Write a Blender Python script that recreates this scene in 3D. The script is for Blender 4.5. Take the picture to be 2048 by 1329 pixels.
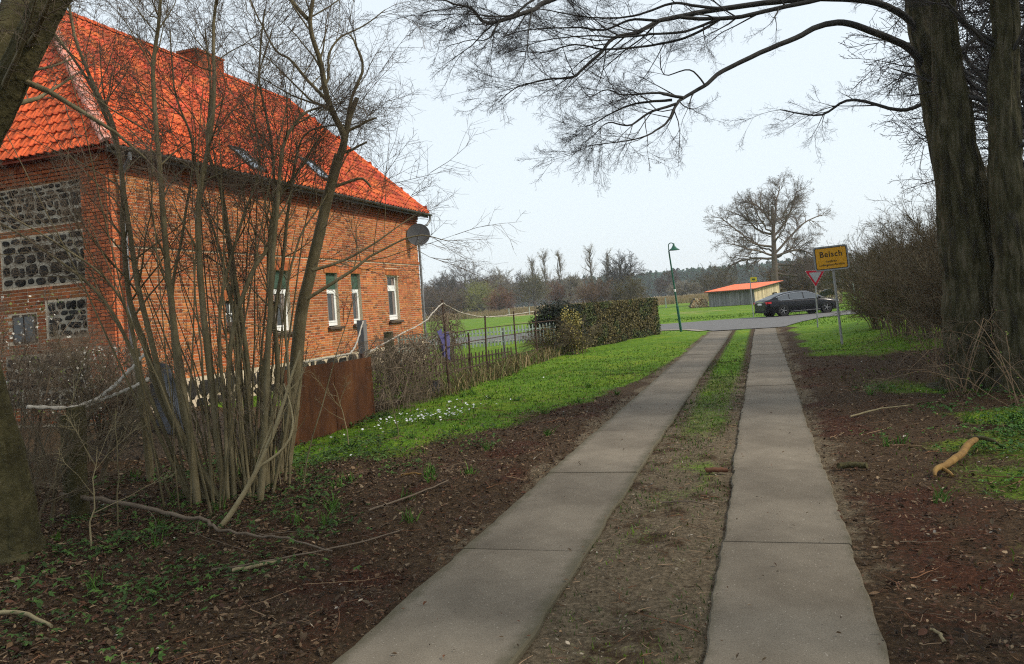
import bpy, math, random
import numpy as np
from mathutils import Matrix, Vector

for o in list(bpy.data.objects):
    bpy.data.objects.remove(o)
sc = bpy.context.scene
COL = sc.collection
rad = math.radians
RNG = np.random.RandomState(7)

# ------------------------------------------------------------------ camera
cd = bpy.data.cameras.new("camera")
cam = bpy.data.objects.new("camera", cd)
COL.objects.link(cam)
cd.sensor_width = 36.0
cd.lens = 27.25
cd.shift_y = -0.0505
cd.clip_start = 0.05
cd.clip_end = 4000
_R = (0.94897795, 0.30587857, -0.07667562)
_U = (0.08328605, -0.008599, 0.99648858)
_F = (-0.30414517, 0.9520317, 0.03363568)
EYE = 1.85
HAZE = 0.00036
cam.matrix_world = Matrix(((_R[0], _U[0], -_F[0], 0), (_R[1], _U[1], -_F[1], 0), (_R[2], _U[2], -_F[2], EYE), (0, 0, 0, 1)))
sc.camera = cam

# ------------------------------------------------------------------ world, sun, exposure
SUN_EL, SUN_AZ = rad(40), rad(86)      # azimuth from +Y towards +X: the hazy sun stands to the right
w = bpy.data.worlds.new("World")
sc.world = w
w.use_nodes = True
nt = w.node_tree
nt.nodes.clear()
sky = nt.nodes.new("ShaderNodeTexSky")
sky.sky_type = 'NISHITA'
sky.sun_disc = False
sky.sun_elevation = SUN_EL
sky.sun_rotation = SUN_AZ
sky.air_density = 1.0
sky.dust_density = 3.0
sky.ozone_density = 1.0
veil = nt.nodes.new("ShaderNodeMix")
veil.data_type = 'RGBA'
veil.inputs[0].default_value = 0.80           # thin even overcast over the blue
veil.inputs[7].default_value = (7.15, 7.85, 8.3, 1)
bg = nt.nodes.new("ShaderNodeBackground")
bg.inputs[1].default_value = 0.128
wo = nt.nodes.new("ShaderNodeOutputWorld")
nt.links.new(sky.outputs[0], veil.inputs[6])
nt.links.new(veil.outputs[2], bg.inputs[0])
nt.links.new(bg.outputs[0], wo.inputs[0])
sl = bpy.data.lights.new("sun", 'SUN')
sl.energy = 2.9
sl.angle = rad(10)
sl.color = (1.0, 0.91, 0.77)
sun = bpy.data.objects.new("sun", sl)
COL.objects.link(sun)
sd = Vector((math.sin(SUN_AZ) * math.cos(SUN_EL), math.cos(SUN_AZ) * math.cos(SUN_EL), math.sin(SUN_EL)))
sun.rotation_euler = sd.to_track_quat('Z', 'Y').to_euler()
sc.view_settings.view_transform = 'Standard'
sc.view_settings.look = 'None'
sc.view_settings.gamma = 1.0
sc.view_settings.exposure = 0.15
sc.view_settings.use_curve_mapping = False
sc.render.engine = 'CYCLES'
sc.cycles.use_denoising = False
sc.cycles.filter_width = 1.15
sc.cycles.max_bounces = 6
sc.cycles.diffuse_bounces = 3
sc.cycles.transparent_max_bounces = 8
sc.cycles.volume_bounces = 1

# ------------------------------------------------------------------ helpers
def tag(o, label=None, cat=None, group=None, kind=None):
    if label: o["label"] = label
    if cat: o["category"] = cat
    if group: o["group"] = group
    if kind: o["kind"] = kind
    return o

def empty(name, loc, rz=0.0, label=None, cat=None, group=None, kind=None):
    o = bpy.data.objects.new(name, None)
    o.empty_display_size = 0.2
    COL.objects.link(o)
    o.location = loc
    o.rotation_euler = (0, 0, rz)
    return tag(o, label, cat, group, kind)

class Geo:
    """collects vertices and faces; build() links them as ONE mesh object"""
    def __init__(s):
        s.v = []; s.f = []; s.t = []; s.n = 0
    def add(s, v, f, tint=1.0):
        v = np.asarray(v, np.float32).reshape(-1, 3)
        f = np.asarray(f, np.int64)
        s.v.append(v); s.f.append(f + s.n)
        t = np.asarray(tint, np.float32)
        if t.ndim == 0: t = np.full((len(v), 3), float(t), np.float32)
        elif t.ndim == 1 and len(t) == 3 and len(v) != 3: t = np.tile(t, (len(v), 1))
        elif t.ndim == 1 and len(t) == len(v): t = np.repeat(t[:, None], 3, 1)
        elif t.ndim == 1: t = np.tile(t, (len(v), 1))
        s.t.append(t); s.n += len(v)
        return s
    def box(s, c, d, tint=1.0, R=None):
        x, y, z = np.asarray(d, float) / 2
        v = np.array([[-x,-y,-z],[x,-y,-z],[x,y,-z],[-x,y,-z],[-x,-y,z],[x,-y,z],[x,y,z],[-x,y,z]])
        if R is not None: v = v @ np.asarray(R).T
        f = [[0,3,2,1],[4,5,6,7],[0,1,5,4],[1,2,6,5],[2,3,7,6],[3,0,4,7]]
        return s.add(v + np.asarray(c, float), f, tint)
    def bbox(s, a, b, tint=1.0):
        a = np.asarray(a, float); b = np.asarray(b, float)
        return s.box((a + b) / 2, np.abs(b - a), tint)
    def tube(s, pts, r, n=8, tint=1.0, caps=True):
        tubes(s, np.asarray(pts, float)[None], np.broadcast_to(np.asarray(r, float), (len(pts),))[None], n, tint)
        return s
    def lathe(s, prof, n=16, c=(0,0,0), tint=1.0, axis='z'):
        prof = np.asarray(prof, float)
        a = np.linspace(0, 2*np.pi, n, endpoint=False)
        x = prof[:, 0][:, None] * np.cos(a); y = prof[:, 0][:, None] * np.sin(a); z = np.repeat(prof[:, 1][:, None], n, 1)
        v = np.stack([x, y, z], -1)
        if axis == 'y': v = np.stack([x, -z, y], -1)
        if axis == 'x': v = np.stack([z, x, y], -1)
        k = len(prof)
        f = []
        for i in range(k - 1):
            for j in range(n):
                f.append([i*n+j, i*n+(j+1) % n, (i+1)*n+(j+1) % n, (i+1)*n+j])
        return s.add(v.reshape(-1, 3) + np.asarray(c, float), f, tint)
    def prism(s, poly, a, b, tint=1.0, axis='y'):
        """extrude a 2-D polygon between a and b along an axis"""
        p = np.asarray(poly, float); n = len(p)
        def mk(q):
            z = np.full(n, q)
            return {'y': np.stack([p[:,0], z, p[:,1]], -1), 'x': np.stack([z, p[:,0], p[:,1]], -1), 'z': np.stack([p[:,0], p[:,1], z], -1)}[axis]
        v = np.concatenate([mk(a), mk(b)])
        f4 = [[i, (i+1) % n, n+(i+1) % n, n+i] for i in range(n)]
        s.add(v, f4, tint)
        m = np.concatenate([mk(a).mean(0)[None], mk(a)]); s.add(m, [[0, 1+(i+1) % n, 1+i] for i in range(n)], tint)
        m = np.concatenate([mk(b).mean(0)[None], mk(b)]); s.add(m, [[0, 1+i, 1+(i+1) % n] for i in range(n)], tint)
        return s
    def mesh(s, name, origin=(0,0,0), smooth=False):
        me = bpy.data.meshes.new(name)
        v = np.concatenate(s.v) - np.asarray(origin, np.float32)
        starts = []; loops = []; tot = 0
        for f in s.f:
            k = f.shape[1]
            starts.append(tot + np.arange(len(f)) * k); loops.append(f.ravel()); tot += f.size
        st = np.concatenate(starts); lp = np.concatenate(loops)
        me.vertices.add(len(v)); me.vertices.foreach_set("co", v.astype(np.float32).ravel())
        me.loops.add(len(lp)); me.loops.foreach_set("vertex_index", lp.astype(np.int32))
        me.polygons.add(len(st)); me.polygons.foreach_set("loop_start", st.astype(np.int32))
        me.update(calc_edges=True)
        at = me.attributes.new("tint", 'FLOAT_COLOR', 'POINT')
        t = np.concatenate(s.t); c = np.ones((len(v), 4), np.float32); c[:, :3] = t
        at.data.foreach_set("color", c.ravel())
        me.polygons.foreach_set("use_smooth", np.full(len(st), smooth))
        me.validate()
        return me
    def build(s, name, mat, parent=None, origin=(0,0,0), smooth=False, kind=None, loc=None):
        me = s.mesh(name, origin, smooth)
        me.materials.append(mat)
        o = bpy.data.objects.new(name, me)
        COL.objects.link(o)
        if parent is not None: o.parent = parent
        if loc is not None: o.location = loc
        if kind: o["kind"] = kind
        return o

def link_copy(src, parent=None, loc=None, rot=None, scale=None):
    c = src.copy(); COL.objects.link(c)
    if parent is not None: c.parent = parent
    if loc is not None: c.location = loc
    if rot is not None: c.rotation_euler = rot
    if scale is not None: c.scale = scale
    return c

def tubes(geo, P, R, n=4, tint=1.0):
    """P [B,K,3], R [B,K]: B tubes of K points each"""
    P = np.asarray(P, float); R = np.asarray(R, float)
    B, K, _ = P.shape
    T = np.empty_like(P)
    T[:, 1:-1] = P[:, 2:] - P[:, :-2]; T[:, 0] = P[:, 1] - P[:, 0]; T[:, -1] = P[:, -1] - P[:, -2]
    T /= np.linalg.norm(T, axis=2, keepdims=True) + 1e-9
    m = T.mean(1); ref = np.zeros((B, 3)); k = np.abs(m).argmin(1); ref[np.arange(B), k] = 1
    Uv = np.cross(T, ref[:, None, :]); Uv /= np.linalg.norm(Uv, axis=2, keepdims=True) + 1e-9
    Vv = np.cross(T, Uv)
    a = np.arange(n) * 2 * np.pi / n
    ring = P[:, :, None, :] + R[:, :, None, None] * (np.cos(a)[None, None, :, None] * Uv[:, :, None, :] + np.sin(a)[None, None, :, None] * Vv[:, :, None, :])
    v = ring.reshape(-1, 3)
    b = np.arange(B)[:, None, None] * K * n; kk = np.arange(K - 1)[None, :, None] * n; j = np.arange(n)[None, None, :]; j2 = (j + 1) % n
    f = np.stack([b + kk + j, b + kk + j2, b + kk + n + j2, b + kk + n + j], -1).reshape(-1, 4)
    t = np.asarray(tint, float)
    if t.ndim == 1 and len(t) == B: t = np.repeat(t, K * n)
    geo.add(v, f, t)
    # end caps at the thin end and the thick end
    if n >= 6:
        for e, flip in ((0, True), (K - 1, False)):
            base = geo.n
            ids = (np.arange(B)[:, None] * K * n + e * n + np.arange(n)[None, :])
            rv = v[ids.ravel()].reshape(B, n, 3); cv = P[:, e][:, None, :]
            vv = np.concatenate([cv, rv], 1).reshape(-1, 3)
            q = np.arange(n); ff = np.stack([np.zeros(n, int), 1 + q, 1 + (q + 1) % n], -1)
            if flip: ff = ff[:, ::-1]
            ff = (np.arange(B)[:, None, None] * (n + 1) + ff[None]).reshape(-1, 3)
            geo.add(vv, ff, t if t.ndim == 0 else (t if len(t) == 3 else np.full(len(vv), t.mean())))

def unit(v):
    v = np.asarray(v, float); return v / (np.linalg.norm(v) + 1e-9)

def vnoise(x, y, scale, seed=0):
    """smooth value noise on arrays"""
    r = np.random.RandomState(seed); g = r.rand(64, 64)
    u = np.asarray(x) / scale + 1000; v = np.asarray(y) / scale + 1000
    i = np.floor(u).astype(int); j = np.floor(v).astype(int); a = u - i; b = v - j
    a = a*a*(3-2*a); b = b*b*(3-2*b)
    G = lambda p, q: g[p % 64, q % 64]
    return (G(i, j)*(1-a)+G(i+1, j)*a)*(1-b) + (G(i, j+1)*(1-a)+G(i+1, j+1)*a)*b

# ------------------------------------------------------------------ materials
def mat(name, c1, c2=None, scale=6.0, rough=0.85, bump=0.0, bscale=None, stretch=(1,1,1), tint=True, orand=0.0,
        spec=0.3, metal=0.0, detail=6.0, c3=None, coat=0.0, dist=0.02):
    m = bpy.data.materials.new(name); m.use_nodes = True
    t = m.node_tree; N = t.nodes; L = t.links
    b = N["Principled BSDF"]
    b.inputs["Roughness"].default_value = rough
    b.inputs["Metallic"].default_value = metal
    b.inputs["Specular IOR Level"].default_value = spec
    if coat: b.inputs["Coat Weight"].default_value = coat; b.inputs["Coat Roughness"].default_value = 0.05
    tc = N.new("ShaderNodeTexCoord"); mp = N.new("ShaderNodeMapping"); mp.inputs["Scale"].default_value = stretch
    L.new(tc.outputs["Object"], mp.inputs["Vector"])
    col = None
    if c2 is not None:
        nz = N.new("ShaderNodeTexNoise"); nz.inputs["Scale"].default_value = scale; nz.inputs["Detail"].default_value = detail
        nz.inputs["Roughness"].default_value = 0.65
        L.new(mp.outputs[0], nz.inputs["Vector"])
        rp = N.new("ShaderNodeValToRGB"); e = rp.color_ramp.elements
        e[0].position = 0.33; e[0].color = (*c1, 1); e[1].position = 0.67; e[1].color = (*c2, 1)
        if c3 is not None:
            q = rp.color_ramp.elements.new(0.5); q.color = (*c3, 1)
        L.new(nz.outputs["Fac"], rp.inputs[0]); col = rp.outputs[0]
    else:
        rgb = N.new("ShaderNodeRGB"); rgb.outputs[0].default_value = (*c1, 1); col = rgb.outputs[0]
    def mul(a, bsock):
        mx = N.new("ShaderNodeMix"); mx.data_type = 'RGBA'; mx.blend_type = 'MULTIPLY'; mx.inputs[0].default_value = 1
        L.new(a, mx.inputs[6]); L.new(bsock, mx.inputs[7]); return mx.outputs[2]
    if tint:
        at = N.new("ShaderNodeAttribute"); at.attribute_name = "tint"; col = mul(col, at.outputs["Color"])
    if orand:
        oi = N.new("ShaderNodeObjectInfo"); mr = N.new("ShaderNodeMapRange")
        mr.inputs[3].default_value = 1 - orand; mr.inputs[4].default_value = 1 + orand
        L.new(oi.outputs["Random"], mr.inputs[0]); cb = N.new("ShaderNodeCombineColor")
        for k in range(3): L.new(mr.outputs[0], cb.inputs[k])
        col = mul(col, cb.outputs[0])
    L.new(col, b.inputs["Base Color"])
    if bump:
        n2 = N.new("ShaderNodeTexNoise"); n2.inputs["Scale"].default_value = bscale or scale * 3; n2.inputs["Detail"].default_value = 5
        L.new(mp.outputs[0], n2.inputs["Vector"])
        bp = N.new("ShaderNodeBump"); bp.inputs["Strength"].default_value = bump; bp.inputs["Distance"].default_value = dist
        L.new(n2.outputs["Fac"], bp.inputs["Height"]); L.new(bp.outputs[0], b.inputs["Normal"])
    return m

def glass(name, c, rough=0.05, alpha=1.0):
    m = mat(name, c, tint=False, rough=rough, spec=0.6)
    return m

MT = {}
MT['mortar'] = mat('mortar', (0.50,0.40,0.28), (0.62,0.52,0.38), scale=9, rough=0.95, bump=0.4)
MT['brick'] = mat('brick', (0.29,0.070,0.024), (0.52,0.17,0.050), scale=11, rough=0.9, bump=0.5, bscale=60, dist=0.005)
MT['brick_one'] = mat('brick_one', (0.40,0.09,0.035), (0.55,0.16,0.055), scale=11, rough=0.9, bump=0.5, bscale=60, dist=0.005, orand=0.35)
MT['tile'] = mat('tile', (0.36,0.05,0.022), (0.72,0.14,0.04), scale=1.3, rough=0.8, bump=0.2, bscale=40, dist=0.004)
MT['tile_one'] = mat('tile_one', (0.46,0.06,0.018), (0.72,0.14,0.035), scale=9, rough=0.8, bump=0.2, bscale=40, dist=0.004, orand=0.3)
MT['hipcap'] = mat('hipcap', (0.70,0.45,0.38), (0.55,0.13,0.06), scale=6, rough=0.9, orand=0.2)
MT['stone'] = mat('stone', (0.012,0.012,0.012), (0.050,0.046,0.040), scale=7, rough=0.95, spec=0.1, bump=0.5, bscale=18, orand=0.5)
MT['zinc'] = mat('zinc', (0.16,0.17,0.18), (0.30,0.31,0.32), scale=4, rough=0.5, metal=0.5)
MT['gutter'] = mat('gutter', (0.055,0.05,0.045), (0.11,0.10,0.09), scale=4, rough=0.6, metal=0.3)
MT['white'] = mat('white_plastic', (0.80,0.80,0.78), (0.72,0.72,0.69), scale=3, rough=0.45)
MT['shutter'] = mat('shutter', (0.035,0.075,0.05), (0.06,0.11,0.075), scale=3, rough=0.7)
MT['pane'] = glass('pane', (0.03,0.032,0.03), 0.06)
MT['curtain'] = mat('curtain', (0.30,0.27,0.24), (0.16,0.10,0.09), scale=8, rough=0.95, stretch=(1,6,1))
MT['timber_dark'] = mat('timber_dark', (0.05,0.035,0.025), (0.09,0.06,0.04), scale=5, rough=0.85)
MT['skyglass'] = mat('skyglass', (0.35,0.40,0.46), tint=False, rough=0.08, spec=0.9, metal=0.6)
MT['dish'] = mat('dish', (0.05,0.052,0.056), (0.075,0.077,0.08), scale=2, rough=0.55)
MT['concrete'] = None
MT['asphalt'] = mat('asphalt', (0.105,0.10,0.10), (0.15,0.145,0.14), scale=3, rough=0.92, bump=0.3, bscale=90, dist=0.01)
MT['verge'] = mat('verge', (0.22,0.19,0.16), (0.30,0.27,0.22), scale=4, rough=0.95)
MT['bark'] = mat('bark', (0.026,0.022,0.015), (0.115,0.098,0.062), scale=9, rough=0.95, bump=1.0, bscale=14, stretch=(1,1,0.22), dist=0.05, c3=(0.050,0.046,0.020))
MT['limb'] = mat('limb', (0.030,0.028,0.026), (0.060,0.056,0.050), scale=6, rough=0.9, bump=0.5)
MT['hazel'] = mat('hazel', (0.105,0.083,0.045), (0.21,0.172,0.098), scale=7, rough=0.8, bump=0.4, bscale=30, stretch=(1,1,0.4), c3=(0.14,0.115,0.058))
MT['twig'] = mat('twig', (0.11,0.08,0.055), (0.17,0.13,0.09), scale=3, rough=0.9)
MT['twig_dark'] = mat('twig_dark', (0.032,0.028,0.028), (0.055,0.048,0.046), scale=3, rough=0.9)
MT['moss_bark'] = mat('moss_bark', (0.032,0.027,0.010), (0.095,0.08,0.036), scale=5, rough=0.95, bump=0.9, bscale=16, dist=0.04, c3=(0.055,0.048,0.018))
MT['oak'] = mat('oak', (0.12,0.092,0.072), (0.18,0.14,0.11), scale=1, rough=0.95)
MT['leaf'] = mat('leaf', (1,1,1), (0.72,0.72,0.72), scale=2, rough=0.8)
MT['grass'] = mat('grass', (1,1,1), (0.7,0.75,0.7), scale=1.2, rough=0.75, spec=0.2)
MT['paint_green'] = mat('paint_green', (0.012,0.085,0.05), (0.018,0.11,0.066), scale=4, rough=0.4)
MT['galv'] = mat('galv', (0.26,0.27,0.28), (0.36,0.37,0.37), scale=6, rough=0.5, metal=0.3)
MT['rust'] = mat('rust', (0.050,0.019,0.008), (0.13,0.048,0.015), scale=3.0, rough=0.9, bump=0.25, stretch=(1,1,0.35), c3=(0.085,0.030,0.010))
MT['rustrail'] = mat('rustrail', (0.045,0.028,0.02), (0.09,0.05,0.035), scale=5, rough=0.9)
MT['wood_grey'] = mat('wood_grey', (0.14,0.135,0.13), (0.25,0.24,0.235), scale=3, rough=0.9, stretch=(1,1,0.15), orand=0.28)
MT['wood_pale'] = mat('wood_pale', (0.58,0.46,0.28), (0.74,0.62,0.42), scale=3, rough=0.9, stretch=(1,1,0.2), orand=0.25)
MT['picket'] = mat('picket', (0.27,0.33,0.29), (0.38,0.44,0.39), scale=4, rough=0.85, orand=0.15)
MT['rope'] = mat('rope', (0.46,0.42,0.36), (0.30,0.27,0.22), scale=20, rough=0.9)
MT['plain'] = mat('plain', (1,1,1), (0.86,0.86,0.86), scale=5, rough=0.7)
MT['gloss'] = mat('gloss', (1,1,1), tint=True, rough=0.3, spec=0.5)
MT['carpaint'] = mat('carpaint', (0.005,0.005,0.008), tint=False, rough=0.22, spec=0.2, coat=0.12)
MT['carglass'] = mat('carglass', (0.10,0.11,0.12), tint=False, rough=0.05, spec=0.9, metal=0.5)
MT['chrome'] = mat('chrome', (0.75,0.76,0.78), tint=False, rough=0.15, metal=1.0)
MT['rubber'] = mat('rubber', (0.012,0.012,0.012), tint=False, rough=0.8)
MT['redroof'] = mat('redroof', (0.66,0.14,0.06), (0.72,0.19,0.09), scale=2, rough=0.6)
MT['needle'] = mat('needle', (0.017,0.050,0.038), (0.030,0.070,0.052), scale=0.05, rough=0.9)
MT['gravestone'] = mat('plaster_grey', (0.2,0.2,0.2), (0.3,0.3,0.3), scale=3)

# ------------------------------------------------------------------ the ground
def sstep(a, b, x):
    t = np.clip((x - a) / (b - a), 0, 1); return t*t*(3-2*t)

def ground_z(x, y):
    x = np.asarray(x, float); y = np.asarray(y, float)
    z = 0.006 * np.clip(y - 60, 0, 160)                                   # the field rises a little
    near = sstep(60, 30, y)
    off = np.minimum(np.minimum(np.abs(x - 0.01) - 0.44, np.abs(x + 1.89) - 0.48), 3.0)   # distance to the slabs
    soft = sstep(0.0, 0.5, off)
    z = z + near * soft * (0.10 * (vnoise(x, y, 1.3, 3) - 0.5) + 0.05 * (vnoise(x, y, 0.35, 4) - 0.5))
    z = z - 0.02 * near * sstep(0.35, 0.0, off)
    z = z + 0.25 * sstep(2.0, 5.5, x) * sstep(45, 28, y) * sstep(0, 6, y)   # bank under the thicket
    road = sstep(35.5, 38, y) * sstep(56, 53.5, y)
    return z * (1 - road) - 0.03 * road

xs = np.unique(np.round(np.concatenate([np.linspace(-900, -60, 22), np.linspace(-60, -14, 38), np.arange(-14, 7.01, 0.11), np.linspace(7.2, 40, 40), np.linspace(40, 900, 22)]), 3))
ys = np.unique(np.round(np.concatenate([np.linspace(-60, 0, 20), np.arange(0, 30, 0.11), np.arange(30, 62, 0.3), np.linspace(62, 250, 60), np.linspace(250, 2500, 20)]), 3))
GX, GY = np.meshgrid(xs, ys)
GZ = ground_z(GX, GY)
gg = Geo()
nx, ny = len(xs), len(ys)
ii, jj = np.meshgrid(np.arange(nx - 1), np.arange(ny - 1))
q = (jj * nx + ii).ravel()
gg.add(np.stack([GX, GY, GZ], -1).reshape(-1, 3), np.stack([q, q + 1, q + nx + 1, q + nx], -1))

def grass_amount(x, y):
    """how grassy each spot is, 0 bare litter .. 1 closed turf"""
    nz = vnoise(x, y, 1.6, 11) * 0.6 + vnoise(x, y, 0.5, 12) * 0.4
    left = sstep(-1.9, 1.6, y - np.interp(x, [-9, -6.3, -4.9, -3.7, -3.1, -2.75, -2.5], [9.3, 9.5, 10.4, 12.2, 15.0, 18.0, 23.0]) + (nz - 0.5) * 3.6) * sstep(-2.40, -2.75, x + (nz - .5) * 0.7)
    left = np.maximum(left, sstep(16, 24, y) * sstep(-2.4, -2.7, x))
    left = np.where(x < -2.3, left, 0)
    mid = np.clip(sstep(13.0, 20.0, y + (nz - .5) * 9), .62 * sstep(6, 12, y + (nz - .5) * 6) + .3 * sstep(.54, .68, nz), 1) * sstep(0.02, 0.30, np.minimum(-0.43 - x, x + 1.41)) * 0.8
    mid = np.where((x > -1.41) & (x < -0.43), mid, 0)
    right = sstep(17.5, 22.5, y + (nz - .5) * 7 - 0.4 * (x - 1)) * sstep(0.7, 1.5, x + (nz - .5) * 0.8) * sstep(6.0, 4.2, x)
    right = np.maximum(right, 0.95 * sstep(0.95, 0.35, np.hypot((x - 2.75) / 1.15, (y - 13.9) / 0.9)))
    right = np.maximum(right, 0.9 * sstep(1.0, 0.4, np.hypot((x - 2.7) / 0.6, (y - 11.0) / 0.8)))
    right = np.maximum(right, .55 * sstep(1.0, 2.0, x) * sstep(.40, .62, nz) * sstep(18, 14, y))
    right = np.where(x > 0.45, right, 0)
    left = np.where((x < -7.15) & (y < 15.5), 0, left)
    g = left + mid + right
    far = sstep(37, 38, y)
    garden = sstep(-7.0, -7.5, x) * sstep(15.5, 18.5, y)
    house = (x < -12.9) & (y > 11) & (y < 30)
    g = np.maximum(np.maximum(g, far), garden)
    return np.where(house, 0, np.clip(g, 0, 1))

GR = grass_amount(GX, GY)
# tan dry grass in the far field, red needle litter along the slabs
DRY = sstep(112, 150, GY + (vnoise(GX, GY, 30, 21) - .5) * 40) * 0.95 + 0.5 * sstep(.62, .8, vnoise(GX, GY, 6, 22)) * sstep(60, 75, GY)
DRY = np.clip(DRY + 0.9 * sstep(.3, .0, np.abs(GX + 7.0 + 0.2)) * sstep(14, 17, GY) * sstep(29, 27, GY), 0, 1)
RED = np.maximum(sstep(0.9, 0.2, np.abs(GX + 3.15 - 0.25 * (vnoise(GX, GY, 1, 31) - .5) * 4)), sstep(0.75, 0.15, np.abs(GX - 0.95 - (vnoise(GX, GY, 1, 32) - .5) * 1.2))) * sstep(27, 17, GY)
RED *= .8 * sstep(.42, .70, vnoise(GX, GY, 0.8, 33) * .6 + vnoise(GX, GY, .3, 34) * .4)
SAND = sstep(0.30, 0.02, np.minimum(np.abs(GX + 2.4), np.abs(GX - 0.46)) + (vnoise(GX, GY, .6, 41) - .5) * .35) * sstep(2, 9, GY) * 0.8
SAND = np.maximum(SAND, np.where((GX > -1.42) & (GX < -0.42), 0.9 - 0.42 * sstep(.46, .70, vnoise(GX, GY, .45, 42)), 0) * sstep(22, 14, GY))
SAND = np.maximum(SAND, sstep(36.4, 37.4, GY) * sstep(40.5, 39, GY) * 0.7 * (np.abs(GX + .9) < 3.2))
gm = gg.mesh("ground", smooth=True)
for nm, arr in (("grassy", GR), ("dry", DRY), ("needles", RED), ("sandy", SAND)):
    a = gm.attributes.new(nm, 'FLOAT', 'POINT'); a.data.foreach_set("value", arr.astype(np.float32).ravel())

def ground_material():
    m = bpy.data.materials.new("soil_and_turf"); m.use_nodes = True
    t = m.node_tree; N = t.nodes; L = t.links; b = N["Principled BSDF"]
    b.inputs["Roughness"].default_value = 0.95; b.inputs["Specular IOR Level"].default_value = 0.15
    tc = N.new("ShaderNodeTexCoord")
    def noise(s, d=6, r=.65):
        n = N.new("ShaderNodeTexNoise"); n.inputs["Scale"].default_value = s; n.inputs["Detail"].default_value = d; n.inputs["Roughness"].default_value = r
        L.new(tc.outputs["Object"], n.inputs["Vector"]); return n.outputs["Fac"]
    def ramp(f, *st):
        r = N.new("ShaderNodeValToRGB"); e = r.color_ramp.elements
        e[0].position, e[0].color = st[0][0], (*st[0][1], 1); e[1].position, e[1].color = st[-1][0], (*st[-1][1], 1)
        for p, c in st[1:-1]:
            k = e.new(p); k.color = (*c, 1)
        L.new(f, r.inputs[0]); return r.outputs[0]
    def mask(nm, nsock, amp=.7):
        a = N.new("ShaderNodeAttribute"); a.attribute_name = nm
        s = N.new("ShaderNodeMath"); s.operation = 'SUBTRACT'; L.new(nsock, s.inputs[0]); s.inputs[1].default_value = .5
        k = N.new("ShaderNodeMath"); k.operation = 'MULTIPLY_ADD'; L.new(s.outputs[0], k.inputs[0]); k.inputs[1].default_value = amp * 3; L.new(a.outputs["Fac"], k.inputs[2])
        r = N.new("ShaderNodeMapRange"); r.interpolation_type = 'SMOOTHSTEP'; r.inputs[1].default_value = .25; r.inputs[2].default_value = .75
        L.new(k.outputs[0], r.inputs[0])
        g = N.new("ShaderNodeMath"); g.operation = 'MULTIPLY'; L.new(r.outputs[0], g.inputs[0])
        gt = N.new("ShaderNodeMath"); gt.operation = 'MULTIPLY'; gt.use_clamp = True; L.new(a.outputs["Fac"], gt.inputs[0]); gt.inputs[1].default_value = 8
        L.new(gt.outputs[0], g.inputs[1]); return g.outputs[0]
    def mix(f, a, c):
        x = N.new("ShaderNodeMix"); x.data_type = 'RGBA'; L.new(f, x.inputs[0]); L.new(a, x.inputs[6]); L.new(c, x.inputs[7]); return x.outputs[2]
    fine = noise(28, 8, .75); med = noise(5); big = noise(.45, 4)
    soil = ramp(fine, (.32, (.016,.010,.005)), (.47, (.046,.027,.013)), (.58, (.078,.048,.024)), (.70, (.17,.118,.068)))
    red = ramp(fine, (.34, (.020,.009,.005)), (.55, (.062,.022,.010)), (.72, (.14,.068,.038)))
    sand = ramp(fine, (.32, (.045,.033,.019)), (.5, (.125,.095,.058)), (.70, (.25,.19,.125)))
    turf = ramp(med, (.30, (.050,.105,.006)), (.5, (.098,.190,.009)), (.72, (.185,.245,.022)))
    turf2 = ramp(big, (.32, (.72,.80,.75)), (.5, (1.0,1.0,1.0)), (.68, (1.45,1.12,1.25)))
    x = N.new("ShaderNodeMix"); x.data_type = 'RGBA'; x.blend_type = 'MULTIPLY'; x.inputs[0].default_value = 1; L.new(turf, x.inputs[6]); L.new(turf2, x.inputs[7])
    dry = ramp(med, (.3, (.24,.18,.085)), (.7, (.40,.31,.16)))
    c = mix(mask("needles", fine), soil, red)
    c = mix(mask("sandy", med, .8), c, sand)
    c = mix(mask("grassy", fine, .55), c, x.outputs[2])
    c = mix(mask("dry", big, .3), c, dry)
    L.new(c, b.inputs["Base Color"])
    bp = N.new("ShaderNodeBump"); bp.inputs["Strength"].default_value = .9; bp.inputs["Distance"].default_value = .03
    L.new(fine, bp.inputs["Height"]); L.new(bp.outputs[0], b.inputs["Normal"])
    return m
gm.materials.append(ground_material())
ground = bpy.data.objects.new("ground", gm); COL.objects.link(ground); ground["kind"] = "structure"

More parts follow.
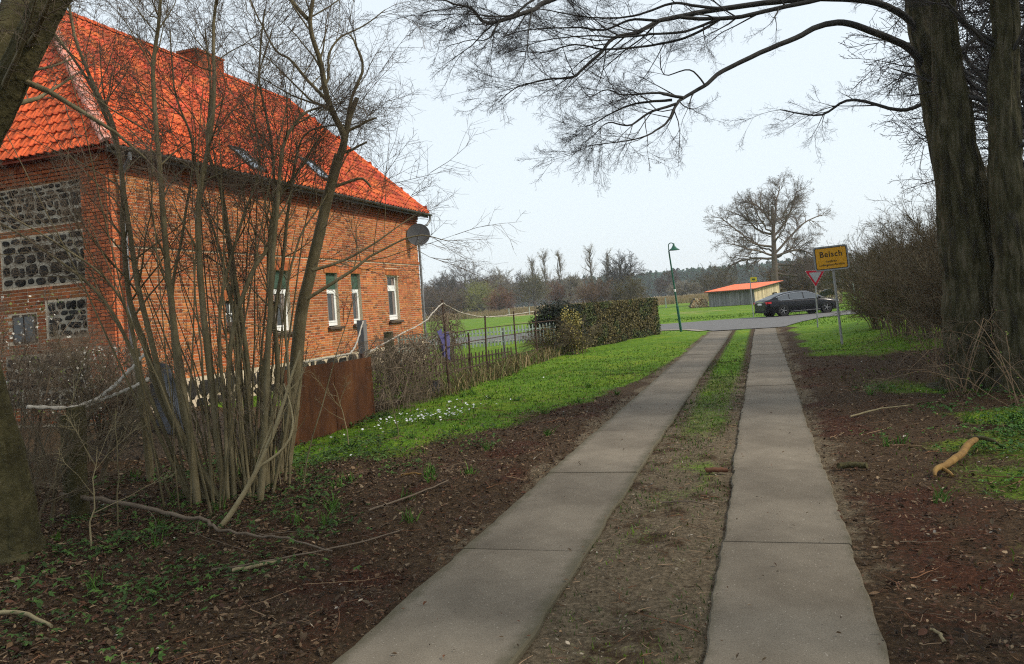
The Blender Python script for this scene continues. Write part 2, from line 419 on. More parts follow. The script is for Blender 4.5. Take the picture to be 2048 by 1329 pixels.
# ------------------------------------------------------------------ concrete track of slabs
def concrete_material():
    m = mat("concrete", (.098,.079,.056), (.200,.168,.126), scale=.9, rough=.9, bump=.25, bscale=160, orand=.09, dist=.003, detail=9)
    t = m.node_tree; N = t.nodes; L = t.links; b = N["Principled BSDF"]
    src = b.inputs["Base Color"].links[0].from_socket
    tc = N.new("ShaderNodeTexCoord")
    vo = N.new("ShaderNodeTexNoise"); vo.inputs["Scale"].default_value = 95; vo.inputs["Detail"].default_value = 6; vo.inputs["Roughness"].default_value = .8
    L.new(tc.outputs["Object"], vo.inputs["Vector"])
    r = N.new("ShaderNodeValToRGB"); e = r.color_ramp.elements
    e[0].position, e[0].color = .36, (.78,.77,.74,1); e[1].position, e[1].color = .66, (1.3,1.28,1.24,1)
    k = e.new(.5); k.color = (1,1,1,1)
    L.new(vo.outputs["Fac"], r.inputs[0])
    mx = N.new("ShaderNodeMix"); mx.data_type = 'RGBA'; mx.blend_type = 'MULTIPLY'; mx.inputs[0].default_value = 1
    L.new(src, mx.inputs[6]); L.new(r.outputs[0], mx.inputs[7])
    col = mx.outputs[2]
    # grit: pale and dark specks; rain stains across the slab
    for sc_, thr, c_ in ((34, .16, (.42, .37, .30, 1)), (21, .10, (.05, .04, .03, 1))):
        w_ = N.new("ShaderNodeTexVoronoi"); w_.inputs["Scale"].default_value = sc_; w_.inputs["Randomness"].default_value = 1; L.new(tc.outputs["Object"], w_.inputs["Vector"])
        q = N.new("ShaderNodeMapRange"); q.inputs[1].default_value = thr; q.inputs[2].default_value = thr * .55; q.inputs[3].default_value = 0; q.inputs[4].default_value = .75; L.new(w_.outputs["Distance"], q.inputs[0])
        rr_ = N.new("ShaderNodeSeparateColor"); L.new(w_.outputs["Color"], rr_.inputs[0]); lt = N.new("ShaderNodeMath"); lt.operation = 'LESS_THAN'; lt.inputs[1].default_value = .45; L.new(rr_.outputs[0], lt.inputs[0])
        ml = N.new("ShaderNodeMath"); ml.operation = 'MULTIPLY'; L.new(q.outputs[0], ml.inputs[0]); L.new(lt.outputs[0], ml.inputs[1])
        xx = N.new("ShaderNodeMix"); xx.data_type = 'RGBA'; L.new(ml.outputs[0], xx.inputs[0]); L.new(col, xx.inputs[6]); xx.inputs[7].default_value = c_; col = xx.outputs[2]
    # earth and moss creeping in from the long edges
    sx = N.new("ShaderNodeSeparateXYZ"); L.new(tc.outputs["Object"], sx.inputs[0]); ab = N.new("ShaderNodeMath"); ab.operation = 'ABSOLUTE'; L.new(sx.outputs[0], ab.inputs[0])
    en = N.new("ShaderNodeTexNoise"); en.inputs["Scale"].default_value = 5; en.inputs["Detail"].default_value = 8; en.inputs["Roughness"].default_value = .7; L.new(tc.outputs["Object"], en.inputs["Vector"])
    ad = N.new("ShaderNodeMath"); ad.operation = 'MULTIPLY_ADD'; L.new(en.outputs["Fac"], ad.inputs[0]); ad.inputs[1].default_value = .26; L.new(ab.outputs[0], ad.inputs[2])
    em = N.new("ShaderNodeMapRange"); em.interpolation_type = 'SMOOTHSTEP'; em.inputs[1].default_value = .50; em.inputs[2].default_value = .62; em.inputs[4].default_value = .8; L.new(ad.outputs[0], em.inputs[0])
    ex = N.new("ShaderNodeMix"); ex.data_type = 'RGBA'; L.new(em.outputs[0], ex.inputs[0]); L.new(col, ex.inputs[6]); ex.inputs[7].default_value = (.075, .065, .036, 1)
    L.new(ex.outputs[2], b.inputs["Base Color"])
    return m
MT['concrete'] = concrete_material()
track = empty("concrete_track", (0, 0, 0), kind="structure")
def slab_mesh(w, l, seed):
    r = np.random.RandomState(seed); n = 19
    g = Geo()
    ty = np.linspace(-l/2, l/2, n)
    ew = (r.rand(n) - .5) * .022 + .005 * np.sin(np.arange(n) * .7 + seed); ee = (r.rand(n) - .5) * .022 + .005 * np.sin(np.arange(n) * .6 - seed)
    ew[[0, -1]] *= .3; ee[[0, -1]] *= .3
    rows = []
    for k, (inx, zz) in enumerate(((0, -.16), (0, -.012), (.012, 0.0))):
        lft = np.stack([-w/2 + ew + inx, np.clip(ty, -l/2 + inx*.25, l/2 - inx*.25), np.full(n, zz)], -1)
        rgt = np.stack([w/2 + ee - inx, np.clip(ty, -l/2 + inx*.25, l/2 - inx*.25), np.full(n, zz)], -1)
        rows.append((lft, rgt))
    v = np.concatenate([np.concatenate(p) for p in rows])     # each level: n left, n right
    f = []
    def idx(k, side, i): return k*2*n + side*n + i
    for k in (0, 1):
        for i in range(n-1):
            f.append([idx(k,0,i+1), idx(k,0,i), idx(k+1,0,i), idx(k+1,0,i+1)])
            f.append([idx(k,1,i), idx(k,1,i+1), idx(k+1,1,i+1), idx(k+1,1,i)])
        f.append([idx(k,0,0), idx(k,1,0), idx(k+1,1,0), idx(k+1,0,0)])
        f.append([idx(k,1,n-1), idx(k,0,n-1), idx(k+1,0,n-1), idx(k+1,1,n-1)])
    for i in range(n-1): f.append([idx(2,0,i), idx(2,1,i), idx(2,1,i+1), idx(2,0,i+1)])
    return g.add(v, f)
slab_src = []
for s in range(4):
    slab_src.append((slab_mesh(.875, 2.3435, s).mesh("slab"), slab_mesh(.985, 2.5585, 50 + s).mesh("slab")))
rs = np.random.RandomState(5)
for strip, (xc, L_, y0) in enumerate(((0.012, 2.345, 5.92), (-1.885, 2.56, 5.62))):
    k = -4
    while True:
        ya = y0 + k * L_
        yc = ya + L_ / 2
        if yc > 37.2: break
        me = slab_src[k % 4][strip]
        if not me.materials: me.materials.append(MT['concrete'])
        o = bpy.data.objects.new("slab", me); COL.objects.link(o); o.parent = track
        o.location = (xc + (rs.rand() - .5) * .03, yc, .012 + (rs.rand() - .5) * .012)
        o.rotation_euler = ((rs.rand() - .5) * .004, (rs.rand() - .5) * .008, (rs.rand() - .5) * .008)
        if k == -1: o.location.y -= .010
        if k == 0: o.location.y += .004
        k += 1

# ------------------------------------------------------------------ village road across the end of the lane
def road_edge(near):
    if near: return [(-60, 41.5), (-20, 41.5), (-9, 41.8), (-5.1, 41.9), (-3.6, 40.6), (-2.6, 38.2), (-2.3, 37.3), (.5, 37.0), (.9, 37.2), (1.25, 39.0), (1.8, 41.2), (2.9, 44.6), (5.5, 47.4), (12, 51.2), (30, 60), (60, 74)]
    return [(-60, 49.6), (-20, 49.6), (-9, 49.7), (-5, 49.9), (-3.6, 50.4), (-2.6, 50.7), (-2.3, 50.8), (.5, 51.0), (.9, 51.1), (1.25, 51.2), (1.8, 51.5), (2.9, 52.0), (5.5, 52.7), (12, 56.5), (30, 66), (60, 80)]
def sheet(a, b, z, steps=1):
    A = np.array(a, float); B = np.array(b, float); n = len(A)
    g = Geo(); za = np.array([ground_road_z(p) for p in A]); zb = np.array([ground_road_z(p) for p in B])
    v = np.concatenate([np.column_stack([A, za + z]), np.column_stack([B, zb + z])])
    return g.add(v, [[i, i+1, n+i+1, n+i] for i in range(n-1)])
def ground_road_z(p): return .006 * max(0, p[1] - 60)
road = sheet(road_edge(True), road_edge(False), .006).build("road", MT['asphalt'], kind="structure")
ne = road_edge(True)[:6]
sheet([(x, y - 1.0) for x, y in ne[:4]] + [(-3.9, 40.2), (-3.0, 37.9)], [(x, y - .06) for x, y in ne], .002).build("pavement", MT['verge'], kind="structure")
STEMS={
 'main':[[-5.9,8.39,-0.0,0.144],[-5.71,8.45,0.89,0.135],[-5.56,8.51,1.89,0.125],[-5.4,8.58,2.51,0.115],[-5.19,8.66,3.26,0.106],[-4.98,8.75,3.95,0.096]],
 'mainA':[[-4.68,8.21,3.79,0.072],[-4.58,8.19,4.05,0.064],[-4.69,8.11,4.44,0.056],[-4.74,8.04,4.94,0.047],[-4.81,7.97,5.41,0.039],[-4.62,7.97,5.98,0.031],[-4.48,7.97,6.42,0.023]],
 'mainB':[[-4.66,8.21,3.82,0.066],[-4.53,8.24,4.23,0.054],[-4.41,8.27,4.49,0.042]],
 'mainC':[[-4.58,8.23,4.1,0.036],[-4.53,8.31,4.49,0.031],[-4.4,8.42,4.87,0.026],[-4.47,8.46,5.17,0.021],[-4.57,8.5,5.36,0.015]],
 'mainD':[[-4.83,7.99,5.43,0.042],[-5.02,8.03,5.66,0.035],[-5.17,8.08,5.95,0.028],[-5.26,8.14,6.36,0.021]],
 'mainE':[[-4.82,8.13,4.62,0.03],[-4.78,8.24,4.76,0.026],[-4.79,8.33,5.1,0.022],[-4.69,8.46,5.34,0.018],[-4.49,8.63,5.48,0.014],[-4.22,8.81,5.71,0.009]],
 'mainF':[[-4.55,8.23,4.1,0.03],[-4.34,8.3,4.19,0.024],[-4.21,8.34,4.23,0.018]],
 'mainG':[[-4.6,8.23,3.85,0.027],[-4.46,8.27,3.9,0.022],[-4.34,8.31,3.95,0.018]],
 'mainH':[[-4.74,8.2,3.45,0.03],[-4.48,8.33,3.53,0.026],[-4.39,8.42,3.42,0.021]],
 'mainI':[[-5.11,8.12,2.47,0.033],[-4.81,8.42,2.58,0.025],[-4.48,8.72,2.81,0.016],[-4.12,9.04,3.11,0.006]],
 'mainJ':[[-5.19,8.1,2.12,0.036],[-4.73,8.37,2.42,0.029],[-4.51,8.56,2.62,0.022],[-4.04,8.84,2.83,0.014],[-3.74,9.07,2.75,0.006]],
 'mainK':[[-4.72,8.17,4.46,0.036],[-5.0,8.2,4.75,0.03],[-5.27,8.23,5.09,0.025],[-5.54,8.27,5.33,0.019],[-5.83,8.29,5.97,0.013]],
 's1':[[-5.26,7.07,0.0,0.064],[-5.2,7.17,0.83,0.057],[-5.12,7.26,1.91,0.049],[-5.03,7.36,2.95,0.041],[-4.95,7.46,3.79,0.034],[-4.79,7.6,4.17,0.025],[-4.62,7.76,4.29,0.017]],
 's2':[[-5.93,6.9,-0.0,0.07],[-6.02,6.93,0.84,0.064],[-6.14,6.94,1.99,0.058],[-6.21,6.98,2.88,0.052],[-6.26,7.02,3.84,0.045],[-6.31,7.06,4.76,0.039],[-6.25,7.15,5.41,0.033],[-6.24,7.22,6.02,0.026]],
 's3':[[-5.77,7.07,0.0,0.06],[-6.31,7.01,1.0,0.056],[-6.57,7.06,1.79,0.052],[-6.79,7.12,2.48,0.048],[-6.95,7.2,3.32,0.044],[-7.13,7.27,4.3,0.039],[-7.4,7.32,4.83,0.035],[-7.7,7.36,5.51,0.03],[-7.88,7.43,6.32,0.025]],
 's4':[[-5.95,7.17,-0.0,0.066],[-6.46,7.1,1.05,0.061],[-6.71,7.13,1.74,0.056],[-6.92,7.18,2.26,0.05],[-7.02,7.25,3.03,0.044],[-7.08,7.33,3.88,0.038],[-7.36,7.34,4.71,0.032],[-7.71,7.34,5.26,0.025],[-8.12,7.32,5.82,0.019]],
 's5':[[-5.71,7.07,0.0,0.07],[-5.79,7.08,1.08,0.064],[-5.85,7.09,2.18,0.057],[-5.86,7.13,3.19,0.051],[-5.72,7.22,3.97,0.044],[-5.66,7.29,4.66,0.037],[-5.67,7.34,5.25,0.03],[-5.6,7.42,5.9,0.023]],
 's6':[[-5.61,7.28,0.0,0.055],[-5.54,7.4,1.25,0.049],[-5.69,7.45,2.4,0.043],[-5.85,7.5,3.46,0.036],[-6.04,7.56,3.96,0.029],[-6.03,7.68,4.76,0.022],[-6.12,7.76,5.47,0.015]],
 's7':[[-5.4,7.39,0.0,0.05],[-5.44,7.5,1.24,0.043],[-5.25,7.69,2.36,0.036],[-5.16,7.85,3.3,0.028],[-5.02,8.04,4.08,0.02],[-4.57,8.34,4.2,0.012]],
 's8':[[-5.59,7.39,-0.0,0.056],[-5.28,7.55,1.23,0.049],[-5.33,7.6,2.37,0.041],[-5.27,7.7,3.18,0.034],[-5.01,7.87,3.63,0.026],[-4.81,8.02,4.02,0.018]],
 's9':[[-5.58,7.07,0.0,0.049],[-5.62,7.18,1.5,0.044],[-5.44,7.39,2.37,0.04],[-5.3,7.6,2.77,0.036],[-5.3,7.76,3.3,0.031],[-5.37,7.89,4.04,0.026],[-5.55,7.99,4.88,0.021],[-5.52,8.14,5.73,0.015]],
 's10':[[-5.97,7.06,0.0,0.038],[-6.24,7.09,1.1,0.034],[-6.34,7.18,2.22,0.03],[-6.24,7.34,3.08,0.026],[-6.18,7.48,3.97,0.021],[-6.43,7.54,4.67,0.017],[-6.53,7.64,5.5,0.012]],
 's11':[[-5.59,6.97,0.0,0.035],[-5.63,7.06,0.97,0.031],[-5.68,7.15,2.06,0.028],[-5.47,7.32,2.99,0.024],[-5.29,7.5,3.67,0.02],[-5.36,7.58,4.45,0.016],[-5.18,7.75,5.29,0.012]],
 's12':[[-6.13,7.06,0.0,0.041],[-6.52,6.96,1.18,0.036],[-6.84,6.89,2.04,0.031],[-7.2,6.82,2.52,0.025],[-7.8,6.67,3.02,0.02],[-8.32,6.56,3.35,0.014]],
 's13':[[-6.16,7.06,0.0,0.039],[-6.46,6.82,1.14,0.033],[-6.46,6.69,2.02,0.027],[-6.58,6.53,2.46,0.021],[-6.95,6.29,2.86,0.016],[-7.42,6.02,3.26,0.01]],
 's14':[[-5.46,7.17,0.0,0.033],[-5.57,7.24,1.05,0.029],[-5.63,7.33,1.94,0.026],[-5.85,7.37,2.92,0.023],[-6.06,7.42,3.47,0.019],[-6.21,7.49,4.21,0.016],[-6.55,7.5,4.62,0.012]],
 's15':[[-5.25,7.28,-0.0,0.033],[-5.08,7.47,1.0,0.028],[-5.14,7.58,2.01,0.024],[-5.01,7.77,2.8,0.019],[-4.78,7.99,3.27,0.014],[-4.53,8.22,3.87,0.009]],
 'fork1':[[-4.93,5.98,0.0,0.032],[-4.7,6.22,0.41,0.026],[-4.5,6.44,0.98,0.019],[-4.36,6.64,1.58,0.012]],
 'fork2':[[-5.87,7.86,0.0,0.024],[-5.51,8.14,0.35,0.019],[-5.41,8.33,0.9,0.014],[-5.32,8.52,1.37,0.009]],
 'moss':[[-6.36,5.07,0.0,0.195],[-6.4,5.06,0.73,0.184],[-6.58,4.99,1.84,0.174],[-6.74,4.93,2.72,0.164],[-6.5,5.01,3.45,0.154],[-6.17,5.12,4.09,0.143],[-5.88,5.22,4.61,0.133],[-5.63,5.31,5.04,0.122],[-5.45,5.38,5.4,0.111]],
 'moss2':[[-8.25,6.04,3.03,0.161],[-8.18,6.27,4.25,0.157],[-8.07,6.53,5.09,0.153],[-8.04,6.77,5.62,0.148],[-8.08,7.0,6.07,0.143],[-8.11,7.22,6.59,0.138]],
 'post':[[-7.05,6.44,0.0,0.09],[-7.03,6.43,0.53,0.085],[-7.0,6.42,1.17,0.08]],
 'post2':[[-7.85,7.04,-0.0,0.064],[-7.97,7.15,0.38,0.062],[-8.07,7.25,0.96,0.06]],
 'lstem1':[[-7.6,8.02,0.0,0.051],[-7.77,8.06,0.38,0.041],[-7.88,8.11,1.08,0.03],[-7.93,8.18,1.67,0.02]],
 'redstick':[[-8.39,8.04,0.0,0.026],[-8.43,8.01,0.66,0.023],[-8.46,7.99,0.86,0.02]],
 'T1':[[3.2,13.69,-0.0,0.426],[3.13,13.62,0.63,0.395],[3.12,13.57,1.4,0.364],[3.11,13.51,2.33,0.334],[3.06,13.43,3.49,0.303],[3.03,13.36,4.49,0.273],[3.0,13.29,5.56,0.242],[2.99,13.23,6.48,0.212],[3.01,13.18,7.54,0.182],[3.06,13.13,8.67,0.152]],
 'T0':[[2.99,13.58,1.1,0.232],[2.95,13.67,2.04,0.22],[2.89,13.75,3.16,0.208],[2.85,13.83,4.38,0.195],[2.8,13.91,5.55,0.182],[2.79,14.0,6.49,0.169],[2.78,14.08,8.03,0.155],[2.84,14.19,9.34,0.141]],
 'T2':[[3.45,13.03,0.0,0.291],[3.47,13.03,1.02,0.272],[3.51,13.03,1.97,0.252],[3.5,13.02,3.0,0.233],[3.58,13.03,4.03,0.213],[3.66,13.05,5.06,0.193],[3.74,13.06,6.1,0.173],[3.85,13.07,7.44,0.153],[3.96,13.1,8.41,0.133]],
 'L1':[[2.81,14.0,5.5,0.098],[2.61,13.84,5.98,0.092],[2.1,13.59,6.28,0.086],[1.35,13.27,6.38,0.08],[0.66,12.97,6.36,0.074],[-0.24,12.6,6.28,0.068],[-0.91,12.32,6.18,0.062],[-1.16,12.16,6.12,0.057],[-1.52,11.97,5.93,0.051],[-1.82,11.8,5.86,0.046],[-2.02,11.66,5.63,0.04],[-2.3,11.51,5.37,0.035],[-2.44,11.39,5.23,0.03],[-2.7,11.23,5.2,0.024],[-2.98,11.06,5.14,0.019],[-3.21,10.91,5.06,0.014],[-3.44,10.77,4.86,0.009]],
 'L1b':[[1.31,12.87,6.24,0.058],[0.63,12.52,6.09,0.055],[0.0,12.19,5.96,0.051],[-0.48,11.91,5.93,0.048],[-0.86,11.66,5.95,0.045]],
 'L1c':[[0.0,12.25,5.98,0.034],[-0.24,12.05,5.93,0.03],[-0.74,11.78,5.75,0.026],[-1.24,11.5,5.7,0.022],[-1.73,11.22,5.66,0.018],[-2.05,11.0,5.67,0.014],[-2.58,10.72,5.62,0.011],[-2.96,10.48,5.51,0.007]],
 'L1d':[[-0.23,12.17,6.13,0.034],[-0.59,11.93,6.15,0.03],[-0.9,11.71,6.18,0.026],[-1.29,11.47,6.02,0.022],[-1.7,11.22,5.94,0.018],[-2.11,10.97,5.95,0.014],[-2.61,10.69,6.05,0.011],[-3.05,10.43,6.12,0.007]],
 'L1e':[[-0.25,12.17,5.97,0.03],[-0.75,11.93,5.7,0.026],[-1.27,11.68,5.6,0.023],[-1.88,11.4,5.56,0.019],[-2.31,11.17,5.64,0.015],[-2.76,10.94,5.53,0.011],[-3.18,10.72,5.58,0.007]],
 'L1f':[[-1.11,11.58,5.91,0.03],[-1.51,11.57,5.99,0.025],[-1.92,11.57,5.92,0.021],[-2.37,11.55,6.03,0.017],[-3.06,11.45,6.09,0.012],[-3.54,11.43,6.05,0.008]],
 'L2':[[2.8,13.91,5.14,0.105],[2.54,13.69,5.49,0.097],[2.03,13.4,5.74,0.09],[1.6,13.13,5.89,0.083],[1.21,12.89,5.84,0.075],[0.82,12.65,5.64,0.068],[0.25,12.36,5.41,0.062],[-0.31,12.07,5.14,0.055],[-0.54,11.88,4.93,0.048],[-0.86,11.67,4.74,0.041],[-0.96,11.52,4.62,0.035],[-1.06,11.38,4.4,0.029],[-1.22,11.21,4.23,0.023],[-1.52,11.0,4.08,0.016],[-2.12,10.69,4.02,0.011]],
 'L2b':[[-0.84,11.39,4.67,0.033],[-1.08,11.27,4.72,0.027],[-1.2,11.19,4.75,0.022],[-1.62,11.02,4.74,0.017],[-1.84,10.9,4.82,0.012],[-2.08,10.79,4.72,0.007]],
 'L2c':[[-0.99,11.35,4.65,0.029],[-1.31,11.32,4.66,0.024],[-1.63,11.3,4.65,0.018],[-2.05,11.25,4.49,0.013],[-2.28,11.26,4.42,0.007]],
 'L2d':[[-0.94,11.36,4.59,0.029],[-1.3,11.17,4.47,0.023],[-1.58,11.01,4.3,0.018],[-1.87,10.84,4.34,0.012],[-2.04,10.71,4.17,0.007]],
 'L2e':[[-0.54,11.8,4.91,0.019],[-0.74,11.83,5.17,0.015],[-1.11,11.82,5.16,0.011],[-1.16,11.89,5.49,0.008]],
 'L0':[[2.78,13.32,6.56,0.085],[1.71,12.65,6.97,0.076],[0.28,11.88,7.03,0.067],[-1.12,11.13,6.64,0.058],[-2.44,10.41,6.07,0.05],[-2.62,10.05,5.83,0.042],[-2.99,9.62,5.6,0.035],[-3.09,9.28,5.51,0.028],[-3.1,8.96,5.55,0.021],[-3.26,8.6,5.54,0.015],[-3.36,8.25,5.53,0.009]],
 'L0b':[[-1.06,10.53,6.39,0.03],[-2.01,10.06,6.12,0.026],[-2.52,9.73,5.84,0.022],[-2.71,9.5,5.61,0.018],[-2.94,9.26,5.54,0.014],[-3.22,8.99,5.53,0.01],[-3.51,8.73,5.48,0.006]],
 'L0c':[[-2.81,9.06,5.38,0.015],[-2.85,9.01,5.27,0.014],[-2.88,8.96,5.18,0.012],[-2.95,8.9,5.12,0.01],[-3.08,8.81,5.12,0.008],[-3.33,8.69,5.06,0.006]],
 'L3':[[2.79,14.18,6.22,0.074],[2.36,13.5,6.71,0.06],[1.72,12.76,6.94,0.046],[0.99,11.99,7.14,0.033],[0.17,11.21,7.25,0.021]],
 'L4':[[3.74,13.72,4.07,0.046],[4.1,14.16,4.67,0.038],[4.64,14.66,5.2,0.03],[5.45,15.25,5.91,0.021]],
 'L5':[[3.03,13.45,5.14,0.046],[3.77,14.45,5.79,0.035],[4.4,15.4,6.87,0.022]],
 'L6':[[2.91,14.27,4.72,0.05],[2.5,14.56,4.68,0.042],[1.76,14.73,5.01,0.033],[1.27,15.0,4.87,0.024],[0.61,15.2,5.11,0.014]],
 'oak':[[1.62,100.39,-0.05,0.552],[1.71,100.3,2.63,0.478],[1.85,100.26,5.08,0.405],[1.99,100.2,8.15,0.331],[2.14,100.16,10.59,0.257],[2.19,100.08,13.36,0.184]],
 'o1':[[1.95,100.25,6.3,0.245],[0.31,98.86,7.01,0.187],[-1.92,97.28,7.75,0.131],[-4.13,95.71,8.48,0.075]],
 'o2':[[2.0,100.22,7.53,0.245],[-0.74,98.48,8.31,0.187],[-2.87,96.89,10.24,0.131],[-4.68,95.41,12.12,0.075]],
 'o3':[[2.09,100.19,9.37,0.245],[-0.01,100.05,10.2,0.19],[-1.62,100.02,12.24,0.134],[-3.92,99.81,13.42,0.078]],
 'o4':[[2.14,100.16,10.59,0.245],[1.07,99.75,12.52,0.189],[-0.28,99.27,13.86,0.133],[-1.54,98.86,14.21,0.077]],
 'o5':[[1.98,100.25,6.61,0.245],[4.62,101.56,9.21,0.19],[6.56,102.68,10.96,0.134],[9.04,104.01,11.75,0.078]],
 'o6':[[1.95,100.25,6.3,0.245],[5.0,101.2,6.98,0.189],[7.25,101.96,5.88,0.133],[8.31,102.34,4.56,0.077]],
 'o7':[[2.07,100.19,9.06,0.245],[3.88,100.98,11.09,0.19],[4.98,101.53,13.51,0.134],[5.73,101.98,15.34,0.077]],
 'o8':[[1.93,100.26,6.0,0.245],[-0.92,99.62,6.24,0.19],[-3.32,99.15,5.83,0.134],[-5.07,98.9,4.74,0.077]],
 'o9':[[1.85,100.26,5.08,0.245],[4.29,102.31,4.93,0.163],[6.65,104.36,3.83,0.079]],
 'o10':[[2.19,100.15,11.2,0.245],[2.67,101.9,13.83,0.164],[3.52,103.76,16.5,0.079]],
 'o11':[[1.75,100.27,3.86,0.245],[4.75,102.51,3.33,0.163],[7.27,104.55,4.1,0.079]],
}
# THIN: slender stems
for _k in list(STEMS):
    _f = .60 if (_k[0] == 's' and _k[1:].isdigit()) else .64 if _k.startswith('main') else .74 if _k[0] == 'L' else .85 if _k.startswith('fork') else 1.0
    STEMS[_k] = [(a, b, c, max(r * _f, .004)) for a, b, c, r in STEMS[_k]]
_T1W = (.450, .425, .415, .40, .335, .25, .183, .168, .152, .145)
STEMS['T1'] = [(a, b, c, w_) for (a, b, c, r), w_ in zip(STEMS['T1'], _T1W)]
for _k in ('L1', 'L2', 'L1b'): STEMS[_k] = [(a, b, c, max(r * .82, .004)) for a, b, c, r in STEMS[_k]]
# ------------------------------------------------------------------ the brick farmhouse
HB = (-13.0, 13.1, 0.0)
house = empty("brick_farmhouse", HB, label="red brick farmhouse with orange tiled hipped roof and fieldstone gable panels", cat="house")
XF, Y0, Y1, XW, ZE = -13.0, 13.1, 28.55, -22.2, 5.45
RP = dict(origin=HB, parent=house)
OPEN = [  # y0, y1, z0, z1 of the openings in the long wall
    (16.58, 17.18, 1.86, 2.55), (18.66, 19.44, 1.62, 3.38), (21.46, 22.16, 1.64, 3.36), (23.04, 23.66, 1.64, 3.36), (25.66, 26.52, 1.66, 3.34)]
GPAN = [  # x0, x1, z0, z1 stone panels in the gable wall
    (-16.15, -13.78, 4.42, 5.30), (-16.15, -13.78, 3.12, 4.20), (-14.92, -13.82, 1.93, 2.72), (-16.2, -13.78, .45, 1.55), (-19.6, -16.6, 3.12, 5.30), (-19.6, -16.9, .45, 2.6)]
GOPEN = [(-15.95, -15.25, 1.85, 2.5)]
def in_rects(u, v, rects, du=0, dv=0):
    h = np.zeros(np.shape(u), bool)
    for a, b, c, d in rects: h |= (u > a - du) & (u < b + du) & (v > c - dv) & (v < d + dv)
    return h
# mortar walls with real openings
g = Geo()
us = sorted({Y0, Y1, *[o[0] for o in OPEN], *[o[1] for o in OPEN]}); vs = sorted({0.0, 5.8, *[o[2] for o in OPEN], *[o[3] for o in OPEN]})
for a, b in zip(us[:-1], us[1:]):
    for c, d in zip(vs[:-1], vs[1:]):
        if not in_rects((a + b) / 2, (c + d) / 2, OPEN): g.add([[XF, a, c], [XF, b, c], [XF, b, d], [XF, a, d]], [[0, 1, 2, 3]])
for a, b, c, d in OPEN:
    xi = XF - .22
    g.add([[XF,a,c],[xi,a,c],[xi,a,d],[XF,a,d]], [[0,1,2,3]]); g.add([[XF,b,c],[XF,b,d],[xi,b,d],[xi,b,c]], [[0,1,2,3]])
    g.add([[XF,a,d],[xi,a,d],[xi,b,d],[XF,b,d]], [[0,1,2,3]]); g.add([[XF,a,c],[XF,b,c],[xi,b,c],[xi,a,c]], [[0,1,2,3]])
g.add([[XF, Y0, 0], [XF, Y0, 5.8], [XW, Y0, 5.8], [XW, Y0, 0]], [[0, 1, 2, 3]])
g.add([[XF, Y1, 0], [XW, Y1, 0], [XW, Y1, 5.8], [XF, Y1, 5.8]], [[0, 1, 2, 3]])
g.add([[XW, Y0, 0], [XW, Y0, 5.8], [XW, Y1, 5.8], [XW, Y1, 0]], [[0, 1, 2, 3]])
wall = g.build("wall", MT['mortar'], **RP)

# bricks: every stretcher a real block standing out of the mortar
BL, BH, JT = .245, .061, .0165
bm_ = Geo().box((0, 0, 0), (.02, BL - JT, BH - 0)).mesh("brick"); bm_.materials.append(MT['brick_one'])
bh_ = Geo().box((0, 0, 0), (.02, .118 - JT, BH)).mesh("brick"); bh_.materials.append(MT['brick_one'])
cells = []           # (face, u centre, z centre, length, dist)
course = BH + JT
rb = np.random.RandomState(3)
for row in range(int(5.35 / course)):
    zc = .05 + (row + .5) * course
    if zc > 5.36: break
    # long wall; plinth of fieldstone below .7
    if zc > .72 and not (3.80 < zc < 3.93):
        head = row % 2 == 1
        st = .12 if head else BL
        u = Y0 - .028
        k = 0
        while u < Y1 - .02:
            L_ = (BL if (k % 3) else .122) if row % 2 else BL
            if k == 0 and row % 2: L_ = .122
            a, b = u, min(u + L_, Y1 - .01)
            for o in OPEN:
                if o[2] - .03 < zc < o[3] + .03 and a < o[1] and b > o[0]:
                    if a < o[0] and o[0] - a > .05: b = o[0]
                    elif b > o[1] and b - o[1] > .05: a = o[1]
                    else: a = b
                if o[3] < zc < o[3] + .25 and a < o[1] + .12 and b > o[0] - .12: # room for the soldier course
                    if a < o[0] - .12: b = o[0] - .12
                    elif b > o[1] + .12: a = o[1] + .12
                    else: a = b
            if b - a > .04: cells.append((0, (a + b) / 2, zc, b - a))
            u += L_; k += 1
    # gable wall
    u = -13.02; k = 0
    while u > -19.9:
        L_ = BL if (k % 3 or row % 2 == 0) else .122
        a, b = u - L_, u
        if not in_rects((a + b) / 2, zc, GPAN, .03, .02) and not in_rects((a + b) / 2, zc, GOPEN, .04, .03): cells.append((1, (a + b) / 2, zc, L_))
        u -= L_; k += 1
C = np.array(cells)
px = np.where(C[:, 0] == 0, XF, C[:, 1]); py = np.where(C[:, 0] == 0, C[:, 1], Y0)
dist = np.sqrt(px**2 + py**2 + (C[:, 2] - EYE)**2)
dist = dist - np.where((C[:, 0] == 1) & (C[:, 1] > -13.75), 1.5, 0) + np.where((C[:, 0] == 0) & (py < 13.9), 0, 0) + np.where(C[:, 2] < .9, 4, 0) + np.where((C[:, 0] == 1) & (C[:, 1] < -16), 9, 0)
order = np.argsort(dist)
single = order[:300]; rest = order[300:]
for i in single:
    fc, u, z, l = C[i]
    o = bpy.data.objects.new("brick", bm_ if l > .18 else bh_); COL.objects.link(o); o.parent = wall
    s = (l - JT) / ((BL if l > .18 else .118) - JT)
    pr = .004 * rb.rand()
    quoin = fc == 1 and u > -13.75
    if fc == 0: o.location = (XF + .001 + pr - HB[0], u - HB[1], z)
    else:
        o.location = (u - HB[0], Y0 - .001 - pr - (.03 if quoin else 0) - HB[1], z); o.rotation_euler = (0, 0, rad(-90))
    o.scale = (1 if not quoin else 3.2, s, 1)
g = Geo()
fc = C[rest, 0]; u = C[rest, 1]; z = C[rest, 2]; l = C[rest, 3] - JT
pr = .007 + .006 * rb.rand(len(rest))
quoin = (fc == 1) & (u > -13.75); pr = pr + quoin * .03
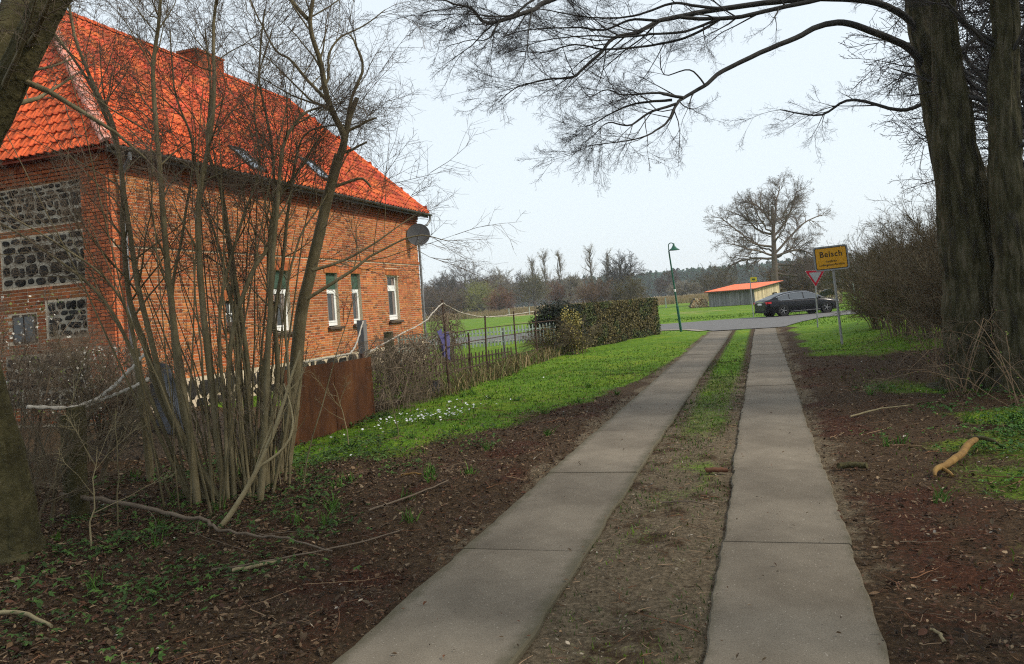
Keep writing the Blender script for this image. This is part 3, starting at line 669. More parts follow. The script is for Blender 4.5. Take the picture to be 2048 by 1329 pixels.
a = u - l / 2; b = u + l / 2; z0 = z - BH / 2; z1 = z + BH / 2
def q3(uu, zz, d):
    x = np.where(fc == 0, XF + d, uu); y = np.where(fc == 0, uu, Y0 - d); return np.stack([x, y, zz], -1)
zero = np.zeros_like(pr) - .004
V = np.stack([q3(a,z0,pr), q3(b,z0,pr), q3(b,z1,pr), q3(a,z1,pr), q3(a,z0,zero), q3(b,z0,zero), q3(b,z1,zero), q3(a,z1,zero)], 1)
F = np.array([[0,1,2,3],[4,5,1,0],[3,2,6,7],[4,0,3,7],[1,5,6,2]])
tn = .72 + .5 * rb.rand(len(rest)); tn = np.where(rb.rand(len(rest)) < .07, .45, tn)
tn = tn * (.8 + .4 * vnoise(u, z, 1.1, 8))
hue = rb.rand(len(rest))
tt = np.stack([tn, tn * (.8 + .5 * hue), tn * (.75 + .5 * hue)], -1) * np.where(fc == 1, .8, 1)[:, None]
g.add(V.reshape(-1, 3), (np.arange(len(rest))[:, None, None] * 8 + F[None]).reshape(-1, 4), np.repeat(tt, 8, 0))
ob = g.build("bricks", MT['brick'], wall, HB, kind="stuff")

# soldier-course lintels, belt course, cornice, plinth course
for o in OPEN:
    ln = []
    g = Geo(); y = o[0] - .115
    while y < o[1] + .10:
        t_ = .8 + .35 * rb.rand(); g.box((XF + .006 + .004*rb.rand(), y + .038, o[3] + .125), (.03, .066, .235), (t_, t_*(.85+.3*rb.rand()), t_)); y += .0765
    g.build("lintel", MT['brick'], wall, HB)
g = Geo(); y = Y0 + .03
while y < Y1 - .03:
    t_ = .75 + .4 * rb.rand(); g.box((XF + .017, y + .055, 3.865), (.045, .108, .10), (t_, t_, t_)); y += .1195
g.build("belt_course", MT['brick'], wall, HB)
g = Geo()
for k, (z0, z1, d) in enumerate(((5.37, 5.44, .03), (5.45, 5.52, .055), (5.53, 5.60, .085), (5.61, 5.78, .11))):
    y = Y0 + .02
    while y < Y1 - .02:
        t_ = .42 + .22 * rb.rand(); g.box((XF + d / 2, y + .06, (z0 + z1) / 2), (d, .112, z1 - z0 - .006), (t_, t_*.8, t_*.8)); y += .1225
    x = XF + d
    while x > -20:
        t_ = (.5 if k == 3 else .6) + .3 * rb.rand(); g.box((x - .035, Y0 - d / 2 - .02, (z0 + z1) / 2), (.064 if k == 3 else .112, d + .04, z1 - z0 - .006), (t_, t_*.85, t_*.8)); x -= .0745 if k == 3 else .1225
g.build("cornice", MT['brick'], wall, HB)

# fieldstones: panels of the gable and the plinth of the long wall
def stone_mesh(seed):
    r = np.random.RandomState(seed); n = 9; a = np.linspace(0, 2*np.pi, n, endpoint=False) + r.rand(n) * .25
    sq = 1 / np.maximum(np.abs(np.cos(a)), np.abs(np.sin(a)))
    rr = .5 * (.55 * sq + .45) * (.86 + .2 * r.rand(n))
    o = np.stack([np.zeros(n), rr*np.cos(a), rr*np.sin(a)], -1)
    m = np.stack([np.full(n, .75), .82*rr*np.cos(a), .82*rr*np.sin(a)], -1); m[:, 0] += (r.rand(n) - .5) * .35
    c = np.array([[1.0, 0, 0]])
    f4 = [[i, (i+1) % n, n+(i+1) % n, n+i] for i in range(n)]; f3 = [[n+i, n+(i+1) % n, 2*n] for i in range(n)]
    g = Geo(); v = np.concatenate([o, m, c]); g.add(v, f4); g.add(v, f3); me = g.mesh("fieldstone", smooth=False); me.materials.append(MT['stone']); return me
SM = [stone_mesh(s) for s in range(8)]
n_st = 0
def stones(face, rect, size, first=True):
    global n_st
    a, b, c, d = rect; z = c
    while z < d - .06:
        h = min(size * (.5 + .7 * rb.rand()), d - z)
        if d - z - h < .08: h = d - z
        u = a
        while u < b - .06:
            l = min(size * (.6 + 1.3 * rb.rand()), b - u)
            if b - u - l < .09: l = b - u
            o = bpy.data.objects.new("fieldstone", SM[rb.randint(8)]); COL.objects.link(o); o.parent = wall
            uc, zc = u + l / 2, z + h / 2 + (rb.rand() - .5) * .05
            dep = .03 + .035 * rb.rand()
            if face == 0: o.location = (XF - .002 - HB[0], uc - HB[1], zc); o.rotation_euler = (rb.rand()*.25-.12, 0, 0)
            else: o.location = (uc - HB[0], Y0 - .002 - HB[1], zc); o.rotation_euler = (rb.rand()*.25-.12, 0, rad(-90))
            o.scale = (dep, (l - .022) * (.88 + .2 * rb.rand()), (h - .02) * (.82 + .3 * rb.rand()))
            n_st += 1; u += l
        z += h
g = Geo()
for a, b, c, d in GPAN: g.bbox((a, Y0 - .008, c), (b, Y0 + .01, d))
MT['old_mortar'] = mat('old_mortar', (.24, .21, .155), (.46, .41, .32), scale=5, rough=.95, bump=.6)
g.build("panel_mortar", MT['old_mortar'], wall, HB)
for k, r_ in enumerate(GPAN[:4]): stones(1, r_, (.21, .25, .24, .3)[k])
stones(1, GPAN[4], .36); stones(1, GPAN[5], .4)
stones(0, (Y0 + .05, Y1 - .05, .02, .70), .36)

# windows
def win(o, kind):
    y0, y1, z0, z1 = o; xi = XF - .10; w_ = y1 - y0
    wz0 = z0 + .04
    g = Geo(); T = .065
    top = z1 if kind != 'shutter' else z1 - .52
    fr = (xi - .05, xi)
    g.bbox((fr[0], y0, wz0), (fr[1], y0 + T, top)); g.bbox((fr[0], y1 - T, wz0), (fr[1], y1, top))
    g.bbox((fr[0], y0 + T, wz0), (fr[1], y1 - T, wz0 + .11)); g.bbox((fr[0], y0 + T, top - T), (fr[1], y1 - T, top))
    m_ = MT['white'] if kind != 'old' else MT['timber_dark']
    f = g.build("window", m_, **RP)
    if kind == 'transom':
        s = Geo(); zt = z0 + (z1 - z0) * .70
        s.bbox((fr[0], y0 + T, zt), (fr[1] + .012, y1 - T, zt + .14)); s.build("transom", MT['white'], f, HB)
        q = Geo(); t2 = .07
        q.bbox((xi - .03, y0 + T, wz0 + .11), (xi + .014, y0 + T + t2, zt)); q.bbox((xi - .03, y1 - T - t2, wz0 + .11), (xi + .014, y1 - T, zt)); q.bbox((xi - .03, y0 + T + t2, wz0 + .11), (xi + .014, y1 - T - t2, wz0 + .11 + t2)); q.bbox((xi - .03, y0 + T + t2, zt - t2), (xi + .014, y1 - T - t2, zt))
        q.build("sash", MT['white'], f, HB)
    elif kind == 'shutter':
        q = Geo(); t2 = .07
        q.bbox((xi - .03, y0 + T, wz0 + .11), (xi + .014, y0 + T + t2, top - T)); q.bbox((xi - .03, y1 - T - t2, wz0 + .11), (xi + .014, y1 - T, top - T)); q.bbox((xi - .03, y0 + T + t2, wz0 + .11), (xi + .014, y1 - T - t2, wz0 + .16)); q.bbox((xi - .03, y0 + T + t2, top - T - t2), (xi + .014, y1 - T - t2, top - T))
        q.build("sash", MT['white'], f, HB)
        zz = top; sh = None
        g = Geo(); g.bbox((xi - .03, y0 + .012, top + .012), (xi + .022, y1 - .012, top + .07)); sh = g.build("roller_shutter", MT['shutter'], **RP)
        zz = top + .074
        while zz < z1 - .02:
            s = Geo(); s.box((xi - .005, (y0 + y1) / 2, zz + .024), (.016, w_ - .03, .046), .9 + .2*rb.rand()); s.build("slat", MT['shutter'], sh, HB); zz += .049
    else:
        s = Geo(); s.bbox((fr[0], (y0 + y1)/2 - .018, wz0 + .11), (fr[1], (y0+y1)/2 + .018, top - T)); s.bbox((fr[0], y0 + T, (z0+z1)/2), (fr[1] - .004, y1 - T, (z0+z1)/2 + .03)); s.build("glazing_bar", MT['white'], f, HB)
    p = Geo(); p.bbox((xi - .035, y0 + .03, wz0 + .06), (xi - .025, y1 - .03, top - .02)); p.build("pane", MT['pane'], f, HB)
    if kind != 'old':
        c = Geo(); ycs = np.linspace(y0 + .08, y1 - .08, 24); xx = xi - .019 + .0025 * np.sin(np.arange(24) * 1.9)
        lo = np.stack([xx, ycs, np.full(24, wz0 + .12 + .0)], -1); lo[:, 2] += np.abs(np.linspace(-1, 1, 24)) * 0
        hi = np.stack([xx, ycs, np.full(24, top - T - .02)], -1)
        keep = np.abs(np.linspace(-1, 1, 24)) > .35
        for i in range(23):
            if keep[i] and keep[i+1]: c.add([lo[i], lo[i+1], hi[i+1], hi[i]], [[0,1,2,3]], .75 + .25 * (i % 2))
        c.build("curtain", MT['curtain'], f, HB)
    s = Geo(); s.box((XF + .03, (y0 + y1) / 2, z0 - .04), (.17, w_ + .18, .075)); s.build("window_sill", MT['timber_dark'], **RP)
for o, k in zip(OPEN, ('old', 'shutter', 'shutter', 'shutter', 'transom')): win(o, k)
g = Geo(); g.bbox((-15.95, Y0 - .012, 1.85), (-15.25, Y0 + .02, 2.5)); gw = g.build("window", MT['timber_dark'], **RP)
p = Geo(); p.bbox((-15.90, Y0 - .02, 1.9), (-15.62, Y0 - .013, 2.45)); p.bbox((-15.58, Y0 - .02, 1.9), (-15.30, Y0 - .013, 2.45)); p.build("pane", MT['pane'], gw, HB)

# ---------------- roof
EX, EY0, EY1, RX, RZ, RY0, RY1, EZ = -12.62, 12.72, 28.98, -17.5, 10.79, 15.73, 26.95, 5.86
WX = RX * 2 - EX
A0, B0, C0, D0 = np.array([EX, EY0, EZ]), np.array([EX, EY1, EZ]), np.array([WX, EY1, EZ]), np.array([WX, EY0, EZ])
R0, R1 = np.array([RX, RY0, RZ]), np.array([RX, RY1, RZ])
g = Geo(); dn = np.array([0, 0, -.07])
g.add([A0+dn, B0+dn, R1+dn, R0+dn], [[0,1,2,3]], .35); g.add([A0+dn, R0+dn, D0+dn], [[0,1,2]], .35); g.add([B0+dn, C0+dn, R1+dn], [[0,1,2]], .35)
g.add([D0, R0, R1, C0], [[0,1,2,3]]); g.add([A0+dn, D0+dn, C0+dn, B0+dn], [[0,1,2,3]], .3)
roof = g.build("roof", MT['tile'], **RP)
TW, TE = .215, .30          # cover width and exposed length of a pantile
pu = np.array([0, .18, .36, .54, .72, .86, 1.0]) ; ph = np.array([.030, .004, 0, .012, .045, .052, .030])
def tile_local():
    k = len(pu); x = (pu - .5) * TW * 1.06
    top = np.stack([x, np.full(k, TE * 1.18), ph * .9], -1); bot = np.stack([x, np.zeros(k), ph + .038], -1); lip = np.stack([x, np.zeros(k), ph + .012], -1)
    v = np.concatenate([top, bot, lip])
    f = [[i, k + i, k + i + 1, i + 1] for i in range(k-1)] + [[k + i, 2*k + i, 2*k + i + 1, k + i + 1] for i in range(k-1)]
    return v, np.array(f)
TV, TF = tile_local()
def slope_tiles(P0, P1, up, poly_test, flip=False):
    """centres along eave P0->P1, rows going up"""
    e = P1 - P0; L_ = np.linalg.norm(e); e = e / L_; n = np.cross(e, up); n = n / np.linalg.norm(n)
    if n[2] < 0: n = -n
    out = []
    H = poly_test[1]
    for r in range(int(H / TE) + 1):
        for c in range(int(L_ / TW) + 1):
            u_, v_ = (c + .5) * TW, r * TE
            lo, hi = poly_test[0](v_ + TE * .5)
            if u_ < lo - .05 or u_ > hi + .05 or v_ > H - .05: continue
            out.append((P0 + e * u_ + up * v_, e, up, n))
    return out
upf = np.array([RX - EX, 0, RZ - EZ]); Hf = np.linalg.norm(upf); upf = upf / Hf
upg = np.array([0, RY0 - EY0, RZ - EZ]); Hg = np.linalg.norm(upg); upg = upg / Hg
uph = np.array([0, RY1 - EY1, RZ - EZ]); Hh = np.linalg.norm(uph); uph = uph / Hh
SKY = [(17.72, 18.38, 6.04, 6.78), (21.7, 22.46, 6.4, 7.15)]
tl = slope_tiles(A0, B0, upf, (lambda v: ((RY0 - EY0) * v / Hf, (EY1 - EY0) - (EY1 - RY1) * v / Hf), Hf))
tl = [t for t in tl if not in_rects(t[0][1], t[0][2] + .12, SKY, .02, .05)]
LG = EX - WX
tg = slope_tiles(D0, A0, upg, (lambda v: (LG / 2 * v / Hg, LG - LG / 2 * v / Hg), Hg))
th = slope_tiles(B0, C0, uph, (lambda v: (LG / 2 * v / Hh, LG - LG / 2 * v / Hh), Hh))
alls = tl + tg
vis = []
for k, t in enumerate(alls):
    d = np.linalg.norm(t[0] - np.array([0, 0, EYE])); vis.append(d + (6 if t[0][0] < -17.2 else 0) + (2.0 if t[0][2] > 9.5 else 0))
order = np.argsort(vis); near_t = set(order[:300].tolist())
tme = Geo().add(TV, TF).mesh("roof_tile", smooth=False); tme.materials.append(MT['tile_one'])
g = Geo()
for k, (p, e, u_, n) in enumerate(alls + th):
    M3 = np.stack([e, u_, n], 1)
    jit = (rb.rand(3) - .5) * np.array([.012, .03, .012])
    if k in near_t:
        o = bpy.data.objects.new("roof_tile", tme); COL.objects.link(o); o.parent = roof
        a_ = rad((rb.rand() - .5) * 3.0)
        m4 = Matrix.Translation(Vector(p + jit - np.array(HB))) @ Matrix(M3.tolist()).to_4x4() @ Matrix.Rotation(a_, 4, 'Z')
        o.matrix_local = m4
    else:
        t_ = .74 + .42 * rb.rand(); t_ *= (.6 if rb.rand() < .07 else 1.15 if rb.rand() < .06 else 1); t_ *= .85 + .3 * vnoise(p[1], p[2], 1.5, 9)
        g.add((TV @ M3.T) + p + jit, TF, (t_, t_ * (.75 + .6 * rb.rand()), t_))
g.build("roof_tiles", MT['tile'], roof, HB, kind="stuff")
# hip and ridge caps
def caps(P, Q, name, m_, step=.34, rr=.13):
    L_ = np.linalg.norm(Q - P); d = (Q - P) / L_; n = int(L_ / step)
    src = Geo(); a = np.linspace(-.15, np.pi + .15, 8)
    lo = np.stack([rr * 1.12 * np.cos(a), np.zeros(8), rr * 1.0 * np.sin(a)], -1); hi = np.stack([rr * .9 * np.cos(a), np.full(8, step * 1.12), rr * .85 * np.sin(a)], -1)
    src.add(np.concatenate([lo, hi]), [[i, i+1, 9+i, 8+i] for i in range(7)]); src.add(np.concatenate([lo, lo.mean(0)[None]]), [[i+1, i, 8] for i in range(7)])
    me = src.mesh(name); me.materials.append(m_)
    side = unit(np.cross(d, [0, 0, 1])); up = np.cross(side, d)
    for k in range(n):
        o = bpy.data.objects.new(name, me); COL.objects.link(o); o.parent = roof
        p = P + d * (k * step) + up * .0 - np.array(HB)
        o.matrix_local = Matrix.Translation(Vector(p)) @ Matrix(np.stack([side, d, up], 1).tolist()).to_4x4()
caps(A0 + np.array([-.02, .02, .03]), R0, "hip_tile", MT['hipcap'])
caps(B0 + np.array([-.02, -.02, .03]), R1, "hip_tile", MT['tile_one'])
caps(R0 - np.array([0, .1, 0]), R1 + np.array([0, .1, 0]), "ridge_tile", MT['tile_one'])
# chimney
g = Geo(); cz = RZ - .35
while cz < 11.12:
    for fx in (-.36, .36):
        for yy in np.arange(21.25, 22.4, .248):
            t_ = .7 + .5 * rb.rand(); g.box((RX + fx, yy + .12, cz), (.06, .236, .066), (t_, t_*.7, t_*.7))
    for fy in (21.25, 22.5):
        for xx in np.arange(-.33, .3, .248):
            t_ = .7 + .5 * rb.rand(); g.box((RX + xx + .13, fy, cz), (.236, .06, .066), (t_, t_*.7, t_*.7))
    cz += .078
g.box((RX, 21.88, 10.75), (.71, 1.22, .76), (1.0, .9, .8)); g.box((RX, 21.88, 11.17), (.84, 1.42, .07), (.7, .6, .6))
g.build("chimney", MT['brick'], roof, HB)
# skylights
for k, (a, b, c, d) in enumerate(SKY):
    def rp(y, z, lift): 
        x = EX - (z - EZ) * (EX - RX) / (RZ - EZ); nn = unit([RZ - EZ, 0, EX - RX]); return np.array([x, y, z]) + nn * lift
    fr = Geo()
    for (ya, yb, za, zb) in ((a, a + .06, c, d), (b - .06, b, c, d), (a + .06, b - .06, c, c + .05), (a + .06, b - .06, d - .05, d)):
        P8 = [rp(ya, za, -.02), rp(yb, za, -.02), rp(yb, zb, -.02), rp(ya, zb, -.02), rp(ya, za, .10), rp(yb, za, .10), rp(yb, zb, .10), rp(ya, zb, .10)]
        fr.add(P8, [[0,3,2,1],[4,5,6,7],[0,1,5,4],[1,2,6,5],[2,3,7,6],[3,0,4,7]])
    f = fr.build("skylight", MT['gutter'], roof, HB)
    p = Geo(); p.add([rp(a + .05, c + .045, .07), rp(b - .05, c + .045, .07), rp(b - .05, d - .045, .07), rp(a + .05, d - .045, .07)], [[0,1,2,3]]); p.build("pane", MT['skyglass'], f, HB)
# gutter and downpipes
g = Geo(); n = 9; a = np.linspace(np.pi, 2 * np.pi, n)
ring = np.stack([.075 * np.cos(a), .075 * np.sin(a)], -1)
v = []
for y in (EY0 - .05, EY1 + .12):
    v += [[EX + .06 + r_[0], y, 5.84 + r_[1]] for r_ in ring]
    v += [[EX + .06 + r_[0] * .9, y, 5.845 + r_[1] * .9] for r_ in ring[::-1]]
n2 = 2 * n
g.add(v, [[i, (i+1) % n2, n2 + (i+1) % n2, n2 + i] for i in range(n2)])
g.bbox((EX - .03, EY0, 5.70), (EX - .005, EY1, 5.86), .8)
for y in np.arange(EY0 + .4, EY1, .8): g.box((EX + .06, y, 5.765), (.16, .025, .012), .7)
g.build("gutter", MT['gutter'], **RP)
g = Geo(); g.tube([(EX + .06, 13.22, 5.76), (EX + .05, 13.24, 5.62), (XF + .16, 13.28, 5.35), (XF + .13, 13.3, 5.1), (XF + .13, 13.3, .25)], .05, 10)
for z in (4.6, 3.0, 1.4): g.tube([(XF + .13, 13.3, z), (XF + .13, 13.3, z + .05)], .058, 10)
g.build("downpipe", MT['zinc'], **RP)
g = Geo(); g.tube([(EX + .06, EY1 + .04, 5.78), (EX + .06, EY1 + .05, 5.62), (EX - .02, EY1 - .12, 5.42), (XF + .05, Y1 + .06, 5.25), (XF + .05, Y1 + .06, .2), (XF + .35, Y1 + .12, .12)], .048, 10)
g.build("downpipe", MT['zinc'], **RP)

# satellite dish at the far corner
DB = (XF + .02, 27.75, 4.9)
dish = empty("satellite_dish", DB, label="dark grey round satellite dish on the wall under the eaves", cat="satellite dish")
g = Geo(); prof = [(0.0, 0.0)] + [(r_, .22 * r_ * r_) for r_ in np.linspace(.1, .44, 6)] + [(.455, .05)] + [(r_, .22 * r_ * r_ - .012) for r_ in np.linspace(.44, .1, 6)] + [(0, -.012)]
g.lathe(prof, 28)
o = g.build("reflector", MT['dish'], dish, smooth=True); 
o.matrix_local = Matrix.Translation((.42, 0, 0.02)) @ Vector((.42, -.86, .2)).to_track_quat('Z', 'Y').to_matrix().to_4x4()
g = Geo(); g.tube([(0, .1, -.1), (.25, .12, -.1), (.36, .05, 0)], .022, 8); g.box((.01, .1, -.1), (.03, .16, .22)); g.build("bracket", MT['galv'], dish)
g = Geo(); g.tube([(.42, -.05, -.42), (.55, -.35, -.36), (.62, -.5, -.2)], .012, 6); o2 = g.build("feed_arm", MT['galv'], dish)
g = Geo(); g.tube([(.62, -.5, -.22), (.60, -.44, -.14)], .035, 8); g.build("receiver", MT['dish'], dish)
# ------------------------------------------------------------------ bare trees: limbs, boughs and twig sprays
def make_spray(seed, n_side=9, droop=0.0, zig=.16, K=4, spread=55, sub=3):
    r = np.random.RandomState(seed); P = []; R = []
    def line(p, d, L_, r0, r1):
        pts = [p]; q = p.copy(); dd = d.copy()
        for k in range(K - 1):
            dd = unit(dd + (r.rand(3) - .5) * zig * 2 + np.array([0, 0, -droop])); q = q + dd * L_ / (K - 1); pts.append(q)
        pts = np.array(pts); P.append(pts); R.append(np.linspace(r0, r1, K)); return pts
    def rot(d, ang, r):
        a = unit(np.cross(d, r.rand(3) - .5)); return np.array(Matrix.Rotation(ang, 3, Vector(a)) @ Vector(d))
    main = line(np.zeros(3), np.array([0, 0, 1.]), 1.0, 1.0, .35)
    for i in range(n_side):
        t = .12 + .85 * (i + r.rand() * .6) / n_side; f = t * (K - 1); k = min(int(f), K - 2); p = main[k] + (main[k+1] - main[k]) * (f - k)
        d = rot(unit(main[k+1] - main[k]), rad(spread * (.6 + .7 * r.rand())), r)
        L_ = (.30 + .42 * r.rand()) * (1.15 - .6 * t)
        s = line(p, d, L_, .55, .28)
        for j in range(sub):
            t2 = .25 + .7 * r.rand(); f2 = t2 * (K - 1); k2 = min(int(f2), K - 2); p2 = s[k2] + (s[k2+1] - s[k2]) * (f2 - k2)
            line(p2, rot(unit(s[k2+1] - s[k2]), rad(30 + 35 * r.rand()), r), L_ * (.25 + .4 * r.rand()), .35, .25)
    return np.array(P), np.array(R)
SPR = [make_spray(s) for s in range(6)]
SPR_FINE = [make_spray(40 + s, 8, sub=3, zig=.2, spread=44) for s in range(6)]
SPR_UP = [make_spray(70 + s, 7, spread=38, sub=2, zig=.1) for s in range(5)]
SPR_FAR = [make_spray(90 + s, 6, sub=1, K=3) for s in range(5)]

def add_sprays(geo, items, rt, lib=SPR, n=3, seed=0, rmin=.0):
    """items: (pos, dir, length, tint); rt: radius in metres of a spray's main stem"""
    r = np.random.RandomState(seed)
    for pos, d, L_, tn in items:
        P, R = lib[r.randint(len(lib))]
        d = unit(d); u_ = unit(np.cross(d, r.rand(3) - .5)); v_ = np.cross(d, u_)
        M3 = np.stack([u_, v_, d], 1)
        tubes(geo, (P @ M3.T) * L_ + np.asarray(pos), np.maximum(R * rt, rmin), n, tn)

def resample(pts, r, m):
    pts = np.asarray(pts, float); n = len(pts); s = np.linspace(0, n - 1, m); i = np.clip(s.astype(int), 0, n - 2); f = (s - i)[:, None]
    # Catmull-Rom for smooth stems
    p0 = pts[np.clip(i - 1, 0, n - 1)]; p1 = pts[i]; p2 = pts[i + 1]; p3 = pts[np.clip(i + 2, 0, n - 1)]
    q = .5 * (2*p1 + (p2-p0)*f + (2*p0-5*p1+4*p2-p3)*f**2 + (3*p1-p0-3*p2+p3)*f**3)
    rr = np.asarray(r, float); return q, rr[i] * (1 - f[:, 0]) + rr[i + 1] * f[:, 0]

def stem_pts(name, m=None, wig=.0, seed=0):
    s = np.array(STEMS[name]); p, r = resample(s[:, :3], s[:, 3], m or (len(s) * 4))
    if wig:
        rr = np.random.RandomState(seed + len(name)); k = len(p); w_ = np.cumsum((rr.rand(k, 3) - .5), 0); w_ -= np.linspace(0, 1, k)[:, None] * w_[-1]; p = p + w_ * wig
    return p, r

def boughs(p, r, rng, n, lmin, lmax, ang=(35, 75), t0=.3, K=5, gravity=.0, rfac=.5, up=0.0, t1=1.0, maxr=.05):
    """side branches off a polyline: list of (pts, radii)"""
    out = []; m = len(p)
    for i in range(n):
        t = t0 + (t1 - t0) * rng.rand(); f = t * (m - 1); k = min(int(f), m - 2); q = p[k] + (p[k+1] - p[k]) * (f - k)
        d = unit(p[k+1] - p[k]); a = unit(np.cross(d, rng.rand(3) - .5))
        dd = np.array(Matrix.Rotation(rad(ang[0] + (ang[1] - ang[0]) * rng.rand()), 3, Vector(a)) @ Vector(d))
        L_ = (lmin + (lmax - lmin) * rng.rand()) * (1.2 - .55 * t); r0 = min(r[k] * rfac, maxr)
        pts = [q]; 
        for s in range(K - 1):
            dd = unit(dd + (rng.rand(3) - .5) * .42 + np.array([0, 0, up - gravity])); q = q + dd * L_ / (K - 1); pts.append(q)
        out.append((np.array(pts), np.linspace(r0, max(r0 * .3, .002), K)))
    return out

def ends(br, rng, per=3, L_=(.4, .8), tint=(.8, 1.15), t0=.35):
    it = []
    for p, r in br:
        m = len(p)
        for j in range(per):
            t = t0 + (1 - t0) * (j + rng.rand()) / per if j < per - 1 else 1.0
            f = min(t, .999) * (m - 1); k = int(f); q = p[k] + (p[k+1] - p[k]) * (f - k)
            d = unit(p[k+1] - p[k]) + (rng.rand(3) - .5) * (.9 if t < .99 else .2)
            it.append((q, d, L_[0] + (L_[1] - L_[0]) * rng.rand(), tint[0] + (tint[1] - tint[0]) * rng.rand()))
    return it

def flush(geo, br, n=5, tint=1.0):
    by = {}
    for p, r in br: by.setdefault(len(p), []).append((p, r))
    for k, l in by.items(): tubes(geo, np.array([a for a, _ in l]), np.array([b for _, b in l]), n, tint)

def ribbed(geo, p, r, n=26, depth=.06, seed=0, flare=.0, fiss=0.0):
    """trunk with ridged bark and root flare"""
    rng = np.random.RandomState(seed); m = len(p)
    T = np.gradient(p, axis=0); T /= np.linalg.norm(T, axis=1, keepdims=True)
    U_ = np.cross(T, [0, 1, 0.001]); U_ /= np.linalg.norm(U_, axis=1, keepdims=True); V_ = np.cross(T, U_)
    a = np.arange(n) * 2 * np.pi / n
    ridge = rng.rand(n); ph0 = np.cumsum(np.ones(n)); lobes = np.cos(3 * a + rng.rand() * 6) * .5 + np.cos(5 * a + rng.rand() * 6) * .5
    rows = []
    for k in range(m):
        h_ = p[k, 2]; fl = 1 + flare * np.exp(-max(h_, 0) / .35) * (1 + .5 * lobes)
        rr = r[k] * fl * (1 + depth * ((ridge + .55 * rng.rand(n)) - .75) + .03 * np.cos(2 * a + k * .15))
        if fiss:
            hh = p[k, 2] + 20; fz = np.abs(vnoise(np.arange(n) * .5 + .25 * np.sin(hh * 3), np.full(n, hh * 1.3), 1.0, 77 + seed) - .5) * 2
            fz = np.minimum(fz * 2.2, 1); rr = rr * (1 - fiss * (1 - fz)) + r[k] * .02 * (vnoise(np.arange(n) * 1.0, np.full(n, hh * 9), 1.0, 99) - .5)
        rows.append(p[k] + rr[:, None] * (np.cos(a)[:, None] * U_[k] + np.sin(a)[:, None] * V_[k]))
    v = np.array(rows).reshape(-1, 3)
    k = np.arange(m - 1)[:, None] * n; j = np.arange(n)[None]; j2 = (j + 1) % n
    geo.add(v, np.stack([k + j, k + j2, k + n + j2, k + n + j], -1).reshape(-1, 4))
    geo.add(np.concatenate([rows[-1], p[-1][None]]), [[i, (i + 1) % n, n] for i in range(n)])

# ------------------------------------------------------------------ hazel clump left of the lane
rg = np.random.RandomState(21)
hz0 = (-5.6, 7.3, 0.0)
hazel = empty("hazel_bush", hz0, label="tall many-stemmed bare hazel clump in front of the brick farmhouse", cat="bush")
def stem_with_twigs(names, parent, origin, nb=7, blen=(.35, 1.0), sp=(.25, .6), rt=.0048, m_=None, tm=None, per=4, wig=.012, seed=0, n=9, up=.08, t0=.33, lib=SPR, name="stem"):
    rng = np.random.RandomState(seed); g = Geo(); br_all = []
    for nm in names:
        p, r = stem_pts(nm, wig=wig, seed=seed); 
        tubes(g, p[None], r[None], n, 1.0)
        lens = np.linalg.norm(np.diff(p, axis=0), axis=1).sum()
        br = boughs(p, r, rng, max(2, int(nb * min(lens / 4, 1.3))), blen[0], blen[1], ang=(25, 65), t0=t0, up=up, rfac=.42, maxr=.016)
        br_all += br + [(p[-5:], r[-5:])]
        flush(g, br, 5)
    o = g.build(name, m_ or MT['hazel'], parent, origin, smooth=True)
    t = Geo(); add_sprays(t, ends(br_all, rng, per, sp), rt, lib, seed=seed)
    tw = t.build("twigs", tm or MT['twig'], o, origin, kind="stuff")
    return o
stem_with_twigs(['s2'], hazel, hz0, 17, blen=(.4, 1.4), sp=(.3, .8), seed=2, rt=.0042, per=3)
for k, nm in enumerate(('s1', 's3', 's4', 's5', 's6', 's7', 's8', 's9', 's10', 's11', 's12', 's13', 's14', 's15')):
    stem_with_twigs([nm], hazel, hz0, 14, blen=(.4, 1.4), sp=(.3, .85), seed=3 + k, rt=.0042, per=3)
# many thin straight shoots from the stool
for k in range(64):
    x0, y0 = -5.66 + rg.randn() * .34, 7.5 + rg.randn() * .42
    hgt = 1.2 + 3.4 * rg.rand() ** 1.4; lean = (rg.rand(2) - .5) * np.array([.5, .35]) * hgt + np.array([x0 + 5.62, y0 - 7.35]) * .55
    K = 8; t = np.linspace(0, 1, K)
    p = np.stack([x0 + lean[0] * t ** 1.2, y0 + lean[1] * t ** 1.2, hgt * t - .04], -1) + (rg.rand(K, 3) - .5) * .03
    rr = np.linspace(.009 + .009 * rg.rand(), .004, K)
    g = Geo(); tubes(g, p[None], rr[None], 6, .85 + .3 * rg.rand())
    br = boughs(p, rr, rg, 4, .15, .5, ang=(20, 50), t0=.35, up=.1, rfac=.5)
    flush(g, br, 4)
    o = g.build("shoot", MT['hazel'], hazel, hz0, smooth=True)
    if k % 2 == 0:
        tg_ = Geo(); add_sprays(tg_, ends(br, rg, 2, (.12, .3)), .0035, SPR_UP, seed=k); tg_.build("twigs", MT['twig'], o, hz0, kind="stuff")
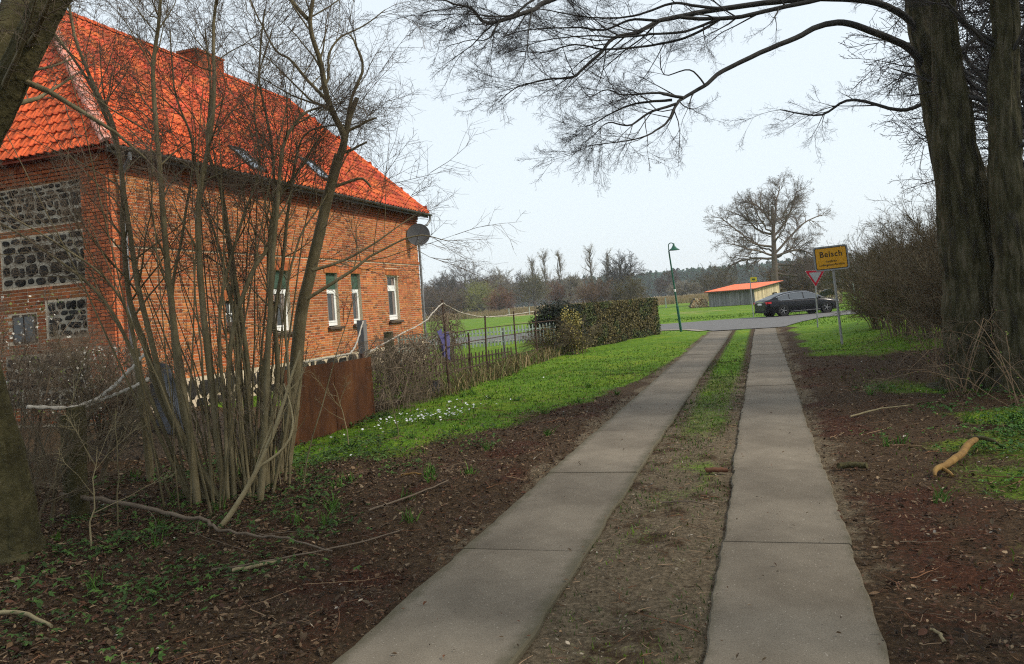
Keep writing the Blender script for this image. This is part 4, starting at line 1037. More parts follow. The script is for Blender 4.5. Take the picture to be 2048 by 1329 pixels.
# the taller tree growing out of the clump, with sawn-off stubs
mt0 = (-5.9, 8.39, 0)
maple = empty("forked_tree", mt0, label="slender forked tree with sawn-off stubs rising beside the hazel clump", cat="tree")
g = Geo(); rng = np.random.RandomState(5)
p, r = stem_pts('main', 30, .008); ribbed(g, p, r, 18, .05, 3, .25)
tr = g.build("trunk", MT['hazel'], maple, mt0, smooth=True)
for nm in ('mainA', 'mainC', 'mainD', 'mainE', 'mainI', 'mainJ', 'mainK'):
    stem_with_twigs([nm], maple, mt0, 12 if nm != 'mainA' else 18, blen=(.45, 1.6), seed=hash(nm) % 97 if False else sum(map(ord, nm)), name="limb", t0=.15 if nm != 'mainA' else .3, rt=.0042, per=3, sp=(.35, .9), lib=SPR_FINE)
for nm in ('mainB', 'mainF', 'mainG', 'mainH'):
    g = Geo(); p, r = stem_pts(nm, 8, .012); tubes(g, p[None], r[None], 9); g.build("stub", MT['hazel'], maple, mt0, smooth=True)

# mossy tree whose leaning trunk crosses the upper left corner
ms0 = (-6.36, 5.07, 0)
mossy = empty("mossy_tree", ms0, label="thick mossy leaning tree at the far left, its bole crossing the upper corner", cat="tree")
g = Geo(); p, r = stem_pts('moss', 46, .02); pm_, rm_ = resample(p, r, 200); ribbed(g, pm_, rm_, 64, .05, 4, .45, .10); g.build("trunk", MT['moss_bark'], mossy, ms0, smooth=True)
g = Geo(); p2, r2 = stem_pts('moss2', 26, .02); ribbed(g, p2, r2, 20, .07, 5, 0); g.build("limb", MT['moss_bark'], mossy, ms0, smooth=True)
rng = np.random.RandomState(6)
br = boughs(p, r, rng, 10, .9, 2.0, ang=(40, 80), t0=.55, up=.06, rfac=.3, maxr=.03) + boughs(p2, r2, rng, 8, .8, 1.8, ang=(40, 80), t0=.3, up=.05, rfac=.3, maxr=.03)
g = Geo(); flush(g, br, 6); g.build("branches", MT['hazel'], mossy, ms0, smooth=True, kind="stuff")
g = Geo(); add_sprays(g, ends(br, rng, 5, (.35, .8)), .0055, SPR, seed=8); g.build("twigs", MT['twig'], mossy, ms0, kind="stuff")

# ------------------------------------------------------------------ three big trees on the right with boughs over the lane
rt0 = (3.2, 13.69, 0)
big = empty("twin_trunk_tree", rt0, label="large dark two-stemmed tree leaning left on the right verge, boughs hanging over the lane", cat="tree")
g = Geo(); p, r = stem_pts('T1', 60, .03, 3); p, r = resample(p, r, 240); ribbed(g, p, r, 84, .05, 11, .65, .15); g.build("trunk", MT['bark'], big, rt0, smooth=True)
g = Geo(); p, r = stem_pts('T0', 46, .03, 4); p, r = resample(p, r, 200); ribbed(g, p, r, 64, .05, 12, 0, .13); g.build("trunk", MT['bark'], big, rt0, smooth=True)
rng = np.random.RandomState(9)
LIM = {'L1': (26, .5, 1.5), 'L1b': (9, .5, 1.2), 'L1c': (15, .4, 1.1), 'L1d': (15, .4, 1.1), 'L1e': (14, .4, 1.0), 'L1f': (14, .4, 1.0), 'L2': (16, .4, 1.3), 'L2b': (11, .3, .9), 'L2c': (11, .3, .8),
       'L2d': (12, .3, .9), 'L2e': (8, .3, .6), 'L0': (18, .4, 1.2), 'L0b': (12, .3, .9), 'L0c': (6, .2, .5), 'L3': (14, .5, 1.5), 'L5': (10, .5, 1.4), 'L6': (10, .5, 1.2)}
for nm, (nb, a_, b_) in LIM.items():
    p, r = stem_pts(nm, wig=.012, seed=2); g = Geo(); tubes(g, p[None], r[None], 9)
    t0 = {'L1': .42, 'L2': .52, 'L0': .5}.get(nm, .18)
    br = boughs(p, r, rng, int(nb * .85), a_, b_ * 1.0, ang=(15, 55), t0=t0, gravity=-.035, rfac=.45, maxr=.02)
    br2 = []
    for q, s in br: br2 += boughs(q, s, rng, 2, a_ * .4, b_ * .5, ang=(20, 55), t0=.2, K=4, rfac=.6)
    flush(g, br + br2, 5); o = g.build("limb", MT['limb'], big, rt0, smooth=True)
    tw = Geo(); add_sprays(tw, ends(br, rng, 3, (.16, .40)) + ends(br2, rng, 2, (.15, .34)) + ends([(p[-6:], r[-6:])], rng, 3, (.2, .4)), .0030, SPR_FINE, seed=sum(map(ord, nm)), rmin=.0011)
    tw.build("twigs", MT['twig_dark'], o, rt0, kind="stuff")
st0 = (3.45, 13.03, 0)
second = empty("straight_tree", st0, label="dark furrowed trunk standing close behind the two-stemmed tree, at the edge of the thicket", cat="tree")
g = Geo(); p, r = stem_pts('T2', 60, .03, 6); p2_, r2_ = resample(p, r, 240); ribbed(g, p2_, r2_, 72, .05, 14, .65, .15); g.build("trunk", MT['bark'], second, st0, smooth=True)
g = Geo(); br = boughs(p, r, rng, 16, 1.0, 2.4, ang=(45, 80), t0=.35, up=.04, rfac=.25, maxr=.035); flush(g, br, 6); o = g.build("branches", MT['limb'], second, st0, smooth=True, kind="stuff")
br2 = []
for q, s in br: br2 += boughs(q, s, rng, 3, .4, 1.0, K=4, rfac=.6)
tw = Geo(); flush(tw, br2, 4); add_sprays(tw, ends(br + br2, rng, 3, (.3, .6)), .005, SPR, seed=17); tw.build("twigs", MT['twig_dark'], second, st0, kind="stuff")

# lane trees; the first three are added out of view to shade the near lane
def lane_tree(x, y, H, seed, label, lean=(0, 0)):
    rng = np.random.RandomState(seed); b = (x, y, 0)
    t = empty("lane_tree", b, label=label, cat="tree")
    K = 8; z = np.linspace(-.05, H * .55, K); p = np.stack([x + lean[0] * (z / H) ** 1.3 * H, y + lean[1] * (z / H) ** 1.3 * H, z], -1)
    p, r = resample(p, np.linspace(.34, .2, K), 30)
    g = Geo(); ribbed(g, p, r, 20, .1, seed, .3); g.build("trunk", MT['bark'], t, b, smooth=True)
    l1 = boughs(p, r, rng, 11, H * .35, H * .6, ang=(25, 70), t0=.5, K=7, up=.07, rfac=.5, maxr=.13)
    l2 = []
    for q, s in l1: l2 += boughs(q, s, rng, 9, 1.0, 2.8, ang=(25, 65), t0=.2, K=5, rfac=.5)
    g = Geo(); flush(g, l1, 7); flush(g, l2, 5); g.build("limbs", MT['limb'], t, b, smooth=True, kind="stuff")
    l3 = []
    for q, s in l2: l3 += boughs(q, s, rng, 3, .5, 1.2, K=4, rfac=.6)
    g = Geo(); flush(g, l3, 4); add_sprays(g, ends(l2 + l3, rng, 2, (.5, 1.0)), .012, SPR_FAR, seed=seed, rmin=.006); g.build("twigs", MT['twig_dark'], t, b, kind="stuff")
lane_tree(4.4, 4.6, 13, 101, "unseen bare tree added beside the concrete track to shade its near end", (-.14, .02))
lane_tree(-5.0, -2.2, 13, 102, "unseen bare tree added on the left verge behind the viewpoint for shade", (.1, .1))
lane_tree(4.2, -3.0, 14, 103, "unseen bare tree added on the right verge behind the viewpoint for shade", (-.1, .1))

lane_tree(7.6, 21.5, 12, 104, "bare tree inside the thicket just right of the two-stemmed tree", (-.05, 0))
lane_tree(9.6, 29.0, 12, 105, "bare tree at the back of the thicket near the road", (-.06, 0))
lane_tree(7.2, 15.2, 11, 106, "bare tree at the right edge behind the straight dark trunk", (.02, .03))
# ------------------------------------------------------------------ thicket on the right
def thicket(name, x, y, H, W, seed, label, ns=26, tint=1.0, m_=None, group=None, sp=(.3, .7), rt=.006, lib=SPR, grey=None):
    rng = np.random.RandomState(seed); z0 = float(ground_z(x, y)); b = (x, y, z0)
    t = empty(name, b, label=label, cat="bush", group=group)
    g = Geo(); main = []
    for k in range(ns):
        a = rng.rand() * 6.28; rr = .25 * W * math.sqrt(rng.rand()); q = np.array([x + rr * math.cos(a), y + rr * math.sin(a), z0 - .05])
        h_ = H * (.55 + .5 * rng.rand()); out = W * .5 * (.25 + .8 * rng.rand()); a2 = a + rng.randn() * .5; K = 7; s = np.linspace(0, 1, K)
        p = np.stack([q[0] + out * math.cos(a2) * s ** 1.4, q[1] + out * math.sin(a2) * s ** 1.4, q[2] + h_ * (s - .25 * s ** 3)], -1) + (rng.rand(K, 3) - .5) * .07 * s[:, None]
        main.append((p, np.linspace(.012 + .01 * rng.rand(), .004, K)))
    flush(g, main, 5, tint)
    br = []
    for p, r in main: br += boughs(p, r, rng, 5, .35 * H * .5, .35 * H, ang=(20, 60), t0=.2, rfac=.6, K=4)
    flush(g, br, 4, tint); g.build("stems", m_ or MT['twig'], t, b, kind="stuff")
    g = Geo(); add_sprays(g, ends(main + br, rng, 3, sp, (tint * .8, tint * 1.2), t0=.15), rt, lib, seed=seed); g.build("twigs", m_ or MT['twig'], t, b, kind="stuff")
    return t
MT['brush'] = mat('brush', (0.110,0.085,0.050), (0.185,0.148,0.09), scale=2, rough=.9)
TH = [(3.75, 25.2, 2.3, 2.0, 'fine-twigged pale brown bush just right of the town sign'), (4.3, 19.4, 2.7, 2.2, 'pale brown bush in the middle of the thicket front'), (5.6, 17.6, 3.6, 2.6, 'high pale brown bush left of the big trunks, behind the low one'), (5.4, 23.6, 3.6, 2.8, 'dense brown bush in the middle of the roadside thicket'), (3.9, 29.2, 1.7, 1.8, 'low bush with dark arching twigs over the grass near the road'), (7.6, 19.5, 4.6, 3.4, 'highest bush right behind the big dark trunks'), (4.3, 31.5, 3.0, 2.4, 'sprawling grey-brown bare bush at the front end of the roadside thicket'), (4.9, 27.0, 3.2, 2.8, 'tall brown bare bush in the thicket behind the town sign'), (4.3, 22.8, 2.4, 2.0, 'low brown bare bush in the thicket where the grass ends'),
      (5.3, 20.0, 3.1, 2.6, 'tall tangled brown bush in the thicket, left of the big trunks'), (4.25, 17.2, 1.7, 1.7, 'low tangled bush in front of the thicket, left of the big trunks'), (6.6, 24.0, 4.6, 3.2, 'highest brown bush at the back of the roadside thicket'), (6.0, 33.5, 4.0, 3.0, 'tall brown bush at the back of the thicket near the road'), (5.2, 15.6, 2.8, 2.2, 'brown bush behind the big dark trunks')]
for k, (x, y, H, W, lb) in enumerate(TH): thicket("thicket_bush", x, y, H * (1.22 if x > 4 else 1.0), W * 1.08, 200 + k, lb, 34, m_=MT['brush'], group="bare bushes of the roadside thicket", rt=.0075, lib=SPR_FAR if y > 19 else SPR)
# brambles round the trunk bases
for k, (x, y, lb) in enumerate(((2.75, 12.9, 'thin arching bramble shoots in front of the two-stemmed tree'), (3.2, 11.8, 'sprawl of pale bramble stems below the straight dark trunk'), (2.9, 15.0, 'bramble shoots left of the two-stemmed tree'))):
    rng = np.random.RandomState(300 + k); z0 = float(ground_z(x, y)); b = (x, y, z0)
    t = empty("bramble", b, label=lb, cat="bramble", group="brambles round the trunk bases"); g = Geo(); l = []; lv = Geo()
    for j in range(20):
        a = rng.rand() * 6.28; L_ = .6 + .9 * rng.rand(); K = 8; s = np.linspace(0, 1, K); h_ = .35 + .9 * rng.rand()
        p = np.stack([x + (rng.rand() - .5) * .7 + L_ * np.cos(a) * s, y + (rng.rand() - .5) * .7 + L_ * np.sin(a) * s * .6, z0 - .03 + h_ * np.sin(s * (1.6 + rng.rand() * 1.0))], -1) + (rng.rand(K, 3) - .5) * .05
        l.append((p, np.linspace(.006, .0025, K)))
        for q in p[2:]:
            if rng.rand() < .45:
                c = q + (rng.rand(3) - .5) * .05; u_ = unit(rng.rand(3) - .5) * .018; v_ = unit(np.cross(u_, rng.rand(3) - .5)) * .014
                lv.add([c - u_, c + v_, c + u_, c - v_], [[0, 1, 2, 3]], np.array([.12, .17, .03]) * (.6 + .7 * rng.rand()))
    flush(g, l, 5, (1.5, 1.35, 1.2)); add_sprays(g, ends(l, rng, 2, (.2, .5)), .0035, SPR_UP, seed=k); g.build("stems", MT['twig'], t, b, kind="stuff"); lv.build("young_leaves", MT['leaf'], t, b, kind="stuff")
# undergrowth at the far left
for k, (x, y, H, W, lb, ns) in enumerate(((-7.4, 6.0, 1.5, 1.8, 'low tangle of saplings left of the mossy post', 9), (-8.6, 7.8, 1.9, 2.0, 'scrubby bush in front of the gable wall', 7), (-10.2, 9.6, 2.3, 2.4, 'greyish scrub close to the stone gable', 7))):
    thicket("scrub_bush", x, y, H, W, 400 + k, lb, ns, m_=MT['brush'], tint=.75, group="scrub on the left verge", sp=(.2, .5), rt=.004, lib=SPR_UP)
# blossoming shrub before the gable
def blossoms(x, y, H, W, seed, label):
    t = thicket("blackthorn_bush", x, y, H, W, seed, label, 24, m_=MT['twig'], sp=(.2, .45), rt=.0045)
    rng = np.random.RandomState(seed); n = 750; g = Geo(); z0 = float(ground_z(x, y))
    c = np.stack([x + rng.randn(n) * W * .27, y + rng.randn(n) * W * .27, z0 + H * (.25 + .62 * rng.rand(n))], -1)
    u_ = rng.randn(n, 3); u_ /= np.linalg.norm(u_, axis=1, keepdims=True); v_ = np.cross(u_, rng.randn(n, 3)); v_ /= np.linalg.norm(v_, axis=1, keepdims=True); s = (.012 + .013 * rng.rand(n))[:, None]
    v = np.stack([c - u_ * s, c + v_ * s, c + u_ * s, c - v_ * s], 1)
    w_ = rng.rand(n) < .62; tn = np.where(w_[:, None], np.array([.60, .57, .50]), np.array([.16, .20, .06])) * (.65 + .5 * rng.rand(n))[:, None]
    g.add(v.reshape(-1, 3), np.arange(n * 4).reshape(-1, 4), np.repeat(tn, 4, 0)); g.build("blossom", MT['leaf'], t, (x, y, z0), kind="stuff")
blossoms(-10.8, 8.6, 3.0, 1.9, 501, 'bush in white blossom in front of the gable wall')
blossoms(-9.9, 9.7, 2.0, 1.2, 502, 'small bush in white blossom by the house corner')
# ------------------------------------------------------------------ left side between lane and house
def post_thing(name, x, y, h_, w_, m_, label, group=None, lean=(0, 0), cat="post", n=8, round_=True):
    z0 = float(ground_z(x, y)); o = Geo()
    K = 6; s = np.linspace(0, 1, K); rng = np.random.RandomState(int(abs(x * 100)) % 999)
    p = np.stack([lean[0] * s, lean[1] * s, -.1 + (h_ + .1) * s], -1) + (rng.rand(K, 3) - .5) * w_ * .12
    if round_: tubes(o, p[None], (np.linspace(w_ / 2, w_ / 2 * .92, K) * (1 + (rng.rand(K) - .5) * .08))[None], n)
    else: o.box((lean[0] / 2, lean[1] / 2, h_ / 2 - .05), (w_, w_, h_ + .1))
    t = o.build(name, m_, smooth=False, loc=(x, y, z0)); return tag(t, label, cat, group)
post_thing("mossy_post", -7.05, 6.44, 1.2, .20, MT['moss_bark'], "stout mossy fence post with the pale rope tied to its top", lean=(.04, 0), n=12)
post_thing("mossy_post", -7.85, 7.04, 1.0, .13, MT['moss_bark'], "thinner dark post just left of the stout mossy post", n=10)
post_thing("fence_post", -7.6, 8.05, 1.7, .10, MT['hazel'], "dark wooden post before the house corner", lean=(-.12, 0))
post_thing("concrete_post", -8.65, 15.72, 1.82, .16, MT['wood_grey'], "square grey post in front of the shuttered windows", lean=(-.05, 0), round_=False)
post_thing("concrete_post", -8.42, 16.51, 1.5, .24, MT['moss_bark'], "thick dark post half hidden by the vines", n=12)

# rusty steel sheet standing as fence
rp = empty("rusty_fence_sheet", (-6.95, 11.5, 0), label="rusty brown steel sheet standing upright as a fence", cat="fence")
g = Geo(); n = 24
for k in range(2):
    y0, y1 = ((10.15, 11.52), (11.5, 12.75))[k]
    ys_ = np.linspace(y0, y1, n); zs_ = np.linspace(-.05, 1.13 if k else 1.15, 10); YY, ZZ = np.meshgrid(ys_, zs_)
    XX = -6.99 + (YY - 10.15) * .03 + .012 * vnoise(YY, ZZ, .3, 5 + k) + .02 * vnoise(YY, ZZ, .9, 15) + (.006 if k else 0)
    g = Geo(); v = np.stack([XX, YY, ZZ], -1).reshape(-1, 3); q = (np.arange(9)[:, None] * n + np.arange(n - 1)[None]).ravel(); f = np.stack([q, q+1, q+n+1, q+n], -1)
    v2 = v - np.array([.004, 0, 0]); g.add(v, f); g.add(v2, f[:, ::-1])
    g.add(np.concatenate([v[-n:], v2[-n:]]), [[i, i+1, n+i+1, n+i] for i in range(n-1)])
    g.build("sheet", MT['rust'], rp, (-6.95, 11.5, 0), smooth=True)
for y in (10.2, 12.72): Geo().box((-7.06, y, .55), (.05, .05, 1.3)).build("stake", MT['rustrail'], rp, (-6.95, 11.5, 0))

# iron fence: posts, rails, wire
fe = empty("iron_fence", (-7.0, 16, 0), label="thin rusty iron fence of posts and three rails with wire, along the grass", cat="fence")
FO = (-7.0, 16, 0)
FP = [(-6.76, 15.99, 1.55), (-7.2, 19.8, 1.68), (-7.35, 22.9, 1.72), (-7.3, 25.05, 1.66), (-6.95, 17.9, 1.25)]
for k, (x, y, h_) in enumerate(FP):
    z0 = float(ground_z(x, y)); g = Geo(); g.tube([(x, y, z0 - .1), (x - .01, y, z0 + h_ / 2), (x + .03 * (k % 2), y, z0 + h_)], .024, 7); g.build("post", MT['rustrail'], fe, FO)
line = [(-6.76, 15.99), (-6.95, 17.9), (-7.2, 19.8), (-7.35, 22.9), (-7.3, 25.05), (-7.15, 27.0)]
for zr in (1.36, 1.06, .45):
    g = Geo(); rgz = np.random.RandomState(int(zr * 100)); p = np.array([(x + .02, y, zr - (y - 16) * .012 + rgz.rand() * .03) for x, y in line]); p, r = resample(p, np.full(len(p), .013 if zr > .6 else .011), 26); tubes(g, p[None], r[None], 5); g.build("rail", MT['rustrail'], fe, FO)
g = Geo(); L_ = []
for i in range(len(line) - 1):
    a, b = np.array(line[i]), np.array(line[i + 1])
    m_ = max(2, int(np.linalg.norm(b - a) / .16))
    for s in np.arange(m_) / m_:
        q = a + (b - a) * s; L_.append([(q[0], q[1], .03), (q[0], q[1], 1.02)])
    for z in np.arange(.12, 1.0, .15): L_.append([(a[0], a[1], z), (b[0], b[1], z)])
tubes(g, np.array(L_), np.full((len(L_), 2), .0022), 3); g.build("wire_mesh", MT['rustrail'], fe, FO, kind="stuff")

# low picket fence across the garden
pf = empty("picket_fence", (-9, 26, 0), label="low pale green picket fence across the garden behind the iron fence", cat="fence")
PO = (-9, 26, 0); sp_ = Geo().prism([(-.024, 0), (.024, 0), (.024, .62), (0, .66), (-.024, .62)], -.011, .011).mesh("picket"); sp_.materials.append(MT['picket'])
rgp = np.random.RandomState(31); pa, pb = np.array([-12.2, 24.6]), np.array([-7.3, 27.4]); pn = 44; ang = math.atan2(pb[1] - pa[1], pb[0] - pa[0])
for k in range(pn):
    q = pa + (pb - pa) * k / (pn - 1); o = bpy.data.objects.new("picket", sp_); COL.objects.link(o); o.parent = pf
    o.location = (q[0] - PO[0], q[1] - PO[1], .50 + (rgp.rand() - .5) * .03); o.rotation_euler = (0, (rgp.rand() - .5) * .05, ang)
for z in (.62, .98):
    g = Geo(); g.box(((pa[0] + pb[0]) / 2 - math.sin(ang) * .035 * -1, (pa[1] + pb[1]) / 2 + .035, z), (np.linalg.norm(pb - pa) + .1, .03, .05), R=np.array(Matrix.Rotation(ang, 3, 'Z'))); g.build("rail", MT['picket'], pf, PO)
for s in (0, .33, .66, 1):
    q = pa + (pb - pa) * s; g = Geo(); g.box((q[0], q[1] + .09, .5), (.07, .07, 1.2)); g.build("post", MT['wood_grey'], pf, PO)
pd = empty("dark_picket_fence", (-9.5, 20.5, 0), label="low dark wooden picket fence in the garden, nearer than the pale one", cat="fence")
pa, pb = np.array([-9.6, 18.2]), np.array([-7.75, 23.6]); ang = math.atan2(pb[1] - pa[1], pb[0] - pa[0]); sd_ = Geo().prism([(-.022, 0), (.022, 0), (.022, .5), (0, .55), (-.022, .5)], -.01, .01).mesh("picket"); sd_.materials.append(MT['timber_dark'])
for k in range(36):
    q = pa + (pb - pa) * k / 35; o = bpy.data.objects.new("picket", sd_); COL.objects.link(o); o.parent = pd; o.location = (q[0] + 9.5, q[1] - 20.5, .02); o.rotation_euler = (0, (rgp.rand() - .5) * .1, ang)
for z in (.15, .42):
    g = Geo(); g.box(((pa[0] + pb[0]) / 2 + .02, (pa[1] + pb[1]) / 2 - .01, z), (np.linalg.norm(pb - pa), .02, .04), R=np.array(Matrix.Rotation(ang, 3, 'Z'))); g.build("rail", MT['timber_dark'], pd, (-9.5, 20.5, 0))

# pale ropes strung as barrier
def rope(pts, label, m=40, sag=.0, rr=.016):
    p = np.array(pts, float); q, r = resample(p, np.full(len(p), rr), m)
    for i in range(len(p) - 1): pass
    rgk = np.random.RandomState(len(pts)); q[1:-1] += (rgk.rand(m - 2, 3) - .5) * .015
    g = Geo(); tubes(g, q[None], (r * (1 + .35 * np.sin(np.arange(m) * 2.2)))[None], 6); o = g.build("rope", MT['rope'], origin=pts[0], loc=pts[0], smooth=True)
    return tag(o, label, "rope", "pale ropes strung along the fence")
post_thing("vine_post", -7.2, 17.0, 2.18, .06, MT['rustrail'], "thin dark pole wrapped in dry vines, rope hung from its top")
rope([(-7.2, 13.2, 1.18), (-7.25, 14.6, 1.42), (-7.2, 15.9, 1.66), (-7.2, 16.4, 1.85), (-7.2, 17.0, 2.06)], "rope rising to the vine-wrapped pole from the left")
rope([(-7.2, 17.0, 2.06), (-7.2, 18.0, 1.82), (-7.2, 19.2, 1.67), (-7.25, 20.6, 1.60), (-7.35, 22.9, 1.60), (-7.3, 25.05, 1.62)], "rope sagging from the vine-wrapped pole over the iron fence")
rope([(-7.0, 10.6, 1.22), (-7.0, 11.86, 1.23), (-7.15, 12.6, 1.3), (-8.62, 15.7, 1.78)], "rope above the rusty sheet")
rope([(-7.3, 6.1, 1.2), (-7.04, 6.46, 1.14), (-7.2, 7.05, 1.24), (-7.4, 7.6, 1.44), (-7.6, 8.05, 1.6)], "upper rope from the mossy post to the dark post", rr=.02)
rope([(-7.03, 6.47, 1.12), (-7.22, 7.1, 1.17), (-7.5, 7.9, 1.25), (-7.62, 8.1, 1.28)], "lower rope from the mossy post to the dark post", rr=.02)

# dry vines over the fence
def tangle(name, boxes, n, label, seed, rr=(.005, .011), cat="vine", m_=None, leaves=0):
    rng = np.random.RandomState(seed); (xa, ya, za), (xb, yb, zb) = boxes; b = ((xa + xb) / 2, (ya + yb) / 2, 0); l = []
    for k in range(n):
        K = 9; q = np.array([xa + (xb - xa) * rng.rand(), ya + (yb - ya) * rng.rand(), za + (zb - za) * rng.rand() ** .8]); d = unit(rng.randn(3) * np.array([.5, 1, 1])); pts = []; L_ = .5 + 1.0 * rng.rand()
        for s in range(K):
            pts.append(q.copy()); d = unit(d + rng.randn(3) * .35 + np.array([0, 0, -.12])); q = q + d * L_ / K
            q[0] = np.clip(q[0], xa, xb); q[1] = np.clip(q[1], ya - .2, yb + .2); q[2] = np.clip(q[2], .0, zb + .12)
        l.append((np.array(pts), np.linspace(rr[1] * (.5 + .6 * rng.rand()), rr[0] * .6, K)))
    t = empty(name, b, label=label, cat=cat); g = Geo()
    for k in range(3): flush(g, l[k::3], 4, (.75, 1.05, 1.4)[k])
    g.build("stems", m_ or MT['twig'], t, b, kind="stuff")
    g = Geo(); add_sprays(g, ends(l, rng, 1, (.2, .5)), .004, SPR_FAR, seed=seed); g.build("twigs", m_ or MT['twig'], t, b, kind="stuff"); return t
tangle("dry_vines", ((-7.35, 12.9, .02), (-6.75, 15.8, 1.28)), 560, "dense brown tangle of dry vines over the fence right of the rusty sheet", 61)
tangle("dry_vines", ((-7.45, 16.6, .5), (-6.95, 17.5, 1.85)), 170, "dry vines drooping round the thin pole", 62)
tangle("dry_vines", ((-12.95, 21.0, .0), (-12.5, 27.5, .85)), 120, "dry creeper at the foot of the house wall", 63, cat="creeper")
# blue cloth and dark bucket caught in the vines
n = 10; u_, v_ = np.meshgrid(np.linspace(0, 1, n), np.linspace(0, 1, n)); g = Geo()
v = np.stack([-6.85 + .06 * np.sin(u_ * 7 + v_ * 3), 15.75 + .55 * u_ * (1 - .4 * v_) + .25 * v_, 1.42 - .62 * v_ + .06 * np.sin(u_ * 6)], -1).reshape(-1, 3); q = (np.arange(n-1)[:, None] * n + np.arange(n - 1)[None]).ravel(); f = np.stack([q, q+1, q+n+1, q+n], -1)
g.add(v, f, (.105, .098, .26)); g.add(v - np.array([.006, 0, 0]), f[:, ::-1], (.105, .098, .26)); tag(g.build("blue_cloth", MT['plain'], origin=(-6.85, 16, 0), loc=(-6.85, 16, 0), smooth=True), "violet-blue cloth hanging in the dry vines", "cloth")
bk = empty("bucket", (-7.0, 15.65, 0), label="dark blue bucket on the ground by the iron fence", cat="bucket")
g = Geo(); g.lathe([(.001, .01), (.125, .01), (.155, .34), (.165, .34), (.165, .36), (.148, .36), (.118, .03), (.001, .03)], 18, tint=(.02, .025, .045)); g.build("body", MT['plain'], bk, smooth=False)
g = Geo(); a = np.linspace(0, np.pi, 10); g.tube(np.stack([.165 * np.cos(a), .05 + .03 * np.sin(a), .34 - .12 * np.sin(a)], -1), .004, 5, .1); g.build("handle", MT['plain'], bk)
# grey sheet and compost heap left of the clump
n = 16; u_, v_ = np.meshgrid(np.linspace(-.5, .5, n), np.linspace(0, 1, n)); g = Geo()
v = np.stack([.62 * u_ * (1 - .25 * v_) + .1 * v_ * -1, .12 * vnoise(u_, v_, .15, 7) + .25 * u_ * u_ - .16 * v_, 1.5 * v_ - .05 - .25 * np.abs(u_) * v_], -1).reshape(-1, 3); q = (np.arange(n-1)[:, None] * n + np.arange(n - 1)[None]).ravel(); f = np.stack([q, q+1, q+n+1, q+n], -1)
g.add(v, f, (.14, .15, .17)); g.add(v + np.array([0, .02, 0]), f[:, ::-1], (.14, .15, .17)); tag(g.build("plastic_tarp", MT['gloss'], loc=(-8.75, 9.7, 0), smooth=True), "crumpled blue-grey tarp standing behind the hazel stems", "tarp")
g = Geo(); n = 30; rr = np.linspace(0, 1, 12); a = np.linspace(0, 2*np.pi, n, endpoint=False); RR, AA = np.meshgrid(rr, a, indexing='ij')
X_, Y_ = 1.7 * RR * np.cos(AA), 1.2 * RR * np.sin(AA); Z_ = .62 * (1 - RR ** 2) + .12 * (vnoise(X_, Y_, .3, 9) - .5) * (1 - RR) - .05
v = np.stack([X_, Y_, Z_], -1).reshape(-1, 3); f = [[i*n+j, i*n+(j+1) % n, (i+1)*n+(j+1) % n, (i+1)*n+j] for i in range(11) for j in range(n)]
MT['compost'] = mat('compost', (.03,.022,.015), (.10,.07,.045), scale=16, rough=.95, bump=1, bscale=30, dist=.04)
g.add(v, f); hp = empty("compost_heap", (-9.3, 10.4, 0), label="dark heap of leaves and compost behind the hazel clump", cat="heap"); g.build("heap", MT['compost'], hp, smooth=True)
g = Geo(); rng = np.random.RandomState(4); n = 900; a = rng.rand(n) * 6.28; r_ = np.sqrt(rng.rand(n)); c = np.stack([1.65 * r_ * np.cos(a), 1.15 * r_ * np.sin(a), .62 * (1 - r_ ** 2) - .01 + .04 * rng.rand(n)], -1)
u_ = rng.randn(n, 3) * [1, 1, .5]; u_ /= np.linalg.norm(u_, axis=1, keepdims=True); v_ = np.cross(u_, rng.randn(n, 3)); v_ /= np.linalg.norm(v_, axis=1, keepdims=True); s = (.02 + .025 * rng.rand(n))[:, None]
v = np.stack([c - u_*s, c + v_*s*.6, c + u_*s, c - v_*s*.6], 1); tn = np.array([.14, .095, .06]) * (.4 + 1.3 * rng.rand(n))[:, None]; g.add(v.reshape(-1, 3), np.arange(n*4).reshape(-1, 4), np.repeat(tn, 4, 0)); g.build("leaves", MT['leaf'], hp, kind="stuff")

# ------------------------------------------------------------------ clipped hedge, yew, golden shrub
def leaf_quads(g, c, nrm, size, tint, rng, asp=.5, tilt=.8):
    n = len(c); d = nrm + rng.randn(n, 3) * tilt; d /= np.linalg.norm(d, axis=1, keepdims=True)
    u_ = np.cross(d, rng.randn(n, 3)); u_ /= np.linalg.norm(u_, axis=1, keepdims=True) + 1e-9; v_ = np.cross(d, u_); s = np.asarray(size)[:, None]
    v = np.stack([c - u_*s, c + v_*s*asp, c + u_*s, c - v_*s*asp], 1); g.add(v.reshape(-1, 3), np.arange(n*4).reshape(-1, 4), np.repeat(tint, 4, 0))
hd = empty("clipped_hedge", (-5.7, 33, 0), label="long clipped brownish-green hedge running towards the road", cat="hedge"); HO = (-5.7, 33, 0)
ha, hb_ = np.array([-6.75, 29.0]), np.array([-4.75, 37.5]); hdir = unit(np.append(hb_ - ha, 0))[:2]; hn = np.array([hdir[1], -hdir[0]]); hl = np.linalg.norm(hb_ - ha); hw, hh = 1.15, 1.74
g = Geo(); rng = np.random.RandomState(8)
def hedge_core(ins):
    c = [(0 + ins, 0 - ins), (hl - ins, 0 - ins), (hl - ins, -hw + ins), (ins, -hw + ins)]
    pts = [ha + hdir * a + hn * b for a, b in c]; return pts
b4 = hedge_core(.09); v = [[p[0], p[1], -.05] for p in b4] + [[p[0], p[1], hh - .1] for p in b4]
g.add(v, [[0,1,5,4],[1,2,6,5],[2,3,7,6],[3,0,4,7],[4,5,6,7]], (.022, .02, .013)); g.build("dark_core", MT['leaf'], hd, HO)  # solid dark filler box inside the leaves keeps the hedge from being see-through
